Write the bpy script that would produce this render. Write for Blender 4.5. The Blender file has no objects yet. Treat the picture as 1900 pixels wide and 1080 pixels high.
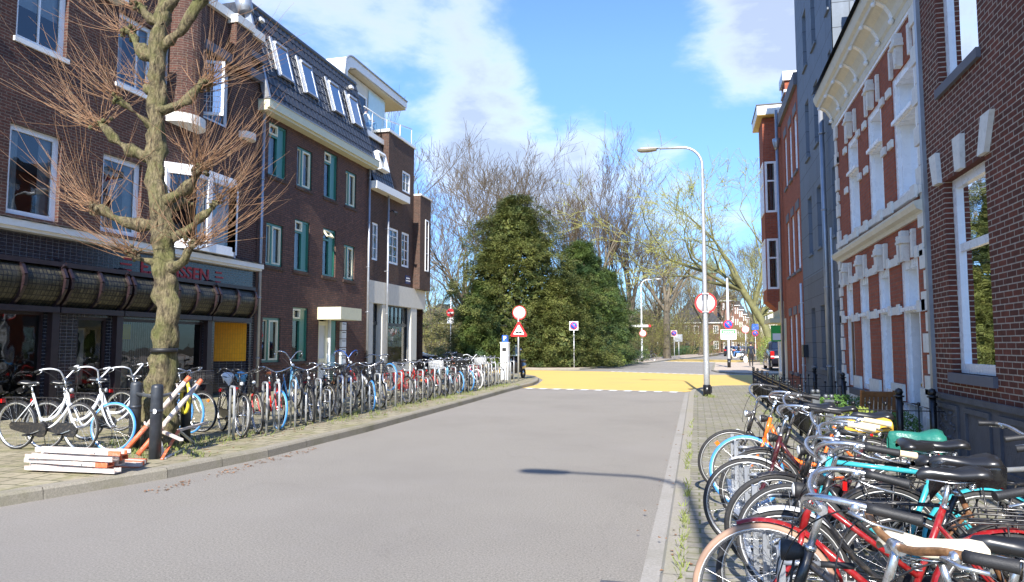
import bpy, bmesh, math, random
from mathutils import Vector, Matrix, noise
R = math.radians
S = bpy.context.scene
C = bpy.context.collection
# ------------------------------------------------------------------ camera
cam = bpy.data.objects.new('camera', bpy.data.cameras.new('camera')); C.objects.link(cam)
cam.data.lens = 36 * 1300 / 1900; cam.data.sensor_width = 36
cam.data.clip_start = 0.05; cam.data.clip_end = 3000
cam.location = (0, 0, 1.6)
cam.rotation_euler = (R(90 + 4.4425), 0, R(14.697))
S.camera = cam
# ------------------------------------------------------------------ light and sky
S.view_settings.view_transform = 'Standard'; S.view_settings.look = 'None'
S.view_settings.gamma = 1; S.view_settings.use_curve_mapping = False
S.view_settings.exposure = 1.12
SUN_EL, SUN_AZ = 36.0, -4.6          # light travels along +Y, a touch towards -X
sd = bpy.data.lights.new('sun', 'SUN'); sd.energy = 4.7; sd.angle = R(0.55); sd.color = (1, .945, .86)
sun = bpy.data.objects.new('sun', sd); C.objects.link(sun)
d = Vector((math.sin(R(SUN_AZ)) * math.cos(R(SUN_EL)), math.cos(R(SUN_AZ)) * math.cos(R(SUN_EL)), -math.sin(R(SUN_EL))))
sun.rotation_euler = d.to_track_quat('-Z', 'Y').to_euler()
W = bpy.data.worlds.new('World'); S.world = W; W.use_nodes = True
wn, wl = W.node_tree.nodes, W.node_tree.links; wn.clear()
def wnode(t, **k):
    n = wn.new(t)
    for a, b in k.items(): setattr(n, a, b)
    return n
sky = wnode('ShaderNodeTexSky', sky_type='NISHITA', sun_disc=False)
sky.sun_elevation = R(SUN_EL); sky.sun_rotation = R(180 + SUN_AZ); sky.air_density = 1.0; sky.dust_density = 0.25; sky.ozone_density = 2.2
tc = wnode('ShaderNodeTexCoord')
nrm = wnode('ShaderNodeVectorMath', operation='NORMALIZE'); wl.new(tc.outputs['Generated'], nrm.inputs[0])
sx = wnode('ShaderNodeSeparateXYZ'); wl.new(nrm.outputs[0], sx.inputs[0])
def wm(op, a, b=None, c=None, clamp=False):
    n = wnode('ShaderNodeMath', operation=op, use_clamp=clamp)
    for i, v in enumerate((a, b, c)):
        if v is None: continue
        if isinstance(v, (int, float)): n.inputs[i].default_value = v
        else: wl.new(v, n.inputs[i])
    return n.outputs[0]
# clouds lie on a layer overhead: direction / (height above the horizon)
zz = wm('ADD', wm('MAXIMUM', sx.outputs[2], 0.0), 0.22)
cx_ = wm('DIVIDE', sx.outputs[0], zz); cy_ = wm('DIVIDE', sx.outputs[1], zz)
cv = wnode('ShaderNodeCombineXYZ'); wl.new(cx_, cv.inputs[0]); wl.new(cy_, cv.inputs[1]); cv.inputs[2].default_value = 3.7
n1 = wnode('ShaderNodeTexNoise'); n1.inputs['Scale'].default_value = 2.3; n1.inputs['Detail'].default_value = 8; n1.inputs['Roughness'].default_value = .6; n1.inputs['Distortion'].default_value = .25
wl.new(cv.outputs[0], n1.inputs['Vector'])
cov = n1.outputs['Fac']
# banks of cloud standing in given directions of the sky: (x, y, z, angular size, strength)
def lobe(x, y, z, size, k, src):
    v = Vector((x, y, z)).normalized()
    dp = wnode('ShaderNodeVectorMath', operation='DOT_PRODUCT'); wl.new(nrm.outputs[0], dp.inputs[0]); dp.inputs[1].default_value = v
    a = wm('SUBTRACT', 1.0, wm('DIVIDE', wm('SUBTRACT', 1.0, dp.outputs['Value']), 1 - math.cos(R(size))), clamp=True)
    return wm('MULTIPLY_ADD', a, k, src)
LOBES = []
LOBES = [(800, 60, 5, .10), (900, 120, 5.5, .17), (985, 165, 3.5, .13), (560, 10, 9, .14), (1450, 20, 9, .42), (1330, 60, 7, .1), (700, 120, 6, .1), (950, 300, 9, .22), (1050, 310, 7, .24),
         (1215, 290, 4, .2), (1100, 243, 3.0, .2), (860, 290, 6, .16), (1230, 360, 5, .1), (1330, 330, 6, .08), (300, -500, 26, .2), (1000, -900, 30, .14), (720, 200, 8, -.08), (1000, 60, 6, -.1), (1150, 110, 9, -.22), (1080, 190, 8, -.12), (1370, 180, 6, -.15)]
q_ = cam.rotation_euler.to_matrix()
for px_, py_, sz_, k_ in LOBES:
    v_ = q_ @ Vector(((px_ - 950) / 1300, -(py_ - 540) / 1300, -1)); cov = lobe(v_.x, v_.y, v_.z, sz_, k_, cov)
n2 = wnode('ShaderNodeTexNoise'); n2.inputs['Scale'].default_value = 3.4; n2.inputs['Detail'].default_value = 9; n2.inputs['Roughness'].default_value = .6; wl.new(cv.outputs[0], n2.inputs['Vector'])
cov = wm('MULTIPLY_ADD', n2.outputs['Fac'], .32, cov)
cl = wnode('ShaderNodeMapRange'); cl.interpolation_type = 'SMOOTHSTEP'; wl.new(cov, cl.inputs[0]); cl.inputs[1].default_value = .73; cl.inputs[2].default_value = 1.04
dk = wnode('ShaderNodeMapRange'); wl.new(cov, dk.inputs[0]); dk.inputs[1].default_value = .90; dk.inputs[2].default_value = 1.08
cc = wnode('ShaderNodeMix', data_type='RGBA'); wl.new(dk.outputs[0], cc.inputs[0])
cc.inputs[6].default_value = (3.5, 3.85, 4.4, 1); cc.inputs[7].default_value = (2.0, 2.3, 2.9, 1)
hz = wm('SUBTRACT', 1.0, wm('MULTIPLY', wm('MAXIMUM', sx.outputs[2], 0.0), 2.6), clamp=True)
sk1 = wnode('ShaderNodeMix', data_type='RGBA', blend_type='MULTIPLY'); sk1.inputs[0].default_value = 1; wl.new(sky.outputs[0], sk1.inputs[6]); tn = wnode('ShaderNodeMix', data_type='RGBA'); wl.new(hz, tn.inputs[0]); tn.inputs[6].default_value = (.60, .75, 1.0, 1); tn.inputs[7].default_value = (.27, .41, .60, 1); wl.new(tn.outputs[2], sk1.inputs[7])
fm = wnode('ShaderNodeMix', data_type='RGBA'); wl.new(wm('MULTIPLY', cl.outputs[0], .82), fm.inputs[0]); wl.new(sk1.outputs[2], fm.inputs[6]); wl.new(cc.outputs[2], fm.inputs[7])
bg = wnode('ShaderNodeBackground'); bg.inputs[1].default_value = .148; wl.new(fm.outputs[2], bg.inputs[0])
ow = wnode('ShaderNodeOutputWorld'); wl.new(bg.outputs[0], ow.inputs[0])
# ------------------------------------------------------------------ materials
MATS = {}
def nodes_of(name):
    m = bpy.data.materials.new(name); m.use_nodes = True; MATS[name] = m
    nt = m.node_tree; return m, nt.nodes, nt.links, nt.nodes['Principled BSDF']
def mx(n, l, a, b, fac, mode='MIX'):
    k = n.new('ShaderNodeMix'); k.data_type = 'RGBA'; k.blend_type = mode
    for sock, v in ((6, a), (7, b), (0, fac)):
        if isinstance(v, (int, float)): k.inputs[sock].default_value = v
        elif isinstance(v, tuple): k.inputs[sock].default_value = (*v[:3], 1)
        else: l.new(v, k.inputs[sock])
    return k.outputs[2]
def ramp(n, l, src, p0, p1, c0=0., c1=1.):
    r = n.new('ShaderNodeMapRange'); l.new(src, r.inputs[0]); r.inputs[1].default_value = p0; r.inputs[2].default_value = p1
    r.inputs[3].default_value = c0; r.inputs[4].default_value = c1; return r.outputs[0]
def nz(n, l, scale, detail=4, rough=.55, vec=None):
    t = n.new('ShaderNodeTexNoise'); t.inputs['Scale'].default_value = scale; t.inputs['Detail'].default_value = detail; t.inputs['Roughness'].default_value = rough
    if vec is None:
        g = n.new('ShaderNodeNewGeometry'); vec = g.outputs['Position']
    l.new(vec, t.inputs['Vector']); return t.outputs['Fac']
def bump(n, l, b, h, dist, strength=1.):
    k = n.new('ShaderNodeBump'); k.inputs['Distance'].default_value = dist; k.inputs['Strength'].default_value = strength
    l.new(h, k.inputs['Height']); l.new(k.outputs[0], b.inputs['Normal'])
def paint(name, col, rough=.5, metal=0., var=.12, vs=6., bd=0.0, bs=60., spec=.5, coat=0., dirt=None, dirt_amt=.35):
    """plain surface with slight uneven tone, optional dirt and relief"""
    m, n, l, b = nodes_of(name)
    a = nz(n, l, vs, 5)
    c = mx(n, l, tuple(x * (1 - var) for x in col), tuple(min(1, x * (1 + var)) for x in col), ramp(n, l, a, .3, .7))
    if dirt:
        c = mx(n, l, c, dirt, ramp(n, l, nz(n, l, vs * 2.7, 8, .7), .5, .75, 0, dirt_amt))
    l.new(c, b.inputs['Base Color'])
    b.inputs['Metallic'].default_value = metal
    l.new(ramp(n, l, a, .2, .8, max(.02, rough - .08), min(1, rough + .08)), b.inputs['Roughness'])
    b.inputs['Specular IOR Level'].default_value = spec
    if coat: b.inputs['Coat Weight'].default_value = coat; b.inputs['Coat Roughness'].default_value = .08
    if bd: bump(n, l, b, nz(n, l, bs, 4), bd)
    return m
def wallvec(n, l):
    """wall coordinates: along the wall, height"""
    g = n.new('ShaderNodeNewGeometry'); p = n.new('ShaderNodeSeparateXYZ'); q = n.new('ShaderNodeSeparateXYZ')
    l.new(g.outputs['Position'], p.inputs[0]); l.new(g.outputs['True Normal'], q.inputs[0])
    ab = n.new('ShaderNodeMath'); ab.operation = 'ABSOLUTE'; l.new(q.outputs[0], ab.inputs[0])
    gt = n.new('ShaderNodeMath'); gt.operation = 'GREATER_THAN'; l.new(ab.outputs[0], gt.inputs[0]); gt.inputs[1].default_value = .6
    k = n.new('ShaderNodeMix'); l.new(gt.outputs[0], k.inputs[0]); l.new(p.outputs[0], k.inputs[2]); l.new(p.outputs[1], k.inputs[3])
    c = n.new('ShaderNodeCombineXYZ'); l.new(k.outputs[0], c.inputs[0]); l.new(p.outputs[2], c.inputs[1])
    return c.outputs[0]
def bricks(name, c1, c2, mortar, bw=.22, bh=.066, ms=.009, flat=False, rough=.85, bd=.006, offset=.5, var=.5, stain=.25, spec=.3, third=None, moss=None, smooth=.1):
    m, n, l, b = nodes_of(name)
    if flat:
        g = n.new('ShaderNodeNewGeometry'); vec = g.outputs['Position']
    else: vec = wallvec(n, l)
    t = n.new('ShaderNodeTexBrick'); l.new(vec, t.inputs['Vector'])
    t.inputs['Scale'].default_value = 1; t.inputs['Brick Width'].default_value = bw; t.inputs['Row Height'].default_value = bh
    t.inputs['Mortar Size'].default_value = ms; t.inputs['Mortar Smooth'].default_value = smooth; t.offset = offset; t.inputs['Bias'].default_value = 0
    t.inputs['Color1'].default_value = (*c1, 1); t.inputs['Color2'].default_value = (*c2, 1); t.inputs['Mortar'].default_value = (*mortar, 1)
    c = t.outputs['Color']
    big = nz(n, l, .8, 5); small = nz(n, l, 14., 5, .7)
    hs = n.new('ShaderNodeHueSaturation'); l.new(c, hs.inputs['Color'])
    v1 = ramp(n, l, small, .3, .7, 1 - var * .5, 1 + var * .5); l.new(v1, hs.inputs['Value'])
    c = mx(n, l, hs.outputs[0], tuple(x * .55 for x in c1), ramp(n, l, big, .42, .72, 0, stain))
    if not flat:
        mp = n.new('ShaderNodeMapping'); mp.inputs['Scale'].default_value = (3.2, .35, 1); l.new(vec, mp.inputs['Vector'])
        c = mx(n, l, c, tuple(min(1, x * 1.5 + .03) for x in c1), ramp(n, l, nz(n, l, 1.3, 6, .65, mp.outputs[0]), .52, .72, 0, stain * .9)); c = mx(n, l, c, tuple(x * .4 for x in c2), ramp(n, l, nz(n, l, 2.1, 6, .65, mp.outputs[0]), .56, .76, 0, stain))
    if moss: c = mx(n, l, c, moss, ramp(n, l, nz(n, l, 1.7, 8, .65), .47, .62, 0, .55))
    l.new(c, b.inputs['Base Color']); b.inputs['Roughness'].default_value = rough; b.inputs['Specular IOR Level'].default_value = spec
    inv = n.new('ShaderNodeMath'); inv.operation = 'SUBTRACT'; inv.inputs[0].default_value = 1; l.new(t.outputs['Fac'], inv.inputs[1])
    ad = n.new('ShaderNodeMath'); ad.operation = 'MULTIPLY_ADD'; l.new(small, ad.inputs[0]); ad.inputs[1].default_value = .5; l.new(inv.outputs[0], ad.inputs[2])
    bump(n, l, b, ad.outputs[0], bd)
    return m
def glass(name, tint=(.75, .8, .8), base=.06, rough=.015):
    m, n, l, b = nodes_of(name); out = n['Material Output']; n.remove(b)
    fr = n.new('ShaderNodeFresnel'); fr.inputs[0].default_value = 1.5
    ad = n.new('ShaderNodeMath'); ad.operation = 'ADD'; ad.use_clamp = True; l.new(fr.outputs[0], ad.inputs[0]); ad.inputs[1].default_value = base
    tr = n.new('ShaderNodeBsdfTransparent'); tr.inputs[0].default_value = (*tint, 1)
    gl = n.new('ShaderNodeBsdfGlossy'); gl.inputs['Roughness'].default_value = rough; gl.inputs[0].default_value = (.95, .97, 1, 1)
    bm_ = n.new('ShaderNodeBump'); bm_.inputs['Distance'].default_value = .004; l.new(nz(n, l, 1.3, 2), bm_.inputs['Height']); l.new(bm_.outputs[0], gl.inputs['Normal'])
    k = n.new('ShaderNodeMixShader'); l.new(ad.outputs[0], k.inputs[0]); l.new(tr.outputs[0], k.inputs[1]); l.new(gl.outputs[0], k.inputs[2])
    l.new(k.outputs[0], out.inputs[0]); return m
# ------------------------------------------------------------------ mesh builder
class MB:
    def __init__(s, M=None): s.v = []; s.f = []; s.mi = []; s.cur = 0; s.M = M; s.sm = []; s.smooth = False
    def P(s, p):
        p = Vector(p)
        if s.M is not None: p = s.M @ p
        s.v.append(p); return len(s.v) - 1
    def F(s, ids): s.f.append(tuple(ids)); s.mi.append(s.cur); s.sm.append(s.smooth)
    def quad(s, *p): s.F([s.P(q) for q in p]); return s
    def box(s, x0, x1, y0, y1, z0, z1):
        i = [s.P(p) for p in ((x0, y0, z0), (x1, y0, z0), (x1, y1, z0), (x0, y1, z0), (x0, y0, z1), (x1, y0, z1), (x1, y1, z1), (x0, y1, z1))]
        for q in ((3, 2, 1, 0), (4, 5, 6, 7), (0, 1, 5, 4), (1, 2, 6, 5), (2, 3, 7, 6), (3, 0, 4, 7)): s.F([i[k] for k in q])
        return s
    def bar(s, a, b, w, h=None, up=(0, 0, 1)):
        """box of section w x h from a to b"""
        a, b = Vector(a), Vector(b); h = h or w; t = (b - a).normalized(); u = Vector(up)
        if abs(t.dot(u)) > .99: u = Vector((0, 1, 0))
        sx = t.cross(u).normalized() * w / 2; sy = sx.cross(t).normalized() * h / 2
        i = [s.P(p + e * sx + g * sy) for p in (a, b) for e, g in ((-1, -1), (1, -1), (1, 1), (-1, 1))]
        for q in ((0, 1, 2, 3), (7, 6, 5, 4), (0, 4, 5, 1), (1, 5, 6, 2), (2, 6, 7, 3), (3, 7, 4, 0)): s.F([i[k] for k in q])
        return s
    def tube(s, pts, r, n=8, closed=False, cap=True):
        pts = [Vector(p) for p in pts]; m = len(pts)
        rr = r if isinstance(r, (list, tuple)) else [r] * m
        old = s.smooth; s.smooth = True; rings = []; u = None
        for k in range(m):
            if closed: t = pts[(k + 1) % m] - pts[k - 1]
            else: t = pts[min(k + 1, m - 1)] - pts[max(k - 1, 0)]
            t = t.normalized() if t.length > 1e-9 else Vector((0, 0, 1))
            if u is None:
                u = Vector((0, 0, 1)) if abs(t.z) < .9 else Vector((1, 0, 0))
            u = (u - t * u.dot(t)); u = u.normalized() if u.length > 1e-6 else t.orthogonal().normalized()
            w = t.cross(u)
            rings.append([s.P(pts[k] + (u * math.cos(a) + w * math.sin(a)) * rr[k]) for a in (2 * math.pi * j / n for j in range(n))])
        for k in range(m if closed else m - 1):
            A, B = rings[k], rings[(k + 1) % m]
            for j in range(n): s.F((A[j], A[(j + 1) % n], B[(j + 1) % n], B[j]))
        s.smooth = old
        if cap and not closed: s.F(rings[0][::-1]); s.F(rings[-1])
        return s
    def cyl(s, a, b, r, n=12): return s.tube([a, b], r, n)
    def lathe(s, prof, o=(0, 0, 0), axis='z', n=16, smooth=True):
        """prof: list of (radius, height)"""
        o = Vector(o); old = s.smooth; s.smooth = smooth; rings = []
        for r, h in prof:
            g = []
            for j in range(n):
                a = 2 * math.pi * j / n; c, q = r * math.cos(a), r * math.sin(a)
                p = (c, q, h) if axis == 'z' else ((h, c, q) if axis == 'x' else (q, h, c))
                g.append(s.P(o + Vector(p)))
            rings.append(g)
        for A, B in zip(rings, rings[1:]):
            for j in range(n): s.F((A[j], A[(j + 1) % n], B[(j + 1) % n], B[j]))
        s.smooth = old
        if prof[0][0] > 1e-4: s.F(rings[0][::-1])
        if prof[-1][0] > 1e-4: s.F(rings[-1])
        return s
    def ball(s, o, r, n=8, sz=1.):
        m = max(4, n // 2)
        return s.lathe([(r * math.sin(math.pi * k / m) + 1e-5, -r * sz * math.cos(math.pi * k / m)) for k in range(m + 1)], o, 'z', n)
    def prism(s, poly, fn, a, b, smooth=False):
        """poly in 2-D, fn(p, q, w) maps to 3-D, from w=a to w=b"""
        A = [s.P(fn(p, q, a)) for p, q in poly]; B = [s.P(fn(p, q, b)) for p, q in poly]; n = len(poly)
        s.F(A[::-1]); s.F(B); old = s.smooth; s.smooth = smooth
        for k in range(n): s.F((A[k], A[(k + 1) % n], B[(k + 1) % n], B[k]))
        s.smooth = old; return s
    def grid(s, rows, smooth=True, mat=None):
        old = s.smooth; s.smooth = smooth
        ids = [[s.P(p) for p in r] for r in rows]
        for A, B in zip(ids, ids[1:]):
            for j in range(len(A) - 1): s.F((A[j], A[j + 1], B[j + 1], B[j]))
        s.smooth = old; return s
    def mesh(s, name, off=None):
        me = bpy.data.meshes.new(name); off = off or Vector((0, 0, 0))
        me.from_pydata([tuple(v - off) for v in s.v], [], s.f)
        me.polygons.foreach_set('use_smooth', s.sm); me.polygons.foreach_set('material_index', s.mi)
        me.update(); return me
def worldpos(o):
    p = Vector((0, 0, 0))
    while o: p = p + o.location; o = o.parent
    return p
def obj(name, mb, mat, parent=None, local=False):
    """ONE mesh object. Points are world points unless local."""
    off = worldpos(parent) if (parent and not local) else None
    me = mb.mesh(name, off)
    for m in (mat if isinstance(mat, (list, tuple)) else [mat]): me.materials.append(MATS[m] if isinstance(m, str) else m)
    o = bpy.data.objects.new(name, me); C.objects.link(o)
    if parent: o.parent = parent
    return o
def thing(name, label, cat, loc=(0, 0, 0), rz=0, group=None):
    o = bpy.data.objects.new(name, None); C.objects.link(o); o.empty_display_size = .2
    o.location = loc; o.rotation_euler = (0, 0, rz); o['label'] = label; o['category'] = cat
    if group: o['group'] = group
    return o
def tag(o, label, cat, group=None, kind=None):
    o['label'] = label; o['category'] = cat
    if group: o['group'] = group
    if kind: o['kind'] = kind
    return o
def struct(name, mb, mat): 
    o = obj(name, mb, mat); o['kind'] = 'structure'; o['label'] = name.replace('_', ' '); return o
def dup(root, loc, rz, label=None, group=None, mats=None, scale=None):
    """copy of a thing with its parts and sub-parts; mats renames materials on the copies"""
    def cp(o, par):
        c = o.copy(); C.objects.link(c); c.parent = par
        if mats and o.type == 'MESH':
            for i, sl in enumerate(o.material_slots):
                if sl.material and sl.material.name in mats:
                    c.material_slots[i].link = 'OBJECT'; c.material_slots[i].material = MATS[mats[sl.material.name]]
        for ch in o.children: cp(ch, c)
        return c
    r = cp(root, None); r.location = loc; r.rotation_euler = (0, 0, rz)
    if label: r['label'] = label
    if group: r['group'] = group
    if scale: r.scale = (scale,) * 3
    return r
def text(body, size, M, mat, parent, name='lettering', depth=.004, bold=0., align='CENTER', sx=1.):
    """raised letters; M maps letter plane (x right, y up) to world"""
    cu = bpy.data.curves.new(name, 'FONT'); cu.body = body; cu.size = size; cu.extrude = depth; cu.offset = bold; cu.align_x = align; cu.align_y = 'CENTER'
    o = bpy.data.objects.new(name, cu); C.objects.link(o); bpy.context.view_layer.update()
    me = bpy.data.meshes.new_from_object(o.evaluated_get(bpy.context.evaluated_depsgraph_get()))
    bpy.data.objects.remove(o); bpy.data.curves.remove(cu)
    me.transform(Matrix.Diagonal((sx, 1, 1, 1))); me.transform(M)
    if parent: me.transform(Matrix.Translation(-worldpos(parent)))
    me.materials.clear(); me.materials.append(MATS[mat]); me.name = name
    q = bpy.data.objects.new(name, me); C.objects.link(q); q.parent = parent; return q
def frameM(o, x, y):
    x = Vector(x).normalized(); y = Vector(y).normalized(); z = x.cross(y)
    return Matrix(((x.x, y.x, z.x, o[0]), (x.y, y.y, z.y, o[1]), (x.z, y.z, z.z, o[2]), (0, 0, 0, 1)))
def arc(cx, cy, r, a0, a1, n): return [(cx + r * math.cos(R(a0 + (a1 - a0) * i / n)), cy + r * math.sin(R(a0 + (a1 - a0) * i / n))) for i in range(n + 1)]
# ------------------------------------------------------------------ material library
paint('asphalt', (.2, .18, .165), .9, var=.0)
m, n, l, b = nodes_of('asphalt')
c = mx(n, l, (.132, .122, .106), (.385, .355, .31), ramp(n, l, nz(n, l, 60, 5, .85), .34, .66))
c = mx(n, l, c, (.16, .145, .132), ramp(n, l, nz(n, l, .45, 6, .6), .45, .75, 0, .35))
c = mx(n, l, c, (.27, .25, .23), ramp(n, l, nz(n, l, 2.2, 6, .6), .5, .8, 0, .3))
vo = n.new('ShaderNodeTexVoronoi'); vo.feature = 'DISTANCE_TO_EDGE'; vo.inputs['Scale'].default_value = .33
g = n.new('ShaderNodeNewGeometry'); dn = n.new('ShaderNodeTexNoise'); dn.inputs['Scale'].default_value = 1.6; dn.inputs['Detail'].default_value = 5; l.new(g.outputs['Position'], dn.inputs['Vector'])
va = n.new('ShaderNodeVectorMath'); va.operation = 'MULTIPLY_ADD'; l.new(dn.outputs['Color'], va.inputs[0]); va.inputs[1].default_value = (1.1, 1.1, 0); l.new(g.outputs['Position'], va.inputs[2]); l.new(va.outputs[0], vo.inputs['Vector'])
c = mx(n, l, c, (.10, .09, .082), ramp(n, l, vo.outputs['Distance'], .0, .006, .10, 0))
c = mx(n, l, c, (.30, .275, .25), ramp(n, l, nz(n, l, .16, 2), .5, .6, 0, .25))
l.new(c, b.inputs['Base Color']); b.inputs['Roughness'].default_value = .85; b.inputs['Specular IOR Level'].default_value = .3
bump(n, l, b, nz(n, l, 70, 4, .85), .008)
def speck(name, ca, cb, sc=70, blot=None, bamt=.4, bd=.004, rough=.9, bsc=1.2):
    m, n, l, b = nodes_of(name)
    c = mx(n, l, ca, cb, ramp(n, l, nz(n, l, sc, 4, .7), .3, .7))
    if blot: c = mx(n, l, c, blot, ramp(n, l, nz(n, l, bsc, 8, .65), .48, .68, 0, bamt))
    l.new(c, b.inputs['Base Color']); b.inputs['Roughness'].default_value = rough; b.inputs['Specular IOR Level'].default_value = .3
    bump(n, l, b, nz(n, l, sc * .8, 5, .7), bd); return m
speck('kerb', (.2, .18, .14), (.34, .31, .25), 60, (.17, .16, .08), .6)
speck('kerb_right', (.24, .22, .18), (.36, .33, .28), 60, (.27, .26, .14), .45)
speck('gutter_concrete', (.25, .235, .21), (.36, .34, .31), 50, (.2, .19, .15), .4)
speck('yellow_paint', (.54, .37, .105), (.63, .445, .135), 60, (.48, .33, .13), .5, bsc=.4)
speck('white_paint', (.62, .62, .6), (.82, .82, .8), 40, (.4, .39, .37), .4, bsc=7)
speck('grass', (.06, .09, .02), (.15, .19, .045), 30, (.17, .14, .06), .6, bd=.03)
speck('soil', (.06, .045, .03), (.16, .12, .08), 18, (.1, .13, .04), .6, bd=.03)
speck('pavement_far', (.42, .34, .26), (.52, .43, .34), 12, (.32, .27, .2), .4)
bricks('paving_left', (.27, .235, .16), (.34, .30, .21), (.10, .10, .05), .3, .3, .012, flat=True, bd=.004, var=.5, moss=(.19, .19, .07))
bricks('paving_right', (.215, .195, .155), (.30, .28, .24), (.11, .12, .05), .3, .15, .010, flat=True, bd=.004, var=.5, moss=(.22, .21, .12))
bricks('brick_dark', (.105, .042, .03), (.062, .03, .026), (.14, .11, .09), var=.7)
bricks('brick_mid', (.175, .082, .058), (.105, .055, .046), (.07, .055, .048), .22, .07, .013, var=.6)
bricks('brick_brown', (.10, .05, .035), (.062, .036, .028), (.10, .085, .07), var=.6)
bricks('brick_red', (.37, .10, .05), (.29, .076, .042), (.2, .13, .1), ms=.006, var=.35, bd=.004)
bricks('brick_house', (.16, .045, .026), (.095, .032, .022), (.42, .36, .29), .22, .068, .007, var=.5)
bricks('brick_far', (.2, .09, .06), (.14, .07, .05), (.2, .16, .13), .6, .2, .02)
bricks('tile_black', (.012, .013, .02), (.018, .02, .03), (.15, .15, .16), .15, .075, .004, rough=.15, bd=.002, spec=.6, offset=0, var=.3, stain=0)
bricks('tile_yellow', (.78, .36, .012), (.72, .32, .01), (.5, .25, .02), .05, .15, .004, rough=.3, bd=.002, offset=0, var=.2, stain=0)
bricks('panel_slate', (.14, .17, .21), (.125, .152, .19), (.03, .035, .045), 1.2, .6, .008, rough=.6, bd=.004, var=.15, offset=.5)
bricks('stucco_grey', (.14, .148, .16), (.15, .158, .17), (.06, .062, .068), 1.1, .42, .008, rough=.75, bd=.003, var=.15)
paint('slate_tile', (.03, .031, .036), .38, var=.35, vs=7, bd=.002, spec=.6, dirt=(.16, .17, .17), dirt_amt=.35)
paint('white_trim', (.78, .77, .73), .4, var=.04, dirt=(.5, .48, .42), dirt_amt=.25)
paint('white_gloss', (.82, .83, .84), .28, var=.03)
paint('cream_trim', (.62, .60, .42), .5, var=.06, dirt=(.35, .33, .22), dirt_amt=.3)
paint('cream_bright', (.74, .70, .50), .4, var=.04)
paint('render_pale', (.62, .59, .51), .8, var=.06, bd=.002, dirt=(.36, .34, .3), dirt_amt=.3)
paint('stone_white', (.74, .72, .66), .6, var=.08, bd=.003, bs=25, dirt=(.4, .38, .32), dirt_amt=.5)
paint('cornice_cream', (.66, .62, .50), .5, var=.07, dirt=(.42, .38, .28), dirt_amt=.35)
paint('green_frame', (.022, .155, .105), .35, var=.1, coat=.3)
paint('dark_frame', (.018, .02, .026), .35, var=.2)
paint('brown_frame', (.022, .012, .014), .4, var=.3)
paint('grey_lintel', (.13, .13, .15), .7, var=.12)
paint('plinth_dark', (.09, .09, .10), .7, var=.2, bd=.006, bs=30)
paint('zinc', (.36, .38, .41), .4, .6, var=.12, vs=4)
paint('white_metal', (.74, .76, .78), .4, var=.06)
paint('galvanised', (.52, .54, .56), .42, .55, var=.18, vs=25)
paint('black_iron', (.012, .012, .014), .3, .2, var=.3, spec=.6)
paint('door_dark', (.02, .028, .034), .3, var=.2)
paint('wood_door', (.20, .10, .05), .4, var=.25, vs=9)
paint('teak', (.24, .10, .035), .5, var=.3, vs=14)
paint('soffit_pale', (.52, .46, .33), .6, var=.06)
paint('soffit_wood', (.62, .47, .17), .5, var=.1)
paint('brass', (.55, .36, .12), .25, .9)
paint('blind', (.62, .64, .65), .7, var=.04)
paint('curtain', (.42, .44, .44), .8, var=.15, vs=9)
paint('interior', (.06, .058, .055), .9)
paint('poster_paper', (.6, .62, .62), .6)
paint('sign_red', (.62, .018, .022), .4, var=.05)
paint('sign_blue', (.02, .10, .52), .4, var=.05)
paint('sign_white', (.8, .8, .79), .4, var=.04)
paint('sign_green', (.03, .38, .06), .4, var=.08)
paint('sign_black', (.01, .01, .01), .5)
paint('letter_red', (.42, .012, .02), .5)
paint('sign_navy', (.012, .02, .09), .4)
glass('glass'); glass('glass_shop', (.6, .63, .63), .02); glass('glass_sky', (.35, .4, .45), .32, .02); glass('glass_clear', (.82, .9, .9), .04)
# ================================================================== THE GROUND
def flat(poly, z): 
    m = MB(); m.F([m.P((x, y, z)) for x, y in poly]); return m
struct('ground', flat([(-500, -60), (500, -60), (500, 900), (-500, 900)], -.03), 'soil')
m = MB()
road_poly = [(-13, -40), (-.2, -40), (-.2, 24.5), (1.2, 27.5), (30, 27.5), (40, 42), (3.2, 41), (1.2, 43), (.9, 47), (2.6, 66), (7, 100), (30, 380), (22, 380), (2.8, 110), (-2.6, 78), (-5.2, 56), (-7.4, 45.3), (-10.6, 45), (-80, 49), (-80, 36), (-30, 36), (-13, 35)]
m.F([m.P((x, y, 0)) for x, y in road_poly])
struct('road', m, 'asphalt')
# raised yellow junction tables with white block edging
yel = [(-6.35, 25.7), (-.4, 24.95), (1.0, 28.6), (2.0, 29.7), (30, 29.4), (34, 41.2), (3.2, 40.2), (.6, 40.0), (-5.1, 43.2), (-10.6, 44.6), (-60, 47), (-60, 41), (-13, 39.7), (-9.8, 39), (-8.3, 36.3), (-6.9, 32), (-6.3, 28)]
m = MB(); m.F([m.P((x, y, .006)) for x, y in yel]); struct('yellow_crossing', m, 'yellow_paint')
m = flat([(-3.2, 71.5), (3.3, 69.0), (6.5, 80.5), (-2.0, 84)], .006); struct('far_yellow_crossing', m, 'yellow_paint')
def dashed(m, a, b, w, n, z=.011, tooth=.45, back=.10):
    a, b = Vector((*a, z)), Vector((*b, z)); t = (b - a) / n; u = t.normalized(); q = Vector((-u.y, u.x, 0))
    m.quad(a, b, b + q * back, a + q * back)
    for k in range(n):
        p = a + t * (k + .25); e = p + t * .5
        m.quad(p - q * tooth, e - q * tooth, e, p)
m = MB(); dashed(m, (-6.25, 25.75), (-.5, 24.9), .3, 11, tooth=.42)
dashed(m, (-5.15, 43.45), (.45, 40.1), .3, 12, tooth=.18, back=.2)
dashed(m, (-3.2, 71.3), (3.4, 68.6), .3, 12, tooth=1.3, back=.35)
struct('crossing_markings', m, 'white_paint')
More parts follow.
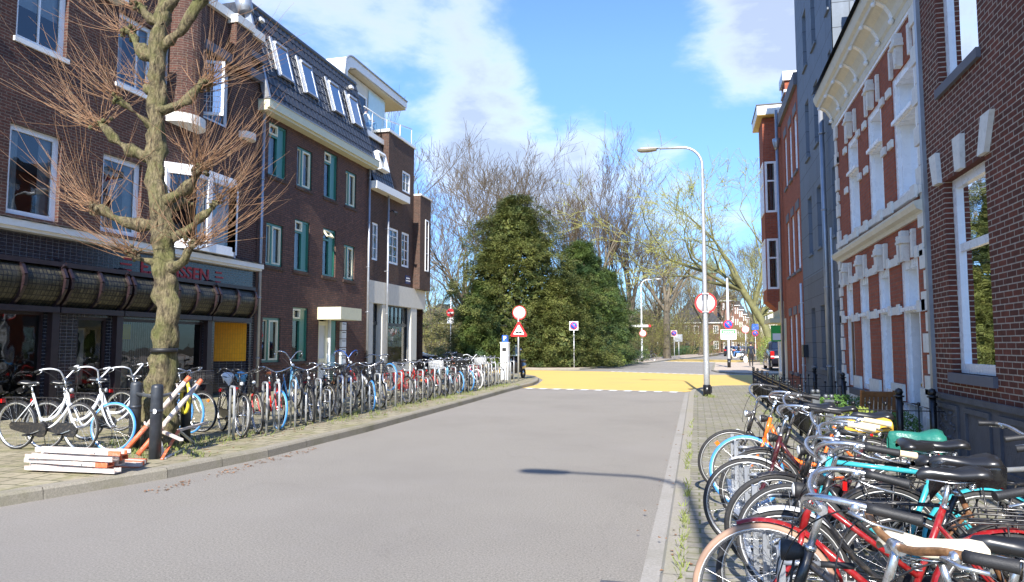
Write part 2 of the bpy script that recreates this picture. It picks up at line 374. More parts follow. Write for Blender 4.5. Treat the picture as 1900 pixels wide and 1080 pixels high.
def slabs(name, poly, mat, h=.12, kerb=None, kmat='kerb', kw=.12):
    """raised pavement; kerb = index list of polygon edges that carry a kerb"""
    m = MB(); m.F([m.P((x, y, h)) for x, y in poly]); struct(name, m, mat)
    if kerb:
        k = MB(); pts = [Vector((*poly[i], 0)) for i in kerb]; n = len(pts); off = []
        for i in range(n):
            t = (pts[min(i + 1, n - 1)] - pts[max(i - 1, 0)]).normalized(); off.append(Vector((t.y, -t.x, 0)))
        # kerb stones of about a metre with fine joints
        for i in range(n - 1):
            L = (pts[i + 1] - pts[i]).length; ns = max(1, round(L / 1.0))
            for j in range(ns):
                a = pts[i].lerp(pts[i + 1], j / ns + .003 / L); b = pts[i].lerp(pts[i + 1], (j + 1) / ns - .003 / L)
                oa = off[i].lerp(off[i + 1], j / ns) * kw; ob = off[i].lerp(off[i + 1], (j + 1) / ns) * kw
                z = Vector((0, 0, h + .004)); c = .022
                P_ = [a - oa * .3, a + oa - oa.normalized() * c, a + oa, a + oa * 1.08]
                Q_ = [b - ob * .3, b + ob - ob.normalized() * c, b + ob, b + ob * 1.08]
                zs = [h + .004, h + .004, h - c, -.02]
                for s_ in range(3):
                    k.quad(P_[s_] + Vector((0, 0, zs[s_])), P_[s_ + 1] + Vector((0, 0, zs[s_ + 1])), Q_[s_ + 1] + Vector((0, 0, zs[s_ + 1])), Q_[s_] + Vector((0, 0, zs[s_])))
        struct(name + '_kerb', k, kmat)
left_poly = [(-7.3, 4.2), (-6.75, 6.0), (-6.35, 7.3), (-6.12, 9.0), (-6.08, 12), (-6.25, 18), (-6.45, 23), (-6.5, 25.4), (-6.5, 27.5), (-6.75, 29.6), (-7.2, 31.8), (-7.8, 33.4), (-8.8, 34.8), (-10.5, 35.8), (-13, 36.2), (-60, 37.5), (-60, -40), (-10, -40), (-9.2, -5), (-8.3, 2)]
slabs('left_pavement', left_poly, 'paving_left', .12, list(range(17, 20)) + list(range(0, 16)), 'kerb', .14)
slabs('right_pavement', [(60, -40), (60, 27), (2.2, 29), (.9, 28.4), (.3, 27.3), (-.06, 25.6), (-.14, 24), (-.14, -40)], 'paving_right', .05, [2, 3, 4, 5, 6, 7], 'kerb_right', .13)
m = MB(); m.quad((-.40, -40, .004), (-.27, -40, .004), (-.27, 24.8, .004), (-.40, 24.8, .004)); struct('gutter_strip', m, 'gutter_concrete')
slabs('corner_pavement', [(1.6, 66), (1.2, 52), (1.0, 46), (1.3, 43.2), (2.2, 41.6), (3.4, 41.2), (60, 42.6), (60, 90)], 'pavement_far', .08, [0, 1, 2, 3, 4, 5, 6])
slabs('park_pavement', [(-90, 49.5), (-12, 45.6), (-9.0, 45.4), (-7.6, 46.2), (-5.6, 55), (-3.0, 76), (1.0, 104), (6.5, 165), (3.5, 165), (-3.2, 104), (-7.4, 78), (-10, 58), (-14, 51.6), (-90, 56)], 'pavement_far', .1, list(range(0, 8)), 'kerb', .12)
# weeds between the slabs and dry leaves on them
def tufts(name, spots, mat, h0=.03, h1=.09, seed=1, label=''):
    rnd = random.Random(seed); m = MB()
    for x, y, r, n, z in spots:
        for _ in range(n):
            a = rnd.random() * 6.28; q = r * math.sqrt(rnd.random()); px, py = x + q * math.cos(a), y + q * math.sin(a)
            h = rnd.uniform(h0, h1); t = rnd.random() * 6.28; w = rnd.uniform(.004, .010); lx, ly = rnd.uniform(-.7, .7) * h, rnd.uniform(-.7, .7) * h
            m.quad((px - w * math.cos(t), py - w * math.sin(t), z), (px + w * math.cos(t), py + w * math.sin(t), z), (px + lx + w * .5, py + ly, z + h), (px + lx - w * .3, py + ly, z + h))
    o = obj(name, m, mat); tag(o, label, 'weeds', kind='stuff'); return o
rnd = random.Random(5)
sp = []
for k in range(150): sp.append((-7.0 + rnd.gauss(0, .25), rnd.uniform(7.5, 26), .12, 10, .12))
for k in range(26): sp.append((-7.7 + rnd.gauss(0, .35), 8.5 + rnd.gauss(0, .6), .15, 22, .12))
for k in range(70):
    y = 4 + 12 * rnd.random() ** 1.6; sp.append((-.135 + rnd.gauss(0, .01), y, .03, 4, .05))
for k in range(25): sp.append((1.5 + rnd.gauss(0, .1), rnd.uniform(10, 23), .1, 12, .05))
for k in range(10): sp.append((.3 + rnd.gauss(0, .2), 22 + rnd.gauss(0, .2), .1, 10, .05))
paint('weed', (.16, .19, .05), .8, var=.4, vs=20)
tufts('weeds', sp, 'weed', label='small green and yellowish weeds growing along the kerbs and slab joints')
m = MB(); paint('dry_leaf', (.22, .11, .05), .8, var=.5, vs=30)
for k in range(840):
    if k < 650: x, y, z = -7.2 + rnd.gauss(0, .45), rnd.uniform(8, 18), .123
    elif k < 800: x, y, z = -5.9 + rnd.random() * .25, rnd.uniform(6.5, 10), .004
    else: x, y, z = -.3 + rnd.gauss(0, .15), rnd.uniform(4, 14), .06
    if z > .1 and x > -6.3: continue
    a = rnd.random() * 6.28; s_ = rnd.uniform(.008, .022); dx, dy = s_ * math.cos(a), s_ * math.sin(a)
    m.quad((x - dx, y - dy, z + .002), (x + dy, y - dx, z + rnd.random() * .015), (x + dx, y + dy, z + .004), (x - dy, y + dx, z + rnd.random() * .015))
tag(obj('fallen_leaves', m, 'dry_leaf'), 'brown dry leaf litter scattered on the left pavement and gutter', 'leaves', kind='stuff')
def patch(n_, poly, mat, z, seed):
    m = MB(); m.F([m.P((x, y, z)) for x, y in poly]); struct(n_, m, mat)
patch('park_lawn', [(-90, 56.2), (-14, 51.8), (-10.2, 58.4), (-7.6, 78), (-3.4, 104.2), (3, 165), (10, 360), (-300, 360), (-300, 60)], 'grass', .09, 1)
patch('mulch_bed', [(-22, 52.4), (-16.5, 50.6), (-14.2, 50.0), (-12.6, 50.2), (-10.6, 53), (-9.3, 60), (-9.4, 68), (-14, 70), (-22, 66)], 'soil', .12, 2)

m = MB(); m.box(-.66, -.30, 4.55, 4.9, .002, .010); o = tag(obj('drain_grate', m, 'plinth_dark'), 'cast iron gutter drain grate at the right kerb', 'drain')
m = MB(); [m.box(-.63, -.33, 4.58 + k * .05, 4.60 + k * .05, .0102, .014) for k in range(6)]; obj('grate_bars', m, 'zinc', o)
# ================================================================== FACADES
class Fac:
    """a facade plane X = x0; u runs along the street, v up, w out of the wall"""
    def __init__(s, x0, side): s.x0, s.side = x0, side
    def p(s, u, v, w=0): return Vector((s.x0 + s.side * w, u, v))
    def box(s, m, u0, u1, v0, v1, w0, w1):
        a, b = s.x0 + s.side * w0, s.x0 + s.side * w1
        return m.box(min(a, b), max(a, b), u0, u1, v0, v1)
class FacY(Fac):
    """a facade plane Y = y0 facing -Y; u runs along X"""
    def __init__(s, y0): s.y0 = y0
    def p(s, u, v, w=0): return Vector((u, s.y0 - w, v))
    def box(s, m, u0, u1, v0, v1, w0, w1): return m.box(u0, u1, s.y0 - w1, s.y0 - w0, v0, v1)
def holewall(m, F, u0, u1, v0, v1, holes, depth=.22, w=0):
    us = sorted({u0, u1, *[x for h in holes for x in h[:2] if u0 < x < u1]}); vs = sorted({v0, v1, *[x for h in holes for x in h[2:4] if v0 < x < v1]})
    for a, b in zip(us, us[1:]):
        for c, d_ in zip(vs, vs[1:]):
            cu, cv_ = (a + b) / 2, (c + d_) / 2
            if any(h[0] < cu < h[1] and h[2] < cv_ < h[3] for h in holes): continue
            m.quad(F.p(a, c, w), F.p(b, c, w), F.p(b, d_, w), F.p(a, d_, w))
    for h in holes:
        a, b, c, d_ = max(h[0], u0), min(h[1], u1), max(h[2], v0), min(h[3], v1)
        for P_, Q_ in (((a, c), (b, c)), ((b, c), (b, d_)), ((b, d_), (a, d_)), ((a, d_), (a, c))):
            m.quad(F.p(*P_, w), F.p(*Q_, w), F.p(*Q_, w - depth), F.p(*P_, w - depth))
    return m
def window(F, par, u0, u1, v0, v1, mat='white_gloss', fw=.07, w=-.10, cols=(), rows=(), mw=.03, fd=.07, gl='glass', back=None, sill=None, sill_mat='grey_lintel', label=None, name='window'):
    """frame mesh > pane, (sill), (curtain)"""
    m = MB()
    F.box(m, u0, u0 + fw, v0, v1, w - fd, w); F.box(m, u1 - fw, u1, v0, v1, w - fd, w)
    F.box(m, u0 + fw, u1 - fw, v0, v0 + fw, w - fd, w - .001); F.box(m, u0 + fw, u1 - fw, v1 - fw, v1, w - fd, w - .001)
    for c in cols: F.box(m, c - mw / 2, c + mw / 2, v0 + fw, v1 - fw, w - fd + .005, w - .008)
    for r in rows: F.box(m, u0 + fw, u1 - fw, r - mw / 2, r + mw / 2, w - fd + .008, w - .012)
    f = obj(name, m, mat, par)
    if label: f['label'] = label
    p = MB(); wd = w - fd * .6
    p.quad(F.p(u0 + fw * .5, v0 + fw * .5, wd), F.p(u1 - fw * .5, v0 + fw * .5, wd), F.p(u1 - fw * .5, v1 - fw * .5, wd), F.p(u0 + fw * .5, v1 - fw * .5, wd))
    obj('pane', p, gl, f)
    if back:
        q = MB(); kind, mat2 = back; wb = w - fd - .08
        if kind == 'blind': q.quad(F.p(u0, v0 + .05, wb), F.p(u1, v0 + .05, wb), F.p(u1, v1, wb), F.p(u0, v1, wb))
        elif kind == 'half': q.quad(F.p(u0, v0 + (v1 - v0) * .45, wb), F.p(u1, v0 + (v1 - v0) * .45, wb), F.p(u1, v1, wb), F.p(u0, v1, wb))
        else:
            for (a, b) in ((u0, u0 + (u1 - u0) * .3), (u1 - (u1 - u0) * .3, u1)):
                n_ = 10; q.grid([[F.p(a + (b - a) * i / n_, v, wb + .02 * (-1) ** i) for i in range(n_ + 1)] for v in (v0, v1)])
        obj('curtain' if kind != 'blind' else 'blind', q, mat2, f)
    if sill:
        q = MB(); F.box(q, u0 - .05, u1 + .05, v0 - sill, v0, w - .03, .05); obj('sill', q, sill_mat, f)
    return f
def pipe(F, par, u, v0, v1, w=.08, r=.045, mat='zinc', name='downpipe', n=10, brackets=True, foot=None):
    m = MB(); m.tube([F.p(u, v0, w), F.p(u, v1, w)], r, n)
    if brackets:
        v = v0 + .9
        while v < v1: m.tube([F.p(u, v - .02, w), F.p(u, v + .02, w)], r * 1.22, n); F.box(m, u - .012, u + .012, v - .012, v + .012, 0.002, w); v += 1.9
    return obj(name, m, mat, par)
def shell(m, F, u0, u1, v0, v1, depth, roof=True, back=True):
    """side, back walls and roof behind a facade (the facade itself is built apart)"""
    A = lambda u, v, w: F.p(u, v, w)
    m.quad(A(u0, v0, -.02), A(u0, v0, -depth), A(u0, v1, -depth), A(u0, v1, -.02)); m.quad(A(u1, v0, -.02), A(u1, v0, -depth), A(u1, v1, -depth), A(u1, v1, -.02))
    if back: m.quad(A(u0, v0, -depth), A(u1, v0, -depth), A(u1, v1, -depth), A(u0, v1, -depth))
    if roof: m.quad(A(u0, v1, -.02), A(u1, v1, -.02), A(u1, v1, -depth), A(u0, v1, -depth))
    return m
def floors(F, par, u0, u1, levels, depth=2.2):
    m = MB()
    for v in levels: F.box(m, u0 + .02, u1 - .02, v - .1, v, -depth, -.26)
    F.box(m, u0 + .02, u1 - .02, levels[0], levels[-1], -depth - .1, -depth); obj('room', m, 'interior', par)
def tiles(m, o, U, V, lu, lv, pitch=.27, course=.36, amp=.028, cut=None):
    """wavy roof tiles on the plane o + u*U + v*V"""
    U = Vector(U).normalized(); V = Vector(V).normalized(); N = U.cross(V); o = Vector(o)
    nu = round(lu / pitch); nv = round(lv / course); k = 6; old = m.smooth; m.smooth = True
    prof = [0, .35, .9, 1., .55, .08]
    for j in range(nv):
        for e, s0 in ((0, 1.0), (1, 0.0)): pass
        rows = []
        for vv, lift in ((j * course, .022), ((j + 1) * course + .004, .0)):
            vv = min(vv, lv); rows.append([o + U * (i * pitch / k) + V * vv + N * (prof[i % k] * amp + lift) for i in range(nu * k + 1)])
        m.grid(rows)
        m.smooth = False; lo = rows[0]; m.grid([[p - N * .024 for p in lo], lo], smooth=False); m.smooth = True
    m.smooth = old
# ------------------------------------------------------------------ LEFT: brick building with the tiled shop front
L = Fac(-13.4, 1)
sb = thing('shop_building', 'dark brown brick corner-profiled building with a black tiled shop front and red lettering', 'building', (-13.4, 13, 0))
m = MB()
U0, U1 = 3.0, 19.2
uw = [(3.9, 4.95), (6.3, 7.4), (9.0, 10.3), (10.9, 12.1)]
holes = [(13.22, 14.42, 4.27, 6.14), (15.35, 18.02, 4.22, 6.35), (13.5, 14.65, 7.93, 9.74), (15.05, 15.25, 7.6, 9.7), (16.45, 17.72, 8.05, 9.75)]
holes += [(a, b, 4.27, 6.14) for a, b in uw] + [(a, b, 7.93, 9.74) for a, b in uw]
holewall(m, L, U0, U1, 4.14, 11.35, holes)
shell(m, L, U0, U1, 0, 11.35, 9)
m.quad(L.p(U0, 11.35, -.3), L.p(U1, 11.35, -.3), L.p(U1, 11.36, -9), L.p(U0, 11.36, -9))
L.box(m, 17.55, 18.3, 9.95, 11.25, 0, .28)
obj('wall', m, 'brick_dark', sb)
# half round brick pier with stone foot
m = MB(); m.prism([(15.75 + .55 * math.cos(a), .5 * math.sin(a)) for a in [math.pi * k / 14 for k in range(15)]], lambda p, q, w: L.p(p, w, q), 7.75, 11.6); obj('round_pier', m, 'brick_dark', sb)
m = MB(); m.prism([(15.75 + .62 * math.cos(a), .57 * math.sin(a)) for a in [math.pi * k / 14 for k in range(15)]], lambda p, q, w: L.p(p, w, q), 7.5, 7.75); obj('pier_foot', m, 'stone_white', sb)
m = MB(); L.box(m, 12.6, 13.4, 9.8, 10.15, 0, .35); obj('stone_corbel', m, 'stone_white', sb)
m = MB(); m.prism([(18.5 + .33 * math.cos(a), .3 * math.sin(a)) for a in [math.pi * k / 10 for k in range(11)]], lambda p, q, w: L.p(p, w, q), 7.95, 8.15); obj('stone_corbel', m, 'stone_white', sb)
m = MB(); L.box(m, U0, U1, 11.35, 11.6, -.35, .12); L.box(m, 17.5, 18.35, 11.25, 11.5, 0, .35); obj('coping', m, 'stone_white', sb)
m = MB(); L.box(m, 16.2, U1, 9.98, 10.25, 0.002, .18); L.box(m, 18.3, U1, 10.6, 10.8, 0.002, .2); obj('stone_band', m, 'grey_lintel', sb)
window(L, sb, 13.22, 14.42, 4.27, 6.14, fw=.12, back=('curtain', 'curtain'), label='white framed window with a lettered poster inside')
window(L, sb, 13.5, 14.65, 7.93, 9.74, fw=.11, cols=(14.2,), back=('curtain', 'curtain'), sill=.1, sill_mat='white_trim')
window(L, sb, 15.05, 15.25, 7.6, 9.7, fw=.03)
for a, b in uw:
    window(L, sb, a, b, 4.27, 6.14, fw=.11, back=('curtain', 'curtain')); window(L, sb, a, b, 7.93, 9.74, fw=.11, cols=((a + b) / 2,), back=('half', 'blind'), sill=.1, sill_mat='white_trim')
# bay window of the first floor
m = MB(); bay = [(15.25, 0), (15.75, .42), (17.45, .42), (18.1, 0)]
bw_ = thing  # (the bay is part of the building)
m = MB()
for (a, b) in zip(bay, bay[1:]):
    A, B = L.p(a[0], 0, a[1]), L.p(b[0], 0, b[1]); t = (B - A)
    for q in (0, 1): P_ = A + t * q; m.bar(P_ + Vector((0, 0, 4.3)), P_ + Vector((0, 0, 6.25)), .13)
    for v in (4.36, 6.2): m.bar(A + Vector((0, 0, v)), B + Vector((0, 0, v)), .12)
for q in (.36,): A = L.p(15.75 + 1.7 * q, 0, .42); m.bar(A + Vector((0, 0, 4.3)), A + Vector((0, 0, 6.25)), .16)
bayf = obj('window', m, 'white_gloss', sb); bayf['label'] = 'white bay window bulging over the shop front'
m = MB()
for (a, b) in zip(bay, bay[1:]): m.quad(L.p(a[0], 4.3, a[1] - .02), L.p(b[0], 4.3, b[1] - .02), L.p(b[0], 6.25, b[1] - .02), L.p(a[0], 6.25, a[1] - .02))
obj('pane', m, 'glass', bayf)
m = MB(); m.quad(L.p(15.9, 4.4, .2), L.p(17.4, 4.4, .2), L.p(17.4, 6.2, .2), L.p(15.9, 6.2, .2)); obj('blind', m, 'blind', bayf)
m = MB(); m.prism([(p, q + .08) for p, q in [(15.15, -.08)] + bay[1:3] + [(18.2, -.08)]], lambda p, q, w: L.p(p, w, q), 6.26, 6.42)
m.prism([(p, q + .06) for p, q in [(15.15, -.06)] + bay[1:3] + [(18.2, -.06)]], lambda p, q, w: L.p(p, w, q), 4.17, 4.3); obj('bay_cornice', m, 'white_gloss', bayf)
# opened casement with leaded glass
hinge = L.p(16.5, 0, -.05); ca = R(62)
M_ = Matrix.Translation(hinge) @ Matrix.Rotation(-ca + R(90), 4, 'Z')
window(L, sb, 16.45, 17.72, 8.05, 9.75, fw=.1, cols=(17.1,), label='white window with one leaded casement standing open')
m = MB(M_); x1 = .62
m.box(0, .06, -.03, .03, 8.12, 9.7); m.box(x1 - .07, x1, -.03, .03, 8.12, 9.7); m.box(.06, x1 - .07, -.03, .03, 8.12, 8.2); m.box(.06, x1 - .07, -.03, .03, 9.62, 9.7)
for k in range(1, 5): m.box(.06 + k * .1 - .004, .06 + k * .1 + .004, -.012, .012, 8.2, 9.62)
for k in range(1, 9): m.box(.06, x1 - .07, -.012, .012, 8.2 + k * .158 - .004, 8.2 + k * .158 + .004)
of = obj('open_casement', m, 'white_gloss', sb); m = MB(M_); m.quad((.04, 0, 8.15), (x1 - .04, 0, 8.15), (x1 - .04, 0, 9.66), (.04, 0, 9.66)); obj('pane', m, 'glass_sky', of)
# white ledge above the shop, wavy lead flashing
m = MB(); L.box(m, U0, U1 - .02, 3.98, 4.12, 0, .32); L.box(m, U0, U1 - .02, 3.92, 3.98, 0, .25); obj('shop_ledge', m, 'white_trim', sb)
m = MB(); m.grid([[L.p(U0 + i * .06, 4.135 + .012 * math.sin(i * .9), w_) for i in range(int((U1 - U0) / .06))] for w_ in (.36, 0)]); obj('lead_flashing', m, 'zinc', sb)
# black tiled front
m = MB(); shop_holes = [(U0 + .6, 5.2, .35, 2.3), (5.8, 9.6, .35, 2.3), (10.2, 11.9, .0, 2.3), (12.72, 13.55, .45, 2.24), (13.85, 16.9, .45, 2.24), (17.35, 18.98, 0, 2.28)]
holewall(m, L, U0, U1, 0, 3.93, shop_holes, depth=.12, w=0); obj('tile_front', m, 'tile_black', sb)
m = MB(); holewall(m, L, 17.32, 17.36, 0, 1, []);
m = MB(); m.quad(L.p(18.98, 1.12, -.1), L.p(18.98, 2.28, -.1), L.p(18.2, 2.28, -.9), L.p(18.2, 1.12, -.9)); obj('yellow_tile_panel', m, 'tile_yellow', sb)
m = MB(); m.quad(L.p(18.98, 0, -.1), L.p(18.98, 1.12, -.1), L.p(18.2, 1.12, -.9), L.p(18.2, 0, -.9)); m.quad(L.p(17.35, 0, -.1), L.p(17.35, 2.28, -.1), L.p(17.5, 2.28, -.9), L.p(17.5, 0, -.9)); m.quad(L.p(17.35, 2.28, -.1), L.p(18.98, 2.28, -.1), L.p(18.98, 2.28, -.9), L.p(17.35, 2.28, -.9)); obj('porch_lining', m, 'tile_black', sb)
m = MB(); L.box(m, 17.5, 18.2, .03, 2.26, -.98, -.9); dr = obj('door', m, 'brown_frame', sb); m = MB(); m.tube([L.p(18.1, .95, -.86), L.p(18.1, 1.25, -.86)], .012, 6); obj('handle', m, 'brass', dr)
# sign letters and bars
LM = lambda u, v, w: frameM(L.p(u, v, w), (0, 1, 0), (0, 0, 1))
sgn = None
lt = text('E.THIJSSEN', .46, LM(15.75, 3.56, .012), 'letter_red', sb, 'sign_lettering', .008, bold=.009, sx=1.18)
m = MB()
for s_ in (-1, 1):
    for k, ln in enumerate((.26, .34, .22)):
        c0 = 15.75 + s_ * 1.56; a, b = sorted((c0, c0 + s_ * ln)); L.box(m, a, b, 3.685 - k * .135, 3.73 - k * .135, .002, .02)
obj('sign_bars', m, 'letter_red', sb)
# curved brown leaded transoms
bays = [(3.5, 5.9), (6.4, 9.6), (10.1, 12.0), (12.15, 13.75), (13.9, 16.9), (17.05, 18.75)]
for bi, (a, b) in enumerate(bays):
    n_ = 2 if b - a < 2 else 4; m = MB(); prof = [(0.02 + .42 * math.sin(R(q)), 3.28 - .82 * (1 - math.cos(R(q)))) for q in (0, 12, 25, 38, 52, 66, 80)]
    prof = [(.04, 3.3), (.03, 3.05), (.06, 2.85), (.14, 2.66), (.26, 2.52), (.42, 2.42)]
    prof = [(.42 - w_ + .0, v) for w_, v in prof]; prof = [(.10, 3.32), (.30, 3.22), (.40, 3.02), (.38, 2.82), (.26, 2.6), (.08, 2.42)]
    for k in range(n_ + 1):
        u = a + (b - a) * k / n_
        for p_, q_ in zip(prof, prof[1:]): m.bar(L.p(u, p_[1], p_[0]), L.p(u, q_[1], q_[0]), .10, .07, up=(0, 1, 0))
    L.box(m, a - .06, b + .06, 3.28, 3.38, 0, .3); L.box(m, a - .06, b + .06, 2.3, 2.42, 0, .22)
    f = obj('transom', m, 'brown_frame', sb); m = MB(); m.grid([[L.p(u, v, w_ - .02) for u in (a, b)] for w_, v in prof]); obj('pane', m, 'leaded', f) if 'leaded' in MATS else None
    if 'leaded' not in MATS:
        bricks('leaded', (.035, .032, .02), (.075, .065, .035), (.006, .005, .005), .09, .11, .012, rough=.4, bd=.004, offset=0, var=1.6, stain=.4, spec=.35); obj('pane', m, 'leaded', f)
for u in (13.78, 16.98, 12.05, 9.85): m = MB(); L.box(m, u - .09, u + .09, 0, 3.4, 0, .14); m.tube([L.p(u, 3.40, .05), L.p(u, 3.36, .2), L.p(u, 3.26, .3)], .07, 8); obj('shop_post', m, 'brown_frame', sb)
for (a, b, c_, d_) in shop_holes[:5]:
    f = window(L, sb, a, b, c_, d_, 'brown_frame', .06, -.04, gl='glass_shop', name='shop_window')
m = MB(); L.box(m, U0, 17.3, .12, .44, .0, .05); obj('shop_plinth', m, 'dark_frame', sb)
m = MB(); L.box(m, U0, 17.3, .02, .10, -2.8, -.14); L.box(m, U0, 17.3, 3.4, 3.5, -2.8, -.14); L.box(m, U0, 17.3, .1, 3.4, -2.9, -2.8); L.box(m, 17.3, 17.34, 0, 3.4, -2.8, -.14); obj('shop_room', m, 'interior', sb)
# things in the shop window
t = tag(obj('poster', L.box(MB(), 12.85, 13.3, .7, 2.0, -.42, -.4), 'poster_paper'), 'grey poster with a dark standing figure in the left shop window', 'poster')
m = MB(); paint('poster_dark', (.05, .06, .08), .6, var=.6, vs=5)
fig = [(0, 0), (.05, .25), (.03, .5), (.1, .7), (.12, .9), (.06, 1.0), (.08, 1.12), (0, 1.2), (-.07, 1.1), (-.05, 1.0), (-.13, .85), (-.08, .6), (-.1, .3), (-.06, 0)]
m.prism([(13.07 + a * 1.1, .75 + b) for a, b in fig], lambda p, q, w: L.p(p, q, w), -.398, -.392); obj('figure', m, 'poster_dark', t)
t = tag(obj('poster', L.box(MB(), 16.0, 16.55, .62, 1.3, -.36, -.34), 'sign_white'), 'white poster with a dark diagonal shape low in the right shop window', 'poster')
m = MB(); m.prism([(16.1, .7), (16.2, .7), (16.48, 1.08), (16.4, 1.12)], lambda p, q, w: L.p(p, q, w), -.338, -.332); m.prism([(16.28, 1.0), (16.4, 1.02), (16.36, 1.16), (16.27, 1.14)], lambda p, q, w: L.p(p, q, w), -.338, -.332); obj('figure', m, 'poster_dark', t)
paint('yellow_sign', (.7, .55, .03), .5); paint('shop_red', (.45, .02, .02), .4)
tag(obj('window_sticker', L.box(MB(), 13.98, 14.42, 1.75, 2.12, -.16, -.15), 'yellow_sign'), 'yellow sticker at the top of the large shop window', 'sticker')
m = MB(); m.lathe([(.32, .45), (.34, .8), (.36, 1.15), (.38, 1.18), (0, 1.18)], L.p(14.45, 0, -.7), n=20); tag(obj('display_table', m, 'blind'), 'round display table under a pale cloth in the shop window', 'table')
m = MB(); m.lathe([(.085, 1.185), (.09, 1.3), (.075, 1.42), (.04, 1.46), (.03, 1.5), (0, 1.5)], L.p(14.5, 0, -.62), n=14); tag(obj('vase', m, 'shop_red'), 'red vase standing on the shop display table', 'vase')
m = MB()
for k in range(26): L.box(m, 14.75 + k * .075, 14.80 + k * .075, .5, 2.2, -.75, -.74)
tag(obj('vertical_blind', m, 'curtain'), 'grey vertical slat blind hanging behind the large shop window', 'blind')
# poster with writing in the first floor window
t = tag(obj('poster', L.box(MB(), 13.36, 13.86, 5.18, 5.78, -.2, -.19), 'sign_white'), 'white poster reading I AM in a first floor window', 'poster')
text('I', .26, LM(13.44, 5.63, -.186), 'sign_black', t, bold=.008); text('AM', .26, LM(13.68, 5.6, -.186), 'letter_red', t, bold=.008)
m = MB(); L.box(m, 13.42, 13.82, 5.24, 5.34, -.189, -.187); obj('caption_line', m, 'poster_dark', t)
floors(L, sb, U0, U1, [3.95, 7.2, 10.4, 11.3])
# ------------------------------------------------------------------ LEFT: mid building with green windows
mb_ = thing('apartment_building', 'brown brick building with green windows, cream gutter and dark tiled mansard roof', 'building', (-13.4, 23, 0))
A0, A1 = 19.22, 26.98
wins = []
for u0, u1, kind in ((19.72, 20.75, 0), (21.42, 22.42, 1), (23.27, 24.27, 0), (24.93, 25.85, 1)):
    wins.append((u0, u1, 7.17, 8.95 if kind == 0 else 8.6, 'top' if kind == 0 else 'side'))
for u0, u1, kind in ((19.72, 20.68, 1), (21.38, 22.35, 0), (23.28, 24.25, 2), (24.9, 25.8, 1)):
    wins.append((u0, u1, 4.2, 6.0 if kind != 1 else 5.6, 'side' if kind == 1 else ('top' if kind == 0 else 'open')))
wins += [(19.66, 20.66, 1.05, 2.5, 'side'), (21.38, 22.36, 1.05, 2.92, 'top')]
door_h = (23.1, 24.4, 0.02, 2.6)
m = MB(); holewall(m, L, A0, A1, 0, 9.2, [w_[:4] for w_ in wins] + [door_h], .2); shell(m, L, A0, A1, 0, 9.2, 9)
obj('wall', m, 'brick_mid', mb_)
def green_window(u0, u1, v0, v1, kind):
    m = MB(); w = -.05; fw = .075; f_ = lambda *a: L.box(m, *a)
    f_(u0, u0 + fw, v0, v1, w - .1, w); f_(u1 - fw, u1, v0, v1, w - .1, w); f_(u0 + fw, u1 - fw, v0, v0 + fw, w - .1, w - .001); f_(u0 + fw, u1 - fw, v1 - fw, v1, w - .1, w - .001)
    um = u0 + (u1 - u0) * (.56 if kind != 'side' else .38)
    tv = v1 - .42
    if kind in ('top', 'open'):
        f_(um - .04, um + .08, v0 + fw, v1 - fw, w - .09, w - .003); f_(u0 + fw, um - .04, tv - .04, tv + .04, w - .09, w - .005)
        f_(um + .08, u1 - fw, v0 + fw, v1 - fw, w - .08, w - .03)     # green boarded panel
    else: f_(um - .035, um + .035, v0 + fw, v1 - fw, w - .09, w - .003)
    fr = obj('window', m, 'green_frame', mb_)
    p = MB(); wd = w - .07; p.quad(L.p(u0, v0, wd), L.p(u1, v0, wd), L.p(u1, v1, wd), L.p(u0, v1, wd)); obj('pane', p, 'glass', fr)
    q = MB(); g = lambda *a: L.box(q, *a)
    def ring(a, b, c, d_, w0, w1, t=.055): g(a, a + t, c, d_, w0, w1); g(b - t, b, c, d_, w0, w1); g(a + t, b - t, c, c + t, w0, w1 - .001); g(a + t, b - t, d_ - t, d_, w0, w1 - .001)
    if kind == 'side': ring(um + .035, u1 - fw, v0 + fw, v1 - fw, w - .06, w + .005); ring(u0 + fw, um - .035, v0 + fw, v1 - fw, w - .07, w - .03, .03)
    elif kind == 'top': ring(u0 + fw - .02, um - .03, tv + .03, v1 - fw + .02, w - .06, w + .02)
    else:
        a = R(38); q.M = Matrix.Translation(L.p(0, v1 - fw, w)) @ Matrix.Rotation(-a, 4, 'Y') @ Matrix.Translation(-L.p(0, v1 - fw, w)); ring(u0 + fw - .02, um - .02, tv + .02, v1 - fw, w - .03, w + .03); 
    obj('casement', q, 'cream_bright', fr)
    rn = random.Random(int(u0 * 100 + v0 * 10)); 
    if rn.random() < .75:
        c_ = MB(); b = rn.choice(('half', 'full', 'side')); wb = w - .18
        a0, a1, b0, b1 = (u0, u1, (v0 + v1) / 2, v1) if b == 'half' else ((u0, u1, v0, v1) if b == 'full' else (u0, u0 + (u1 - u0) * .45, v0, v1))
        c_.grid([[L.p(a0 + (a1 - a0) * i / 16, v, wb + .02 * (-1) ** i) for i in range(17)] for v in (b0, b1)]); obj('curtain', c_, 'curtain', fr)
    s_ = MB(); L.box(s_, u0 - .06, u1 + .06, v0 - .11, v0, -.04, .045); obj('sill', s_, 'brick_brown', fr)
for w_ in wins: green_window(*w_)
floors(L, mb_, A0, A1, [.1, 3.2, 6.4, 9.1])
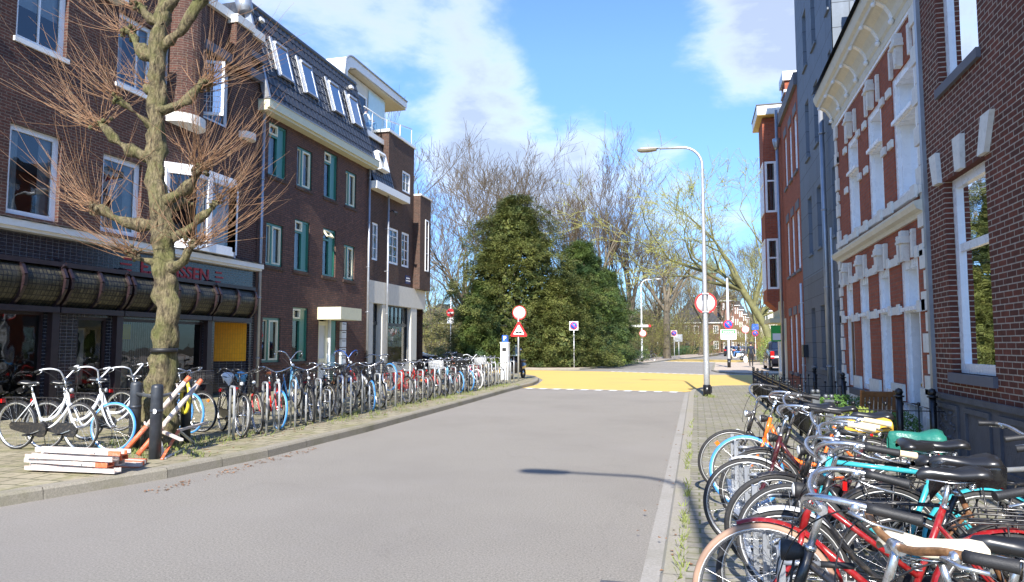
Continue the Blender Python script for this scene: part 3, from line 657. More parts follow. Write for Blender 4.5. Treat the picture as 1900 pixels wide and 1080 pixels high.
# entrance: canopy, pale door, side light, letter boxes
m = MB(); L.box(m, 23.0, 24.62, 2.55, 3.0, 0, .95); cnp = obj('canopy', m, 'cream_trim', mb_)
m = MB(); L.box(m, 23.1, 23.2, .02, 2.55, -.2, -.04); L.box(m, 23.2, 23.85, .02, .25, -.16, -.08); L.box(m, 23.2, 23.85, 1.0, 1.12, -.16, -.08); L.box(m, 23.2, 23.85, 2.35, 2.5, -.16, -.08); L.box(m, 23.2, 23.3, .25, 2.35, -.16, -.08); L.box(m, 23.75, 23.9, .02, 2.55, -.18, -.07)
dr = obj('door', m, 'cream_bright', mb_); m = MB(); m.quad(L.p(23.3, .25, -.12), L.p(23.75, .25, -.12), L.p(23.75, 2.35, -.12), L.p(23.3, 2.35, -.12)); obj('pane', m, 'blind', dr)
m = MB(); m.tube([L.p(23.8, 1.0, -.03), L.p(23.8, 1.3, -.03)], .015, 6); obj('handle', m, 'white_metal', dr)
m = MB(); L.box(m, 24.0, 24.4, .02, 2.55, -.18, -.02); obj('door_panel', m, 'green_frame', mb_)
m = MB(); L.box(m, 23.92, 23.98, .02, 2.55, -.15, .02); obj('door_post', m, 'white_metal', mb_)
for k in range(6):
    v = .55 + k * .33; m = MB(); L.box(m, 24.68, 25.05, v, v + .3, .002, .09); lb = obj('letter_box', m, 'white_metal', mb_); m = MB(); L.box(m, 24.73, 25.0, v + .22, v + .25, .09, .094); obj('slot', m, 'sign_black', lb)
# cream box gutter
m = MB(); L.box(m, A0 - .12, 27.1, 9.18, 9.45, 0, .42); L.box(m, A0 - .12, 27.1, 9.1, 9.18, 0, .34); obj('gutter', m, 'cream_trim', mb_)
m = MB(); L.box(m, A0 - .15, 27.13, 9.45, 9.47, -.2, .45); obj('gutter_lead', m, 'zinc', mb_)
# mansard
ro = L.p(A0, 9.46, .22); top_w = -.72; H_ = 3.42
m = MB(); V_ = Vector((-(.22 - top_w), 0, H_)); tiles(m, ro, (0, 1, 0), V_, 7.75, V_.length)
rf = obj('roof', m, 'slate_tile', mb_)
m = MB(); m.quad(ro + Vector((-.05, 0, 0)), ro + Vector((-.05, 7.75, 0)), ro + V_ + Vector((-.05, 7.75, 0)), ro + V_ + Vector((-.05, 0, 0)))
for uu in (A0, A0 + 7.75): m.F([m.P(q) for q in (L.p(uu, 9.2, .2), L.p(uu, 9.46, .2), L.p(uu, 9.46 + H_, top_w), L.p(uu, 9.46 + H_, -9), L.p(uu, 9.2, -9))])
m.quad(L.p(A0, 9.46 + H_, top_w), L.p(A0 + 7.75, 9.46 + H_, top_w), L.p(A0 + 7.75, 9.46 + H_, -9), L.p(A0, 9.46 + H_, -9)); m.quad(L.p(A0, 9.2, -9), L.p(A0 + 7.75, 9.2, -9), L.p(A0 + 7.75, 9.46 + H_, -9), L.p(A0, 9.46 + H_, -9))
obj('roof_deck', m, 'slate_tile', mb_)
m = MB(); m.tube([L.p(A0 + k * 7.75 / 24, 9.46 + H_ + .03, top_w - .03) for k in range(25)], .11, 8); obj('ridge', m, 'slate_tile', mb_)
m = MB(); m.tube([L.p(A0 - .08, 9.46 + H_ + .12, top_w - .02), L.p(A0 - .08, 9.46 + H_ - .5, top_w + .13)], .26, 12); m.bar(L.p(A0 - .05, 9.5, .28), L.p(A0 - .05, 9.46 + H_, top_w + .06), .1, .22); obj('roof_end', m, 'zinc', mb_)
Vn = V_.normalized(); Nn = Vector((0, 1, 0)).cross(Vn)
for k, uc in enumerate((20.75, 22.38, 24.42, 26.02)):
    w2, hh, s0 = .39, 1.30, 1.28
    bM_ = frameM(ro + Vector((0, uc - A0, 0)) + Vn * s0 + Nn * .05, (0, 1, 0), Vn)
    m = MB(bM_); m.box(-w2, -w2 + .06, 0, hh, 0, .09); m.box(w2 - .06, w2, 0, hh, 0, .09); m.box(-w2 + .06, w2 - .06, 0, .07, 0, .089); m.box(-w2 + .06, w2 - .06, hh - .09, hh, 0, .12)
    sk = obj('skylight', m, 'zinc', mb_); m = MB(bM_); m.quad((-w2 + .04, .04, .075), (w2 - .04, .04, .075), (w2 - .04, hh - .06, .075), (-w2 + .04, hh - .06, .075)); obj('pane', m, 'glass_sky', sk)
    obj('flashing', MB(bM_).box(-w2 - .17, -w2 - .03, -.05, hh + .1, .0, .05), 'zinc', sk); obj('flashing', MB(bM_).box(w2 + .03, w2 + .1, -.05, hh + .1, .0, .05), 'zinc', sk)
    m = MB(bM_); m.quad((-w2 + .05, .05, .02), (w2 - .05, .05, .02), (w2 - .05, hh - .07, .02), (-w2 + .05, hh - .07, .02)); obj('blind', m, 'blind', sk)
for uu in (19.85, 26.2): obj('roof_vent', MB(frameM(ro + Vector((0, uu - A0, 0)) + Vn * 3.1 + Nn * .05, (0, 1, 0), Vn)).box(-.1, .1, -.06, .06, 0, .12), 'white_trim', mb_)
pipe(L, mb_, 19.3, 0.3, 9.1, .1, .05); pipe(L, mb_, 26.86, .2, 9.1, .1, .05)
# ------------------------------------------------------------------ LEFT: corner building with pale ground floor and roof terrace
cb = thing('corner_building', 'dark brick corner house with pale shop ground floor, glass roof terrace and penthouse', 'building', (-13.4, 30, 0))
B0, B1 = 26.98, 33.3
m = MB(); hs = [(27.36, 27.98, 5.28, 6.92), (29.08, 30.13, 5.32, 6.98), (30.5, 31.4, 5.33, 6.99)]
holewall(m, L, B0, B1 - .02, 4.35, 8.42, hs, .16)
# brick tower rising flush with the wall
hs2 = [(30.5, 31.45, 8.95, 9.95)]
holewall(m, L, 28.95, 31.9, 8.42, 11.35, hs2, .14); L.box(m, 28.95, 29.0, 8.42, 11.35, -1.4, -.002); L.box(m, 31.85, 31.9, 8.42, 11.35, -1.4, -.002); L.box(m, 28.95, 31.9, 8.42, 11.35, -1.5, -1.4)
L.box(m, 31.9, B1, 4.35, 9.0, -.3, .36)
shell(m, L, B0, B1, 0, 4.36, 9); shell(m, L, B0, B1, 4.35, 8.6, 9)
obj('wall', m, 'brick_brown', cb)
window(L, cb, *hs[0], fw=.09, w=-.04, cols=(27.6,), rows=(5.8, 6.4), mw=.025); window(L, cb, *hs[1], fw=.1, w=-.03, cols=(29.6,), rows=(5.7, 6.15, 6.6), mw=.03); window(L, cb, *hs[2], fw=.1, w=-.03, cols=(30.95,), rows=(5.7, 6.15, 6.6), mw=.03)
window(L, cb, *hs2[0], fw=.09, w=-.02, cols=(30.98,), rows=(9.45,), mw=.03)
m = MB(); F2 = Fac(-13.4 + .36, 1); window(F2, cb, 32.55, 33.0, 5.3, 7.9, fw=.06, w=.03, rows=(6.2, 7.0), mw=.02)
floors(L, cb, B0, B1, [3.6, 7.6, 8.4])
# cream gutter and steep tiles between
m = MB(); L.box(m, 26.98, 30.55, 8.3, 8.62, 0, .38); obj('gutter', m, 'white_trim', cb)
ro = L.p(27.02, 8.62, .2); V_ = Vector((-.62, 0, 2.25)); m = MB(); tiles(m, ro, (0, 1, 0), V_, 2.2, V_.length)
obj('roof', m, 'slate_tile', cb)
m = MB(); m.F([m.P(q) for q in (L.p(29.15, 8.62, .2), L.p(29.15, 10.87, -.42), L.p(29.15, 10.87, -2), L.p(29.15, 8.62, -2))]); m.quad(ro + Vector((-.06, 0, 0)), ro + Vector((-.06, 2.2, 0)), ro + V_ + Vector((-.06, 2.2, 0)), ro + V_ + Vector((-.06, 0, 0))); obj('roof_side', m, 'slate_tile', cb)
# slanted tiles continue in front of the tower (photo: tiled face next to the lit brick return)
Vn = V_.normalized(); Nn = Vector((0, 1, 0)).cross(Vn)
bM_ = frameM(ro + Vector((0, .95, 0)) + Vn * .62 + Nn * .06, (0, 1, 0), Vn)
m = MB(bM_); m.box(-.42, -.32, 0, .85, 0, .24); m.box(.32, .42, 0, .85, 0, .24); m.box(-.32, .32, 0, .1, 0, .239); m.box(-.32, .32, .75, .85, 0, .26); m.box(-.32, -.26, .1, .75, .05, .14); m.box(.26, .32, .1, .75, .05, .14)
dw = obj('roof_window', m, 'white_gloss', cb); m = MB(bM_); m.quad((-.3, .05, .12), (.3, .05, .12), (.3, .8, .12), (-.3, .8, .12)); obj('pane', m, 'glass_shop', dw)
# terrace deck, parapet copings, glass balustrade
m = MB(); L.box(m, 27.0, 29.0, 10.75, 10.98, -7, -.25); L.box(m, 28.85, 32.0, 11.35, 11.47, -1.5, .06); obj('terrace_edge', m, 'white_trim', cb)
m = MB(); L.box(m, 31.9, 33.33, 9.0, 9.08, -.4, .4); obj('coping', m, 'stone_white', cb)
m = MB(); L.box(m, 26.98, 31.9, 10.72, 10.75, -8, -.3); obj('terrace_floor', m, 'interior', cb)
m = MB(); rl = [L.p(27.1, 11.95, -.35), L.p(28.9, 12.0, -.35), L.p(31.8, 12.35, -.12)]
m.tube(rl, .025, 6)
for q in (L.p(27.9, 11.0, -.35), L.p(29.3, 11.45, -.3), L.p(30.6, 11.45, -.2), L.p(31.8, 11.45, -.12)): m.tube([q, Vector((q.x, q.y, 11.98 if q.y < 29 else 12.0 + (q.y - 28.9) * .12))], .022, 6)
bal = obj('balustrade', m, 'white_metal', cb); m = MB(); m.quad(L.p(27.1, 11.0, -.35), L.p(28.9, 11.0, -.35), L.p(28.9, 11.9, -.35), L.p(27.1, 11.9, -.35)); m.quad(L.p(28.95, 11.5, -.33), L.p(31.8, 11.5, -.12), L.p(31.8, 12.25, -.12), L.p(28.95, 11.9, -.33)); obj('pane', m, 'glass_clear', bal)
# penthouse with curved white roof
PX = -15.2; P2 = Fac(PX, 1)
m = MB(); holewall(m, P2, 27.35, 32.2, 10.7, 14.1, [(28.3, 30.3, 11.0, 13.55)], .1); shell(m, P2, 27.35, 32.2, 10.7, 14.1, 6); obj('penthouse_wall', m, 'render_pale', cb)
window(P2, cb, 28.3, 30.3, 11.0, 13.55, 'white_gloss', .08, -.02, cols=(29.2, 29.35), mw=.08, gl='glass_shop')
m = MB(); m.quad(P2.p(30.35, 10.8, .03), P2.p(32.2, 10.8, .03), P2.p(32.2, 14.0, .03), P2.p(30.35, 14.0, .03)); obj('glass_screen', m, 'pale_glass', cb) if 'pale_glass' in MATS else (paint('pale_glass', (.48, .62, .60), .15, var=.05, spec=.7), obj('glass_screen', m, 'pale_glass', cb))
m = MB(); pr = []
for k in range(9): a = R(k * 90 / 8); pr.append((27.25 + .75 - .75 * math.cos(a), 13.95 + .65 * math.sin(a)))
up_ = [(27.25, 13.3)] + pr + [(34.1, 14.62)]; lo_ = [(34.1, 14.28), (28.2, 14.2), (27.75, 14.05), (27.52, 13.8), (27.52, 13.3)]
m.prism(up_ + lo_, lambda p, q, w: P2.p(p, q, w), -6, .42, smooth=False); pr_ = obj('curved_roof', m, 'white_trim', cb)
m = MB(); P2.box(m, 28.3, 34.05, 14.16, 14.195, -5.9, .40); obj('soffit', m, 'soffit_pale', cb)
m = MB(); m.tube([P2.p(a, b + .02, .44) for a, b in up_], .045, 6); obj('roof_trim', m, 'zinc', cb)
# pale ground floor: band, pillars, door, shop window
m = MB(); L.box(m, B0 - .02, B1, 3.42, 4.37, -.3, .1)
for a, b in ((B0 - .02, 27.42), (28.33, 28.78), (31.55, 32.25)): L.box(m, a, b, .0, 3.42, -.3, .08)
L.box(m, 28.78, 31.55, 0, .78, -.3, .02); obj('pale_front', m, 'render_pale', cb)
m = MB(); L.box(m, 27.42, 28.33, .05, 2.5, -.3, -.22); L.box(m, 27.42, 28.33, 2.5, 2.62, -.3, -.16); L.box(m, 27.5, 27.95, .3, 1.1, -.22, -.2); L.box(m, 27.5, 28.25, 1.3, 2.3, -.22, -.2); dr = obj('door', m, 'door_dark', cb)
m = MB(); m.tube([L.p(28.2, 1.0, -.16), L.p(28.2, 1.2, -.16)], .02, 6); L.box(m, 27.6, 27.75, 1.45, 1.55, -.2, -.19); obj('handle', m, 'brass', dr)
window(L, cb, 27.42, 28.33, 2.62, 3.42, 'dark_frame', .05, -.18, cols=(27.72, 28.0), back=('half', 'curtain'), name='fanlight')
window(L, cb, 28.78, 31.55, 2.55, 3.42, 'dark_frame', .07, -.12, cols=(29.2, 29.65, 30.1, 30.55, 31.0), mw=.05, back=('half', 'curtain'), name='fanlight')
window(L, cb, 28.78, 31.55, .78, 2.55, 'dark_frame', .07, -.12, gl='glass_shop', name='shop_window')
m = MB(); L.box(m, 28.85, 31.2, 1.55, 2.0, -.21, -.205); paint('frosted', (.35, .4, .4), .4); obj('window_film', m, 'frosted', cb)
m = MB()
for k in range(7): L.box(m, 29.4 + k * .2, 29.4 + k * .2 + .12, 1.75, 1.82, -.204, -.2)
obj('film_marks', m, 'sign_navy', cb)
m = MB(); L.box(m, 28.8, 31.5, .85, 1.2, -.6, -.3); obj('window_shelf', m, 'brown_frame', cb)
m = MB(); L.box(m, B0, B1, 0.02, .06, -3, -.3); L.box(m, B0, B1, 0, 3.6, -3.1, -3); obj('shop_room', m, 'interior', cb)
pipe(L, cb, 28.62, .2, 8.3, .17, .045, 'zinc')
# street name plate and a wall lamp
t = tag(obj('street_name_plate', L.box(MB(), 30.95, 31.55, 4.55, 4.95, .002, .025), 'sign_navy'), 'small dark blue enamel street name plate on the corner house', 'sign')
m = MB()
for v, a, b in ((4.82, 31.05, 31.42), (4.70, 31.0, 31.5)):
    k = a
    while k < b: L.box(m, k, k + .03, v - .03, v + .03, .026, .029); k += .045
obj('lettering', m, 'sign_white', t)
t = tag(obj('wall_lamp', MB().tube([L.p(29.0, 7.65, 0), L.p(29.0, 7.7, .2), L.p(29.05, 7.55, .4)], [.03, .03, .08], 8), 'dark_frame'), 'small black spotlight on the brick above the corner shop', 'lamp')
# ================================================================== RIGHT SIDE
Q = Fac(3.2, -1)
def lintel(F, par, u0, u1, v, h=.24, mat='grey_lintel', w=.02):
    m = MB(); F.box(m, u0, u1, v, v + h, .002, w); return obj('lintel', m, mat, par)
# ---- nearest dark brick house
na = thing('brick_house', 'dark reddish brick house at the near right with a grey relief plinth', 'house', (3.2, 7.5, 0))
hA = [(8.9, 10.25, 1.25, 3.75), (6.0, 7.2, 1.25, 3.75), (8.9, 10.25, 5.0, 7.3), (6.0, 7.2, 5.0, 7.3)]
m = MB(); holewall(m, Q, 2.5, 11.0, .95, 9.5, hA, .2); shell(m, Q, 2.5, 11.0, 0, 9.5, 8); obj('wall', m, 'brick_house', na)
for h_ in hA: window(Q, na, *h_, fw=.12, rows=(h_[2] + 1.6,), mw=.1, back=('curtain', 'curtain'), sill=.12)
for a, b, v in ((8.9, 10.25, 3.75), (6.0, 7.2, 3.75), (8.9, 10.25, 7.3), (6.0, 7.2, 7.3)):
    for u, sx_ in ((a - .25, 1), (b + .05, -1), ((a + b) / 2 - .1, 0)):
        m = MB(); m.prism([(u + .1 * (sx_ > 0), v), (u + .2 + .1 * (sx_ > 0), v), (u + .2 - .08 * sx_ + .03, v + .42), (u - .08 * sx_ - .03, v + .42)], lambda p, q, w: Q.p(p, q, w), .002, .06); obj('keystone', m, 'stone_white', na)
m = MB(); Q.box(m, 2.5, 11.0, 0, .95, -.2, .03); Q.box(m, 2.5, 11.0, .90, .97, .03, .07)
for u in (8.0, 9.0, 10.0): Q.box(m, u, u + .78, .2, .26, .03, .06); Q.box(m, u, u + .78, .78, .84, .03, .06); Q.box(m, u, u + .06, .26, .78, .03, .059); Q.box(m, u + .72, u + .78, .26, .78, .03, .059)
rn = random.Random(4)
for k in range(60):
    u = rn.uniform(10.1, 10.7); v = rn.uniform(.3, .74); m.ball(Q.p(u, v, .032), rn.uniform(.012, .03), 6)
obj('plinth', m, 'plinth_dark', na)
floors(Q, na, 2.5, 11.0, [.9, 4.5, 8.0])
# ---- ornate red brick and white stone house
orn = thing('ornate_house', 'red brick house with white stone bands, carved keystones and a deep cream cornice', 'house', (3.2, 14, 0))
g_op = [(16.0, 16.72, .75, 2.92), (14.62, 15.42, .75, 2.92), (13.1, 13.9, .75, 2.92), (11.5, 12.42, .05, 2.92)]
u_op = [(15.05, 16.05, 3.9, 5.9), (13.2, 14.25, 3.9, 5.9), (11.25, 12.5, 3.9, 5.95)]
m = MB(); holewall(m, Q, 11.02, 17.2, 0.7, 6.7, g_op + u_op, .3); shell(m, Q, 11.02, 17.2, 0, 6.9, 8); obj('wall', m, 'brick_red', orn)
m = MB(); holewall(m, Q, 11.02, 17.2, 0, .7, [(11.5, 12.42, .02, .7)], .3, .03); obj('white_plinth', m, 'white_gloss', orn)
m = MB()
for a, b in ((12.5, 15.9), (16.8, 17.2)): Q.box(m, a, b, .62, .74, .03, .16)
obj('plinth_ledge', m, 'plinth_dark', orn)
def casing(u0, u1, v0, v1, name='window', split=None, door=False):
    m = MB(); t = .13; w = -.02
    Q.box(m, u0, u0 + t, v0, v1, -.28, w); Q.box(m, u1 - t, u1, v0, v1, -.28, w); Q.box(m, u0 + t, u1 - t, v1 - t, v1, -.28, w - .002)
    if not door: Q.box(m, u0 + t, u1 - t, v0, v0 + .1, -.28, w - .002)
    Q.box(m, u0 + t, u0 + t + .04, v0, v1 - t, -.2, w - .05); Q.box(m, u1 - t - .04, u1 - t, v0, v1 - t, -.2, w - .05)
    if split: Q.box(m, u0 + t, u1 - t, split - .05, split + .06, -.26, w + .01); Q.box(m, u0 + t - .05, u1 - t + .05, split - .03, split + .03, w - .04, w + .07)
    f = obj(name, m, 'white_gloss', orn)
    p = MB(); vv = split if door else v0; p.quad(Q.p(u0 + t, vv, -.2), Q.p(u1 - t, vv, -.2), Q.p(u1 - t, v1 - t, -.2), Q.p(u0 + t, v1 - t, -.2)); obj('pane', p, 'glass', f)
    c_ = MB(); c_.grid([[Q.p(u0 + (u1 - u0) * i / 12, v, -.36 + .02 * (-1) ** i) for i in range(13)] for v in (vv, v1)]); obj('curtain', c_, 'blind', f)
    return f
for o_ in g_op[:3]: casing(*o_, split=2.2)
casing(*g_op[3], name='door_frame', split=2.16, door=True)
for o_ in u_op: casing(*o_, split=5.2)
m = MB(); Q.box(m, 11.63, 12.29, .05, 2.1, -.26, -.2)
for a, b, c, d_ in ((11.7, 11.92, .2, .9), (12.0, 12.22, .2, .9), (11.7, 11.92, 1.05, 1.95), (12.0, 12.22, 1.05, 1.95)): Q.box(m, a, b, c, d_, -.2, -.18)
dr = obj('door', m, 'wood_door', orn); m = MB(); m.ball(Q.p(11.96, 1.0, -.14), .05, 10); m.tube([Q.p(11.96, .85, -.17), Q.p(11.96, 1.15, -.17)], .012, 6); obj('handle', m, 'brass', dr)
m = MB(); Q.box(m, 16.2, 16.28, .1, 2.1, -.1, 0); obj('plank', m, 'wood_door', orn)
# bands, sill courses and string course
m = MB()
segs = [(11.1, 11.5), (12.42, 13.1), (13.9, 14.62), (15.42, 16.0), (16.72, 17.2)]
for v, h in ((2.10, .13), (2.9, .13)):
    for a, b in segs:
        m = MB(); Q.box(m, a, b, v, v + h, .002, .03); mid_ = (a + b) / 2; Q.box(m, a, min(b, a + .16), v - .01, v + h + .03, .03, .05); Q.box(m, max(a, b - .16), b, v - .01, v + h + .03, .03, .05); obj('stone_band', m, 'stone_white', orn)
for a, b in [(12.5, 13.2), (14.25, 15.05), (16.05, 17.2)]:
    for v in (4.85, 5.72): obj('stone_block', Q.box(MB(), a, a + .26, v, v + .13, .002, .04), 'stone_white', orn); obj('stone_block', Q.box(MB(), b - .26, b, v, v + .13, .002, .04), 'stone_white', orn)
for a, b in segs: obj('stone_band', Q.box(MB(), a, b, .72, .98, .002, .05), 'stone_white', orn)
m = MB(); pr = [(0, 3.46), (.04, 3.46), (.06, 3.52), (.13, 3.55), (.16, 3.62), (.16, 3.66), (0, 3.70)]
m.prism(pr, lambda p, q, w: Q.p(w, q, p), 11.0, 17.3); obj('string_course', m, 'cornice_cream', orn)
m = MB(); Q.box(m, 11.0, 17.2, 3.78, 3.9, .002, .07)
for a, b, _, _ in u_op: Q.box(m, a - .12, a + .1, 3.74, 3.93, .07, .11); Q.box(m, b - .1, b + .12, 3.74, 3.93, .07, .11)
obj('sill_course', m, 'stone_white', orn)
def keystone(u, v, s=1.):
    m = MB(); P_ = lambda p, q, w: Q.p(u + p * s, v + q * s, w)
    m.prism([(-.07, 0), (.07, 0), (.11, .30), (-.11, .30)], P_, .002, .10); m.prism([(-.10, .02), (-.04, .02), (-.05, .28), (-.10, .28)], P_, .10, .12)
    m.prism([(-.15, .30), (.15, .30), (.15, .34), (-.15, .34)], P_, .002, .15); m.prism([(-.13, .34), (.13, .34), (.14, .42), (-.14, .42)], P_, .002, .13); m.prism([(-.10, .42), (.10, .42), (.08, .52), (-.08, .52)], P_, .002, .11)
    return obj('keystone', m, 'stone_white', orn)
for a, b, _, v in g_op:
    c_ = (a + b) / 2; keystone(c_, v - .02, .9)
    for s_ in (-1, 1):
        m = MB(); x = c_ + s_ * (.30 if b - a < .9 else .36); m.prism([(x - .05, v - .0), (x + .05, v), (x + .05 + s_ * .03, v + .42), (x - .05 + s_ * .03, v + .42)], lambda p, q, w: Q.p(p, q, w), .002, .06); m.ball(Q.p(x + s_ * .03, v + .37, .06), .02, 6); obj('stone_block', m, 'stone_white', orn)
for a, b, _, v in u_op:
    c_ = (a + b) / 2; keystone(c_, v + .0, 1.)
    for s_ in (-1, 1):
        m = MB(); x = c_ + s_ * (b - a) * .42; m.prism([(x - .05, v - .0), (x + .05, v), (x + .05, v + .46), (x - .05, v + .46)], lambda p, q, w: Q.p(p, q, w), .002, .05); obj('stone_block', m, 'stone_white', orn)
for k in range(23):
    v = .0 + k * .3; w_ = .26 if k % 2 else .15; pd = .05 if k % 2 else .035
    obj('quoin', Q.box(MB(), 11.0, 11.0 + w_, v, v + .27, .0, pd), 'stone_white', orn); obj('quoin', Q.box(MB(), 17.2 - w_, 17.2, v, v + .27, .0, pd), 'stone_white', orn)

m = MB(); Q.box(m, 10.9, 11.0, 0, 6.9, .0, .05); obj('drain_strip', m, 'zinc', orn)
# cornice
pr = [(0, 6.62), (.05, 6.62), (.07, 6.70), (.05, 6.76), (.09, 6.80), (.13, 6.90), (.22, 7.02), (.36, 7.10), (.42, 7.10), (.44, 7.16), (.50, 7.20), (.55, 7.32), (.55, 7.38), (0, 7.40)]
m = MB(); m.prism(pr, lambda p, q, w: Q.p(w, q, p * .78), 11.0, 17.35); cn_ = obj('cornice', m, 'cornice_cream', orn)
cove = pr[4:9]
for k in range(8):
    u = 11.15 + k * .86; m = MB()
    m.prism([(p + .02, q - .01) for p, q in cove] + [(p, q + .02) for p, q in cove[::-1]], lambda p, q, w: Q.p(w, q, p * .78), u - .05, u + .05); m.ball(Q.p(u, 6.76, .09), .05, 8); m.ball(Q.p(u, 7.07, .34), .04, 8); obj('bracket', m, 'white_gloss', cn_)
m = MB(); Q.box(m, 11.0, 17.3, 6.56, 6.62, .002, .03); obj('frieze', m, 'white_gloss', orn)
m = MB(); m.quad(Q.p(11, 7.39, .5), Q.p(17.2, 7.39, .5), Q.p(17.2, 9.4, -1.6), Q.p(11, 9.4, -1.6)); m.quad(Q.p(11, 9.4, -1.6), Q.p(17.2, 9.4, -1.6), Q.p(17.2, 9.4, -8), Q.p(11, 9.4, -8)); obj('roof', m, 'slate_tile', orn)
m = MB(); Q.box(m, 14.9, 16.2, 7.4, 9.9, -1.8, -.35); dm = obj('dormer', m, 'brick_red', orn)
m = MB(); Q.box(m, 14.8, 14.98, 7.4, 9.9, -.5, -.3); Q.box(m, 16.1, 16.3, 7.4, 9.9, -.5, -.3); Q.box(m, 14.98, 16.1, 8.6, 8.8, -.5, -.31); Q.box(m, 15.2, 15.9, 7.5, 8.5, -.36, -.32); obj('dormer_trim', m, 'white_gloss', dm)
floors(Q, orn, 11.02, 17.2, [.6, 3.6, 6.6])
# ---- grey panelled house
gh = thing('grey_house', 'tall house clad in blue grey panels over a grey rendered ground floor', 'house', (3.2, 20, 0))
cols_ = [(20.85, 21.5), (19.35, 19.98), (17.45, 17.8)]; rows_ = [(1.03, 2.65), (4.17, 5.8), (6.93, 8.6), (9.6, 11.25)]
hs = [(a, b, c, d_) for a, b in cols_ for c, d_ in rows_]
m = MB(); holewall(m, Q, 17.22, 22.9, 3.55, 14.5, [h for h in hs if h[2] > 3], .24); shell(m, Q, 17.22, 22.9, 3.55, 14.5, 8); obj('wall', m, 'panel_slate', gh)
m = MB(); holewall(m, Q, 17.22, 22.9, 0, 3.55, [h for h in hs if h[2] < 3], .24); Q.box(m, 17.22, 22.9, 0, .8, 0, .02); obj('lower_wall', m, 'stucco_grey', gh)
for h_ in hs: window(Q, gh, *h_, fw=.055, w=-.13, gl='glass', rows=((h_[2] + h_[3]) / 2,), mw=.04, sill=.06, sill_mat='panel_slate')
pipe(Q, gh, 18.25, .2, 7.6, .12, .06); m = MB(); m.tube([Q.p(17.9, .4, .05), Q.p(17.9, 4.4, .05)], .022, 8); obj('pipe', m, 'white_metal', gh)
floors(Q, gh, 17.22, 22.9, [.3, 3.3, 6.2, 9, 12, 14.3])
tag(obj('letter_box', Q.box(MB(), 22.3, 22.62, 1.25, 1.62, .002, .14), 'dark_frame'), 'black letter box on the wall beside the grey house', 'letter box')
# ---- red brick house with slate lintels
rh = thing('terraced_house', 'red brick house with slate grey lintels and narrow white windows beside the grey one', 'house', (3.2, 25, 0))
cols_ = [(25.75, 26.4), (24.5, 25.15), (23.25, 23.95)]; rows_ = [(.7, 2.62), (4.0, 5.92), (7.15, 9.0)]
hs = [(a, b, c, d_) for a, b in cols_ for c, d_ in rows_]
m = MB(); holewall(m, Q, 22.92, 27.3, 0, 9.75, hs, .2); shell(m, Q, 22.92, 27.3, 0, 9.75, 8); obj('wall', m, 'brick_red', rh)
for h_ in hs:
    window(Q, rh, *h_, fw=.1, w=-.04, rows=((h_[2] + h_[3]) / 2,), sill=.09); lintel(Q, rh, h_[0] - .04, h_[1] + .04, h_[3], .27)
m = MB(); Q.box(m, 22.92, 27.35, 9.75, 10.15, -.3, .1); obj('parapet', m, 'grey_lintel', rh)
pipe(Q, rh, 22.98, .1, 3.5, .06, .035, 'white_metal'); floors(Q, rh, 22.92, 27.3, [.3, 3.3, 6.5, 9.6])
# ---- corner house with stacked bay windows and a broad roof overhang
ch = thing('bay_window_house', 'bright red brick corner house with stacked white bay windows under a wide overhanging roof', 'house', (3.2, 31, 0))
m = MB(); holewall(m, Q, 27.32, 30.3, 2.6, 10.45, [], .2); shell(m, Q, 27.32, 30.3, 0, 10.45, 8)
obj('wall', m, 'brick_red', ch)
BX0, BY0, BY1 = 2.66, 28.4, 29.95
FS = FacY(BY0); FW = Fac(BX0, -1)
zs = [(3.75, 5.7), (6.72, 8.72)]
m = MB(); holewall(m, FS, BX0, 3.2, 3.3, 10.45, [(2.70, 3.12, a, b) for a, b in zs], .14); holewall(m, FW, BY0, BY1, 3.3, 10.45, [(BY0 + .05, BY1 - .05, a, b) for a, b in zs], .14)
m.quad((BX0, BY1, 3.3), (3.2, BY1, 3.3), (3.2, BY1, 10.45), (BX0, BY1, 10.45)); m.quad((BX0, BY0, 3.3), (BX0, BY1, 3.3), (3.2, BY1, 2.8), (3.2, BY0, 2.8)); m.F([m.P(p) for p in ((BX0, BY0, 3.3), (3.2, BY0, 3.3), (3.2, BY0, 2.8))])
obj('bay', m, 'brick_red', ch)
for a, b in zs:
    window(FS, ch, 2.70, 3.12, a, b, fw=.08, w=.02, rows=(a + (b - a) * .62,), mw=.06, back=('curtain', 'curtain')); window(FW, ch, BY0 + .05, BY1 - .05, a, b, fw=.08, w=.02, cols=(29.2,), rows=(a + (b - a) * .62,), mw=.06, back=('curtain', 'curtain'))
m = MB(); m.box(2.45, 3.45, 28.05, 30.45, 10.5, 10.86); m.box(3.45, 11, 27.32, 30.45, 10.46, 10.7); sl = obj('roof_overhang', m, 'white_trim', ch)
m = MB(); m.box(2.47, 3.4, 28.07, 30.4, 10.475, 10.498); obj('soffit', m, 'soffit_wood', ch)
m = MB(); m.box(2.42, 3.48, 28.02, 30.455, 10.86, 10.9); obj('roof_edge', m, 'dark_frame', ch)
m = MB(); m.box(3.5, 4.3, 28.2, 29.2, 10.7, 11.8); chm = obj('chimney', m, 'brick_red', ch); m = MB(); m.box(3.42, 4.38, 28.1, 29.3, 11.8, 12.15); m.box(3.46, 4.34, 28.15, 29.25, 11.35, 11.45); obj('chimney_cap', m, 'white_trim', chm)
m = MB(); m.tube([Q.p(27.36, .1, .14), Q.p(27.36, 10.4, .14)], .055, 10); m.lathe([(.06, 8.9), (.09, 9.0), (.13, 9.15), (.14, 9.3), (.1, 9.32)], Q.p(27.36, 0, .16), n=10); obj('downpipe', m, 'zinc', ch)
m = MB(); holewall(m, Q, 27.32, 30.3, 0, 2.6, [(28.0, 29.9, .5, 2.4)], .2); obj('shop_front_wall', m, 'render_pale', ch)
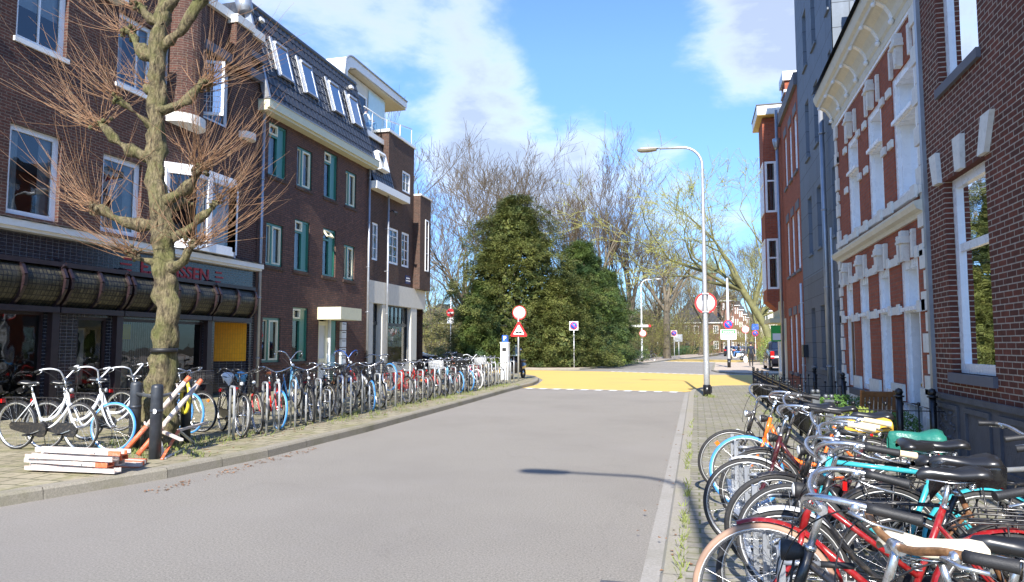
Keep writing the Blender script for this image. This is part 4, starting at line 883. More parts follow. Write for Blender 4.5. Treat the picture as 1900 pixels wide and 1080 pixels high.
m = MB(); Q.box(m, 27.9, 30.3, 2.45, 2.62, 0, .5); Q.box(m, 27.9, 30.3, 2.62, 3.25, 0, .15); obj('pelmet', m, 'cream_trim', ch)
window(Q, ch, 28.0, 29.9, .5, 2.4, fw=.08, w=.02, cols=(28.6, 29.2), mw=.07, gl='glass', name='shop_window')
t = tag(obj('shop_sign', MB().box(2.72, 3.12, 27.9, 27.98, 1.75, 2.35), 'sign_green'), 'small green and white shop sign hanging beside the corner house window', 'sign')
m = MB(); m.box(2.77, 3.07, 27.892, 27.898, 1.8, 2.05); obj('white_field', m, 'sign_white', t)
floors(Q, ch, 27.32, 30.3, [.1, 3.2, 6.4, 10.3])
# ---- front garden fence
def ballpost(m, x, y, z0, h, r=.03, rb=.045): m.tube([(x, y, z0), (x, y, z0 + h)], r, 8); m.tube([(x, y, z0 + h - .03), (x, y, z0 + h - .01)], r * 1.5, 8); m.ball((x, y, z0 + h + rb * .7), rb, 8)
fn = thing('garden_fence', 'long black iron front garden fence with knobs on its posts', 'fence', (1.72, 17, .05))
fx = 1.72
y = 11.65; k = 0
while y < 23.3:
    m = MB(); ballpost(m, fx, y, .05, .82, .028, .04); obj('post', m, 'black_iron', fn)
    y2 = min(y + 1.45, 23.4); m = MB()
    if y2 - y > .3:
        for z in (.16, .72, .79): m.bar((fx, y + .03, z), (fx, y2 - .03, z), .03, .012)
        n_ = int((y2 - y) / .115)
        for j in range(1, n_):
            yy = y + (y2 - y) * j / n_; m.tube([(fx, yy, .12), (fx, yy, .80)], .0085, 5)
            if j % 2: m.ball((fx, yy, .82), .018, 6)
        obj('railing', m, 'black_iron', fn)
    y += 1.45
m = MB(); ballpost(m, fx, 23.4, .05, .82, .028, .04); obj('post', m, 'black_iron', fn)
gp = thing('garden_gate', 'square grey gate posts with double knobs and a low black gate between them', 'gate', (1.72, 10.9, .05))
for y in (11.45, 10.35):
    m = MB(); m.box(fx - .05, fx + .05, y - .05, y + .05, .05, .84); m.box(fx - .06, fx + .06, y - .06, y + .06, .84, .87); m.ball((fx - .035, y, .91), .035, 8); m.ball((fx + .035, y, .91), .035, 8); obj('gate_post', m, 'zinc_dark' if 'zinc_dark' in MATS else (paint('zinc_dark', (.13, .14, .15), .4, .5), 'zinc_dark')[1], gp)
m = MB(); [m.bar((fx, 10.42, z), (fx, 11.38, z), .025, .012) for z in (.15, .7)]; [m.tube([(fx, 10.42 + j * .12, .15), (fx, 10.42 + j * .12, .74)], .008, 5) for j in range(1, 8)]; obj('gate_leaf', m, 'black_iron', gp)
def part_fence(name, label, y, x0, x1, posts, z1=.73, n=7):
    t = thing(name, label, 'fence', ((x0 + x1) / 2, y, .05))
    for x in posts: m = MB(); ballpost(m, x, y, .05, z1 + .16, .045, .055); obj('post', m, 'black_iron', t)
    m = MB(); [m.bar((x0, y, z), (x1, y, z), .03, .012, up=(0, 0, 1)) for z in (.32, z1)]
    for j in range(n): x = x0 + .1 + (x1 - x0 - .2) * j / (n - 1); m.tube([(x, y, .1), (x, y, z1 + .07)], .01, 6); m.ball((x, y, z1 + .09), .028, 8)
    obj('railing', m, 'black_iron', t)
part_fence('garden_fence', 'low black knobbed railing in front of the wooden garden chair', 10.5, 1.75, 3.15, (2.62, 3.02))
part_fence('garden_fence', 'black knobbed railing dividing the garden at the grey house corner', 16.3, 1.75, 3.15, (3.0,))
part_fence('garden_fence', 'black knobbed railing dividing the gardens between the grey and red houses', 20.0, 1.75, 3.15, (3.0,))
# ---- garden things
t = thing('planter', 'wooden planter box full of green plants beside the garden chair', 'planter', (2.25, 12.9, .05))
m = MB(); m.box(1.95, 2.75, 12.75, 13.05, .32, .52); m.box(1.92, 2.78, 12.72, 13.08, .50, .54); [m.box(x, x + .06, 12.8, 13.0, .05, .32) for x in (2.0, 2.64)]; obj('box', m, 'teak', t)
paint('leaf_green', (.08, .17, .03), .6, var=.45, vs=9); paint('leaf_yellow', (.22, .27, .05), .6, var=.4, vs=9)
def leafball(m, c, rx, ry, rz, n, s, rnd, clump=.0):
    for _ in range(n):
        while 1:
            p = Vector((rnd.uniform(-1, 1), rnd.uniform(-1, 1), rnd.uniform(-1, 1)))
            if p.length < 1: break
        p = p * (p.length ** -.4 if p.length > .05 else 1); p = Vector((c[0] + p.x * rx, c[1] + p.y * ry, c[2] + p.z * rz))
        if p.z < .06: continue
        a = Vector((rnd.gauss(0, 1), rnd.gauss(0, 1), rnd.gauss(0, 1))).normalized(); b = a.orthogonal().normalized(); q = s * rnd.uniform(.6, 1.3)
        m.quad(p - a * q, p - b * q * .45, p + a * q, p + b * q * .45)
rnd = random.Random(8); m = MB(); leafball(m, (2.35, 12.9, .62), .42, .18, .16, 900, .03, rnd); obj('plants', m, 'leaf_green', t)
m = MB(); leafball(m, (2.25, 11.5, .38), .5, .45, .32, 2400, .028, rnd); tag(obj('garden_bush', m, 'leaf_yellow'), 'loose yellow green bush in the front garden behind the yellow saddle', 'bush')
m = MB(); leafball(m, (2.85, 11.3, .35), .26, .4, .32, 1300, .028, rnd); tag(obj('garden_bush', m, 'leaf_green'), 'dark green bush in the garden below the white plinth', 'bush')
m = MB(); leafball(m, (1.95, 12.4, .3), .2, .35, .24, 700, .026, rnd); tag(obj('garden_bush', m, 'leaf_yellow'), 'small yellowish bush close behind the garden gate', 'bush')
t = thing('garden_chair', 'folding wooden slatted garden chair leaning against the white plinth', 'chair', (2.72, 12.2, .05), R(0))
Mc = Matrix.Translation((2.72, 12.25, .05)) @ Matrix.Rotation(R(14), 4, 'X')
m = MB(Mc); m.box(-.26, -.20, -.02, .02, .3, .88); m.box(.20, .26, -.02, .02, .3, .88); m.box(-.2, .2, -.018, .018, .78, .86); m.box(-.2, .2, -.018, .018, .36, .42)
[m.box(-.18 + k * .062, -.18 + k * .062 + .045, -.01, .01, .42, .78) for k in range(6)]; obj('backrest', m, 'teak', t)
m = MB(Mc); [m.box(-.22, .22, -.45 + k * .065, -.45 + k * .065 + .05, .36, .38) for k in range(7)]; obj('seat', m, 'teak', t)
for s_ in (-1, 1):
    m = MB(Mc); m.bar((s_ * .24, .12, .0), (s_ * .24, -.44, .4), .04, .025); obj('leg', m, 'teak', t); m = MB(Mc); m.bar((s_ * .21, -.42, .0), (s_ * .21, .02, .44), .04, .025); obj('leg', m, 'teak', t)
# ================================================================== BICYCLES
def gloss(name, col): paint(name, col, .34, 0, .12, 14, coat=.3, dirt=(.2, .16, .11), dirt_amt=.5)
for n_, c_ in dict(bike_black=(.013, .013, .015), bike_white=(.72, .74, .76), bike_red=(.50, .014, .012), bike_darkred=(.25, .008, .010), bike_orange=(.80, .16, .015), bike_maroon=(.055, .008, .014), bike_turquoise=(.035, .36, .42),
                   bike_blue=(.02, .10, .42), bike_lightblue=(.13, .34, .52), bike_green=(.02, .09, .05), bike_grey=(.16, .17, .18), bike_silver=(.5, .51, .52), bike_pink=(.6, .12, .2), bike_brown=(.16, .07, .03), bike_cream=(.6, .55, .4)).items(): gloss(n_, c_)
paint('bike_chrome', (.6, .61, .62), .27, .92, .15, 30, dirt=(.26, .16, .09), dirt_amt=.6)
paint('bike_rust', (.42, .22, .10), .45, .6, .4, 40, dirt=(.2, .08, .03), dirt_amt=.8)
paint('tyre_black', (.02, .02, .021), .75, var=.3, vs=20, dirt=(.12, .10, .08), dirt_amt=.3)
paint('tyre_blue', (.05, .26, .62), .6, var=.08, dirt=(.12, .16, .22), dirt_amt=.4)
paint('tyre_white', (.66, .66, .64), .6, var=.06); paint('tyre_brown', (.30, .19, .13), .7, var=.2)
paint('reflective', (.62, .62, .6), .35, .2, .1); paint('grip_black', (.016, .016, .017), .55, var=.2, bd=.001, bs=300); paint('grip_cream', (.68, .56, .36), .55, var=.08)
paint('saddle_black', (.014, .014, .015), .32, var=.2, spec=.6); paint('saddle_brown', (.12, .04, .02), .4); paint('saddle_cream', (.74, .66, .50), .45, var=.05); paint('cover_yellow', (.80, .48, .06), .5, var=.08)
paint('cover_black', (.01, .01, .011), .22, var=.3, spec=.7, bd=.01, bs=14); paint('plastic_white', (.7, .71, .7), .35, bd=.01, bs=18); paint('plastic_green', (.02, .16, .12), .4, bd=.01, bs=18); paint('bag_blue', (.12, .45, .7), .4)
paint('lamp_red', (.5, .01, .01), .2); paint('lamp_lens', (.7, .72, .72), .12, .3); paint('orange_reflector', (.85, .2, .02), .3); paint('wicker', (.28, .2, .11), .7, var=.3, vs=60); paint('crate_black', (.015, .015, .016), .5); paint('crate_green', (.02, .12, .05), .5)
MC = {}
def cached(key, fn):
    if key not in MC: MC[key] = fn().mesh(key if isinstance(key, str) else key[0])
    return MC[key]
def inst(name, me, mats, parent, M=None):
    o = bpy.data.objects.new(name, me); C.objects.link(o); o.parent = parent
    if not me.materials:
        for mt in mats: me.materials.append(MATS[mt])
    else:
        for i, mt in enumerate(mats):
            if me.materials[i].name != mt: o.material_slots[i].link = 'OBJECT'; o.material_slots[i].material = MATS[mt]
    if M is not None: o.matrix_local = M
    return o
RH, FH, BB = Vector((-.47, 0, .345)), Vector((.62, 0, .345)), Vector((0, 0, .29))
H1, H2 = Vector((.44, 0, .655)), Vector((.378, 0, .86)); CL = Vector((.335, 0, 1.0)); WR = .325
def ring(m, r, t, n=44, k=8, y=0): m.tube([(r * math.cos(2 * math.pi * j / n), y, r * math.sin(2 * math.pi * j / n)) for j in range(n)], t, k, closed=True)
def tyre_mb():
    m = MB(); ring(m, WR, .0185, 48, 9); m.cur = 1
    for s_ in (-1, 1): ring(m, WR - .011, .0035, 48, 4, s_ * .0155)
    return m
def tyre_wide():
    m = MB(); ring(m, WR, .022, 48, 9); m.cur = 1
    for s_ in (-1, 1): ring(m, WR - .014, .003, 48, 4, s_ * .018)
    return m
def rim_mb():
    m = MB(); n = 48; old = m.smooth; pr = [(.312, -.012), (.302, -.011), (.296, 0), (.302, .011), (.312, .012)]
    m.grid([[(r * math.cos(2 * math.pi * j / n), y, r * math.sin(2 * math.pi * j / n)) for j in range(n + 1)] for r, y in pr]); return m
def spokes_mb():
    m = MB()
    for j in range(28):
        a = 2 * math.pi * j / 28; b = a + (.9 if j % 4 < 2 else -.9); s_ = 1 if j % 2 else -1
        m.tube([(.022 * math.cos(b), s_ * .028, .022 * math.sin(b)), (.298 * math.cos(a), 0, .298 * math.sin(a))], .0013, 3, cap=False)
    return m
def hub_mb(r=.018):
    m = MB(); m.lathe([(.006, -.06), (.009, -.045), (.024, -.03), (.024, -.026), (r, -.02), (r, .02), (.024, .026), (.024, .03), (.009, .045), (.006, .06)], (0, 0, 0), 'y', 12); return m
def bez(a, b, c, d_, n=9):
    a, b, c, d_ = map(Vector, (a, b, c, d_)); return [a * (1 - t) ** 3 + b * 3 * t * (1 - t) ** 2 + c * 3 * t * t * (1 - t) + d_ * t ** 3 for t in [i / n for i in range(n + 1)]]
def frame_mb(style):
    m = MB(); st = Vector((-.20, 0, .80)); m.tube([BB, st], .0155, 9); m.tube([H1, H2], .0185, 10); m.lathe([(.024, -.035), (.024, .035)], BB, 'y', 10)
    for s_ in (-1, 1):
        m.tube([BB + Vector((-.03, s_ * .03, 0)), RH + Vector((.02, s_ * .055, 0)), RH + Vector((-.01, s_ * .06, 0))], .0095, 6)
        m.tube([Vector((-.165, s_ * .015, .71)), RH + Vector((0.0, s_ * .06, .01))], .0075, 6)
    if style == 'oma':
        m.tube(bez(H1 + Vector((0, 0, .03)), (.30, 0, .50), (.22, 0, .34), BB), .0165, 9); m.tube(bez(H2 - Vector((0, 0, .05)), (.24, 0, .60), (.14, 0, .50), (-.085, 0, .50)), .0135, 9)
    elif style == 'swap':
        m.tube(bez(H2 - Vector((0, 0, .07)), (.28, 0, .50), (.16, 0, .40), (-.06, 0, .44)), .021, 10); m.tube(bez(H1, (.30, 0, .46), (.2, 0, .34), BB), .018, 9)
    elif style == 'step':
        m.tube([H1, BB], .018, 9); m.tube([H2 - Vector((0, 0, .05)), Vector((-.07, 0, .47))], .0145, 9)
    elif style == 'fat':
        m.tube(bez(H2 - Vector((0, 0, .06)), (.34, 0, .62), (.22, 0, .36), (.0, 0, .33)), .030, 12)
    else:
        m.tube([H1 + Vector((0, 0, .02)), BB], .0175, 9); m.tube([H2 - Vector((0, 0, .03)), Vector((-.19, 0, .775))], .0155, 9)
    return m
def fork_mb():
    m = MB(); m.tube([H1 - Vector((-.006, 0, .02)), H1 + Vector((0, 0, .01))], .021, 10)
    for s_ in (-1, 1): m.tube([H1 + Vector((.0, s_ * .022, -.0)), H1 + Vector((.012, s_ * .042, -.04)), Vector((.51, s_ * .047, .50)), Vector((.56, s_ * .048, .41)), FH + Vector((0, s_ * .052, 0))], [.013, .0135, .012, .010, .008], 8)
    return m
def stem_mb():
    m = MB(); m.tube([H2, H2 + Vector((-.004, 0, .015))], .021, 10); m.tube([H2, CL + Vector((.012, 0, -.04)), CL], .0125, 9); m.lathe([(.019, -.025), (.019, .025)], CL, 'y', 10); return m
BARS = {'dutch': [(0, 0, 0), (.025, .07, .015), (.045, .15, .05), (.02, .23, .085), (-.06, .275, .09), (-.16, .285, .075), (-.27, .275, .055)],
        'flat': [(0, 0, 0), (.0, .1, .015), (-.015, .2, .04), (-.05, .27, .045), (-.12, .315, .04)],
        'high': [(0, 0, 0), (.03, .05, .06), (.05, .11, .13), (.02, .2, .17), (-.06, .25, .17), (-.15, .265, .15), (-.22, .26, .13)],
        'drop': [(0, 0, 0), (.0, .12, .0), (.0, .19, .0), (.08, .205, -.01), (.11, .205, -.06), (.07, .205, -.11), (.0, .205, -.12)]}
def cr(pts, n=4):
    P_ = [Vector(p) for p in pts]; P_ = [P_[0] * 2 - P_[1]] + P_ + [P_[-1] * 2 - P_[-2]]; out = []
    for i in range(1, len(P_) - 2):
        for k in range(n):
            t = k / n; a, b, c, d_ = P_[i - 1:i + 3]; out.append(.5 * ((2 * b) + (c - a) * t + (2 * a - 5 * b + 4 * c - d_) * t * t + (3 * b - a - 3 * c + d_) * t ** 3))
    out.append(P_[-2]); return out
def bar_mb(kind):
    m = MB(); pts = cr(BARS[kind]); L_ = [CL + Vector((p.x, p.y, p.z)) for p in pts]; R__ = [CL + Vector((p.x, -p.y, p.z)) for p in pts]; m.tube(R__[::-1] + L_[1:], .0112, 10); return m
def grip_mb(kind, s_):
    m = MB(); pts = [CL + Vector((p.x, s_ * p.y, p.z)) for p in cr(BARS[kind])][-6:]; e = pts[-1] + (pts[-1] - pts[-2]).normalized() * .006
    m.tube(pts + [e], [.0165] + [.0155] * (len(pts) - 2) + [.0175, .017], 10); return m
def lever_mb(kind, s_):
    m = MB(); pts = [CL + Vector((p.x, s_ * p.y, p.z)) for p in cr(BARS[kind])]; a = pts[-7]; b = pts[-1]; off = Vector((.035, s_ * .01, -.03)) if kind != 'flat' else Vector((.05, 0, -.015))
    m.tube([a + Vector((0, 0, -.012)), a + off * .7, a.lerp(b, .5) + off * 1.15, b + off * 1.2], [.009, .007, .0055, .006], 6); m.ball(a + Vector((.004, 0, -.008)), .018, 8); return m
def cable_mb(kind):
    m = MB()
    for s_ in (-1, 1):
        pts = [CL + Vector((p.x, s_ * p.y, p.z)) for p in cr(BARS[kind])]; a = pts[-7] + Vector((0, 0, -.015))
        m.tube(bez(a, a + Vector((.14, -.05 * s_, -.02)), H2 + Vector((.11, .06 * s_, .0)), H1 + Vector((.05, .025 * s_, -.02 if s_ > 0 else .1))), .0026, 5)
    return m
def saddle_mb(kind='broad'):
    m = MB(); rows = []
    W_ = [(.13, .018), (.09, .026), (.03, .034), (-.03, .058), (-.08, .092), (-.12, .105), (-.15, .085)] if kind == 'broad' else [(.15, .014), (.1, .02), (.04, .026), (-.02, .035), (-.07, .06), (-.11, .07), (-.14, .055)]
    cz = [0, .006, .002, 0, .012, .018, .010]
    for (x, w_), z in zip(W_, cz):
        sec = []
        for a in [-90, -62, -30, 0, 30, 62, 90]: sec.append((x, w_ * math.sin(R(a)) , z + .045 * (math.cos(R(a)) ** .7 if abs(a) < 90 else 0) - .03))
        rows.append([(.0 + x, -w_ * .55, z - .04)] + sec + [(x, w_ * .55, z - .04)])
    rows = [[(rows[0][0][0] + .018, p[1] * .35, p[2] * .5 - .015) for p in rows[0]]] + rows + [[(rows[-1][0][0] - .015, p[1] * .6, p[2] * .5 - .015) for p in rows[-1]]]
    m.grid(rows); return m
SP = Vector((-.235, 0, .955))
def post_mb():
    m = MB(); m.tube([(-.195, 0, .78), (-.228, 0, .91)], .0125, 9); m.tube([(-.2, 0, .785), (-.204, 0, .80)], .02, 9)
    for s_ in (-1, 1): m.tube([SP + Vector((.11, s_ * .012, -.035)), SP + Vector((0, s_ * .022, -.05)), SP + Vector((-.09, s_ * .04, -.04))], .004, 5)
    for s_ in (-1, 1): m.tube([SP + Vector((-.075 + .0 * math.cos(a), s_ * .045 + .014 * math.cos(a), -.075 + a * .0014)) + Vector((.014 * math.sin(a), 0, 0)) for a in [k * .7 for k in range(28)]], .003, 4)
    return m
def guard_mb(c, a0, a1, r=.362, w=.026):
    m = MB(); n = 22; rows = []
    for k in range(n + 1):
        a = R(a0 + (a1 - a0) * k / n); rows.append([(c.x + (r + dr) * math.cos(a), y, c.z + (r + dr) * math.sin(a)) for y, dr in ((-w, -.012), (-w * .7, -.002), (0, .004), (w * .7, -.002), (w, -.012))])
    m.grid(rows)
    for s_ in (-1, 1): a = R(a1 - 22 if a1 > 100 else a1); m.tube([c + Vector((0, s_ * .055, 0)), c + Vector(((r - .012) * math.cos(a), s_ * w, (r - .012) * math.sin(a)))], .0022, 4)
    return m
def chaincase_mb():
    m = MB(); P_ = [(.10 * math.cos(R(a)), .29 + .10 * math.sin(R(a))) for a in range(-90, 91, 18)] + [(-.47 + .055 * math.cos(R(a)), .345 + .055 * math.sin(R(a))) for a in range(90, 271, 20)]
    m.prism(P_, lambda p, q, w: (p, w, q), -.068, -.036); return m
def chain_mb():
    m = MB(); ring_ = [(.09 * math.cos(R(a)), -.05, .29 + .09 * math.sin(R(a))) for a in range(-90, 91, 18)] + [(-.47 + .035 * math.cos(R(a)), -.05, .345 + .035 * math.sin(R(a))) for a in range(90, 271, 20)]
    m.tube(ring_, .004, 4, closed=True)
    m.lathe([(.075, -.052), (.09, -.052), (.09, -.048), (.075, -.048)], BB, 'y', 18); [m.tube([BB + Vector((0, -.05, 0)), BB + Vector((.08 * math.cos(a), -.05, .08 * math.sin(a)))], .006, 4) for a in [k * 1.257 for k in range(5)]]; return m
def crank_mb(ph):
    m = MB(); a = R(ph)
    for s_ in (-1, 1): e = BB + Vector((s_ * .165 * math.cos(a), -s_ * .085, s_ * .165 * math.sin(a))); m.bar(BB + Vector((0, -s_ * .075, 0)), e, .018, .012)
    return m
def pedal_mb(ph, s_):
    m = MB(); a = R(ph); e = BB + Vector((s_ * .165 * math.cos(a), -s_ * .13, s_ * .165 * math.sin(a))); m.box(e.x - .04, e.x + .04, e.y - .04, e.y + .04, e.z - .011, e.z + .011); return m
def rack_mb():
    m = MB(); z = .735
    for s_ in (-1, 1):
        m.tube([(-.20, s_ * .03, .70), (-.28, s_ * .055, z), (-.66, s_ * .055, z), (-.70, s_ * .03, z)], .0055, 6); m.tube([(-.62, s_ * .055, z), (-.55, s_ * .06, .55), RH + Vector((-.01, s_ * .065, .01))], .005, 5); m.tube([(-.44, s_ * .055, z), RH + Vector((0.01, s_ * .065, .01))], .005, 5)
    m.tube([(-.70, -.03, z), (-.70, .03, z)], .0055, 6); [m.tube([(x, -.055, z), (x, .055, z)], .0045, 5) for x in (-.32, -.42, -.52, -.62)]
    m.tube([(-.30, 0, z), (-.68, 0, z)], .004, 5); return m
def lamp_mb():
    m = MB(); o = H2 + Vector((.07, 0, -.01)); m.lathe([(.012, -.055), (.028, -.035), (.036, 0), (.036, .02)], o, 'x', 14); m.tube([o + Vector((-.02, 0, -.03)), H1 + Vector((.01, 0, .03))], .005, 5); m.cur = 1; m.lathe([(.034, .02), (.02, .028), (.001, .031)], o, 'x', 14); return m
def rearlamp_mb(): return MB().box(-.725, -.70, -.035, .035, .66, .715)
def stand_mb():
    m = MB(); m.tube([BB + Vector((-.06, .05, -.02)), Vector((-.14, .17, .012))], .009, 6); m.tube([Vector((-.14, .17, .012)), Vector((-.175, .175, .012))], .009, 6); return m
def wire_box(m, x0, x1, y0, y1, z0, z1, t=.0035, s_=.045):
    nx, ny, nzz = max(2, round((x1 - x0) / s_)), max(2, round((y1 - y0) / s_)), max(2, round((z1 - z0) / s_))
    for z in [z0 + (z1 - z0) * k / nzz for k in range(nzz + 1)]: m.tube([(x0, y0, z), (x1, y0, z), (x1, y1, z), (x0, y1, z)], t * (1.8 if z == z1 or z > z1 - .001 else 1), 4, closed=True)
    for k in range(nx + 1): x = x0 + (x1 - x0) * k / nx; m.tube([(x, y0, z1), (x, y0, z0), (x, y1, z0), (x, y1, z1)], t, 4)
    for k in range(ny + 1): y = y0 + (y1 - y0) * k / ny; m.tube([(x0, y, z1), (x0, y, z0), (x1, y, z0), (x1, y, z1)], t, 4)
def crate_mb():
    m = MB(); x0, x1, y0, y1, z0, z1 = .47, .80, -.20, .20, .80, 1.02; t = .012
    for z in (z0, z0 + .075, z0 + .15, z1 - .03): m.box(x0, x1, y0, y0 + t, z, z + .03); m.box(x0, x1, y1 - t, y1, z, z + .03); m.box(x0, x0 + t, y0 + t, y1 - t, z, z + .029); m.box(x1 - t, x1, y0 + t, y1 - t, z, z + .029)
    for x in (x0, (x0 + x1) / 2, x1 - .02): m.box(x, x + .02, y0 - .002, y0 + t, z0, z1); m.box(x, x + .02, y1 - t, y1 + .002, z0, z1)
    for y in (-.12, -.04, .04, .12): m.box(x0 - .002, x0 + t, y, y + .02, z0, z1); m.box(x1 - t, x1 + .002, y, y + .02, z0, z1)
    m.box(x0, x1, y0, y1, z0 - .006, z0); m.tube([(.55, -.08, .79), (.50, -.05, .45)], .006, 5); m.tube([(.55, .08, .79), (.50, .05, .45)], .006, 5); return m
def basket_mb(): m = MB(); wire_box(m, .44, .70, -.17, .17, .82, 1.04); m.tube([(.55, 0, .82), (.50, 0, .62)], .006, 5); return m
def rearcrate_mb(): m = MB(); wire_box(m, -.68, -.30, -.18, .18, .745, .95, .004, .05); return m
def screen_mb():
    m = MB(); rows = []
    for k in range(9):
        t = k / 8; w_ = .17 * (1 - max(0, t - .45) ** 2 * 2.6); rows.append([(.44 - .05 * t + .07 * (1 - (j / 4 - 1) ** 2), w_ * (j / 4 - 1), 1.02 + .36 * t) for j in range(9)])
    m.grid(rows); return m
def steerM(deg):
    ax = (H2 - H1).normalized(); return Matrix.Translation(H1) @ Matrix.Rotation(R(deg), 4, ax) @ Matrix.Translation(-H1)
def make_bike(loc, heading, label, group=None, style='oma', frame='bike_black', fork=None, ftyre='tyre_black', rtyre='tyre_black', fguard='bike_black', rguard='bike_black', bar='dutch', barmat='bike_chrome', grip='grip_black',
              saddle='saddle_black', skind='broad', rack='bike_black', crate=None, lamp=True, case='bike_black', steer=0, lean=0, lift=0, crank=200, z=.12, cover=None, extra=(), lite=False, sadz=0, wide=False):
    t = thing('bicycle', label, 'bicycle', (loc[0], loc[1], z), 0, group)
    # loc is where the front wheel touches the ground
    h = R(heading); piv = Vector((.62, 0, 0))
    t.rotation_mode = 'QUATERNION'
    q = Matrix.Rotation(h, 4, 'Z') @ Matrix.Rotation(R(lean), 4, 'X')
    if lift: q = q @ Matrix.Rotation(-math.asin(lift / 1.09), 4, 'Y')
    if lift:      # rear wheel stays on the ground, front wheel sits up in the rack
        fr = q.to_3x3() @ Vector((.62, 0, 0)); rr = q.to_3x3() @ Vector((-.47, 0, 0)); t.location = (loc[0] - fr.x, loc[1] - fr.y, z - rr.z)
    else: fr = q.to_3x3() @ piv; t.location = (loc[0] - fr.x, loc[1] - fr.y, z)
    t.rotation_quaternion = q.to_quaternion()
    I = lambda name, key, fn, *mats, par=t, M=None: inst(name, cached(key, fn), mats, par, M)
    sM = steerM(steer)
    I('frame', ('frame', style), lambda: frame_mb(style), frame)
    I('fork', 'fork', fork_mb, fork or frame, M=sM); I('stem', 'stem', stem_mb, 'bike_chrome' if barmat != 'bike_black' else 'bike_black', M=sM)
    hb = I('handlebar', ('handlebar', bar), lambda: bar_mb(bar), barmat, M=sM)
    for s_ in (-1, 1): I('grip', ('grip', bar, s_), lambda s_=s_: grip_mb(bar, s_), grip, par=hb)
    if not lite:
        for s_ in (-1, 1): I('brake_lever', ('brake_lever', bar, s_), lambda s_=s_: lever_mb(bar, s_), 'bike_chrome', par=hb)
        I('cable', ('cable', bar), lambda: cable_mb(bar), 'grip_black', M=sM)
    for nm, c_, ty, mm in (('front_wheel', FH, ftyre, sM), ('rear_wheel', RH, rtyre, Matrix())):
        w_ = I(nm, ('hub', nm), lambda: hub_mb(.018 if nm == 'front_wheel' else .03), 'bike_chrome', M=mm @ Matrix.Translation(c_) @ Matrix.Rotation(R((len(label) * 37 + c_.x * 50) % 90), 4, 'Y'))
        I('tyre', ('tyre', wide), tyre_wide if wide else tyre_mb, ty, 'reflective' if ty != 'tyre_white' else 'tyre_white', par=w_); I('rim', 'rim', rim_mb, 'bike_chrome', par=w_); I('spokes', 'spokes', spokes_mb, 'bike_chrome', par=w_)
    if fguard: I('front_mudguard', 'front_mudguard', lambda: guard_mb(FH, 70, 205), fguard, M=sM)
    if rguard: I('rear_mudguard', 'rear_mudguard', lambda: guard_mb(RH, -5, 195), rguard)
    sd_ = I('seat_post', 'seat_post', post_mb, 'bike_chrome', M=Matrix.Translation((0, 0, sadz)))
    I('saddle', ('saddle', skind), lambda: saddle_mb(skind), saddle, M=Matrix.Translation(SP + Vector((0, 0, sadz))))
    if case: I('chain_case', 'chain_case', chaincase_mb, case)
    else: I('chain', 'chain', chain_mb, 'bike_chrome')
    ck = I('crank', ('crank', crank), lambda: crank_mb(crank), 'bike_chrome'); [I('pedal', ('pedal', crank, s_), lambda s_=s_: pedal_mb(crank, s_), 'grip_black', par=ck) for s_ in (-1, 1)]
    if rack: I('luggage_rack', 'luggage_rack', rack_mb, rack); I('rear_light', 'rear_light', rearlamp_mb, 'lamp_red')
    if lamp: I('headlamp', 'headlamp', lamp_mb, 'bike_chrome' if lamp == 'chrome' else 'grip_black', 'lamp_lens', M=sM)
    if not lift: I('kickstand', 'kickstand', stand_mb, 'bike_chrome')
    if crate == 'crate' or crate == 'crate_green': I('crate', 'crate', crate_mb, 'crate_black' if crate == 'crate' else 'crate_green', M=sM)
    if crate == 'basket': I('basket', 'basket', basket_mb, 'bike_black', M=sM)
    if crate == 'basket_white': I('basket', 'basket', basket_mb, 'bike_white', M=sM)
    if crate == 'rear': I('basket', 'rear_basket', rearcrate_mb, 'bike_black')
    if 'screen' in extra: I('windscreen', 'windscreen', screen_mb, 'glass_clear', M=sM)
    if 'reflector' in extra: I('wheel_reflector', 'wheel_reflector', lambda: MB().box(.22, .26, -.01, .01, -.02, .02), 'orange_reflector', par=t, M=sM @ Matrix.Translation(FH) @ Matrix.Rotation(R(-55), 4, 'Y'))
    return t
def seat_cover(bike, kind, mat, label, cat='saddle cover', sadz=0):
    """a loose cover, bag or cloth pulled over the saddle: a thing of its own"""
    bpy.context.view_layer.update(); Mw = bike.matrix_basis @ Matrix.Translation(SP + Vector((0, 0, sadz + .004)))
    me = saddle_mb('broad').mesh('saddle_cover'); rnd = random.Random(len(label))
    for v in me.vertices:
        k = noise.noise(v.co * (38 if kind == 'bag' else 14) + Vector((rnd.random() * 0 + len(label), 0, 0))); v.co = Vector((v.co.x * 1.04, v.co.y * (1.02 if kind == 'bag' else 1.1), v.co.z * 1.2 - (.03 if v.co.z < -.02 else 0) + .016)) * (1 + (.16 if kind == 'bag' else .03) * k)
        if kind == 'bag': v.co.z -= .05 * max(0, -v.co.z * 20) * (1 + k)
    me.materials.append(MATS[mat]); o = bpy.data.objects.new('saddle_cover', me); C.objects.link(o); o.matrix_basis = Mw; tag(o, label, cat); return o
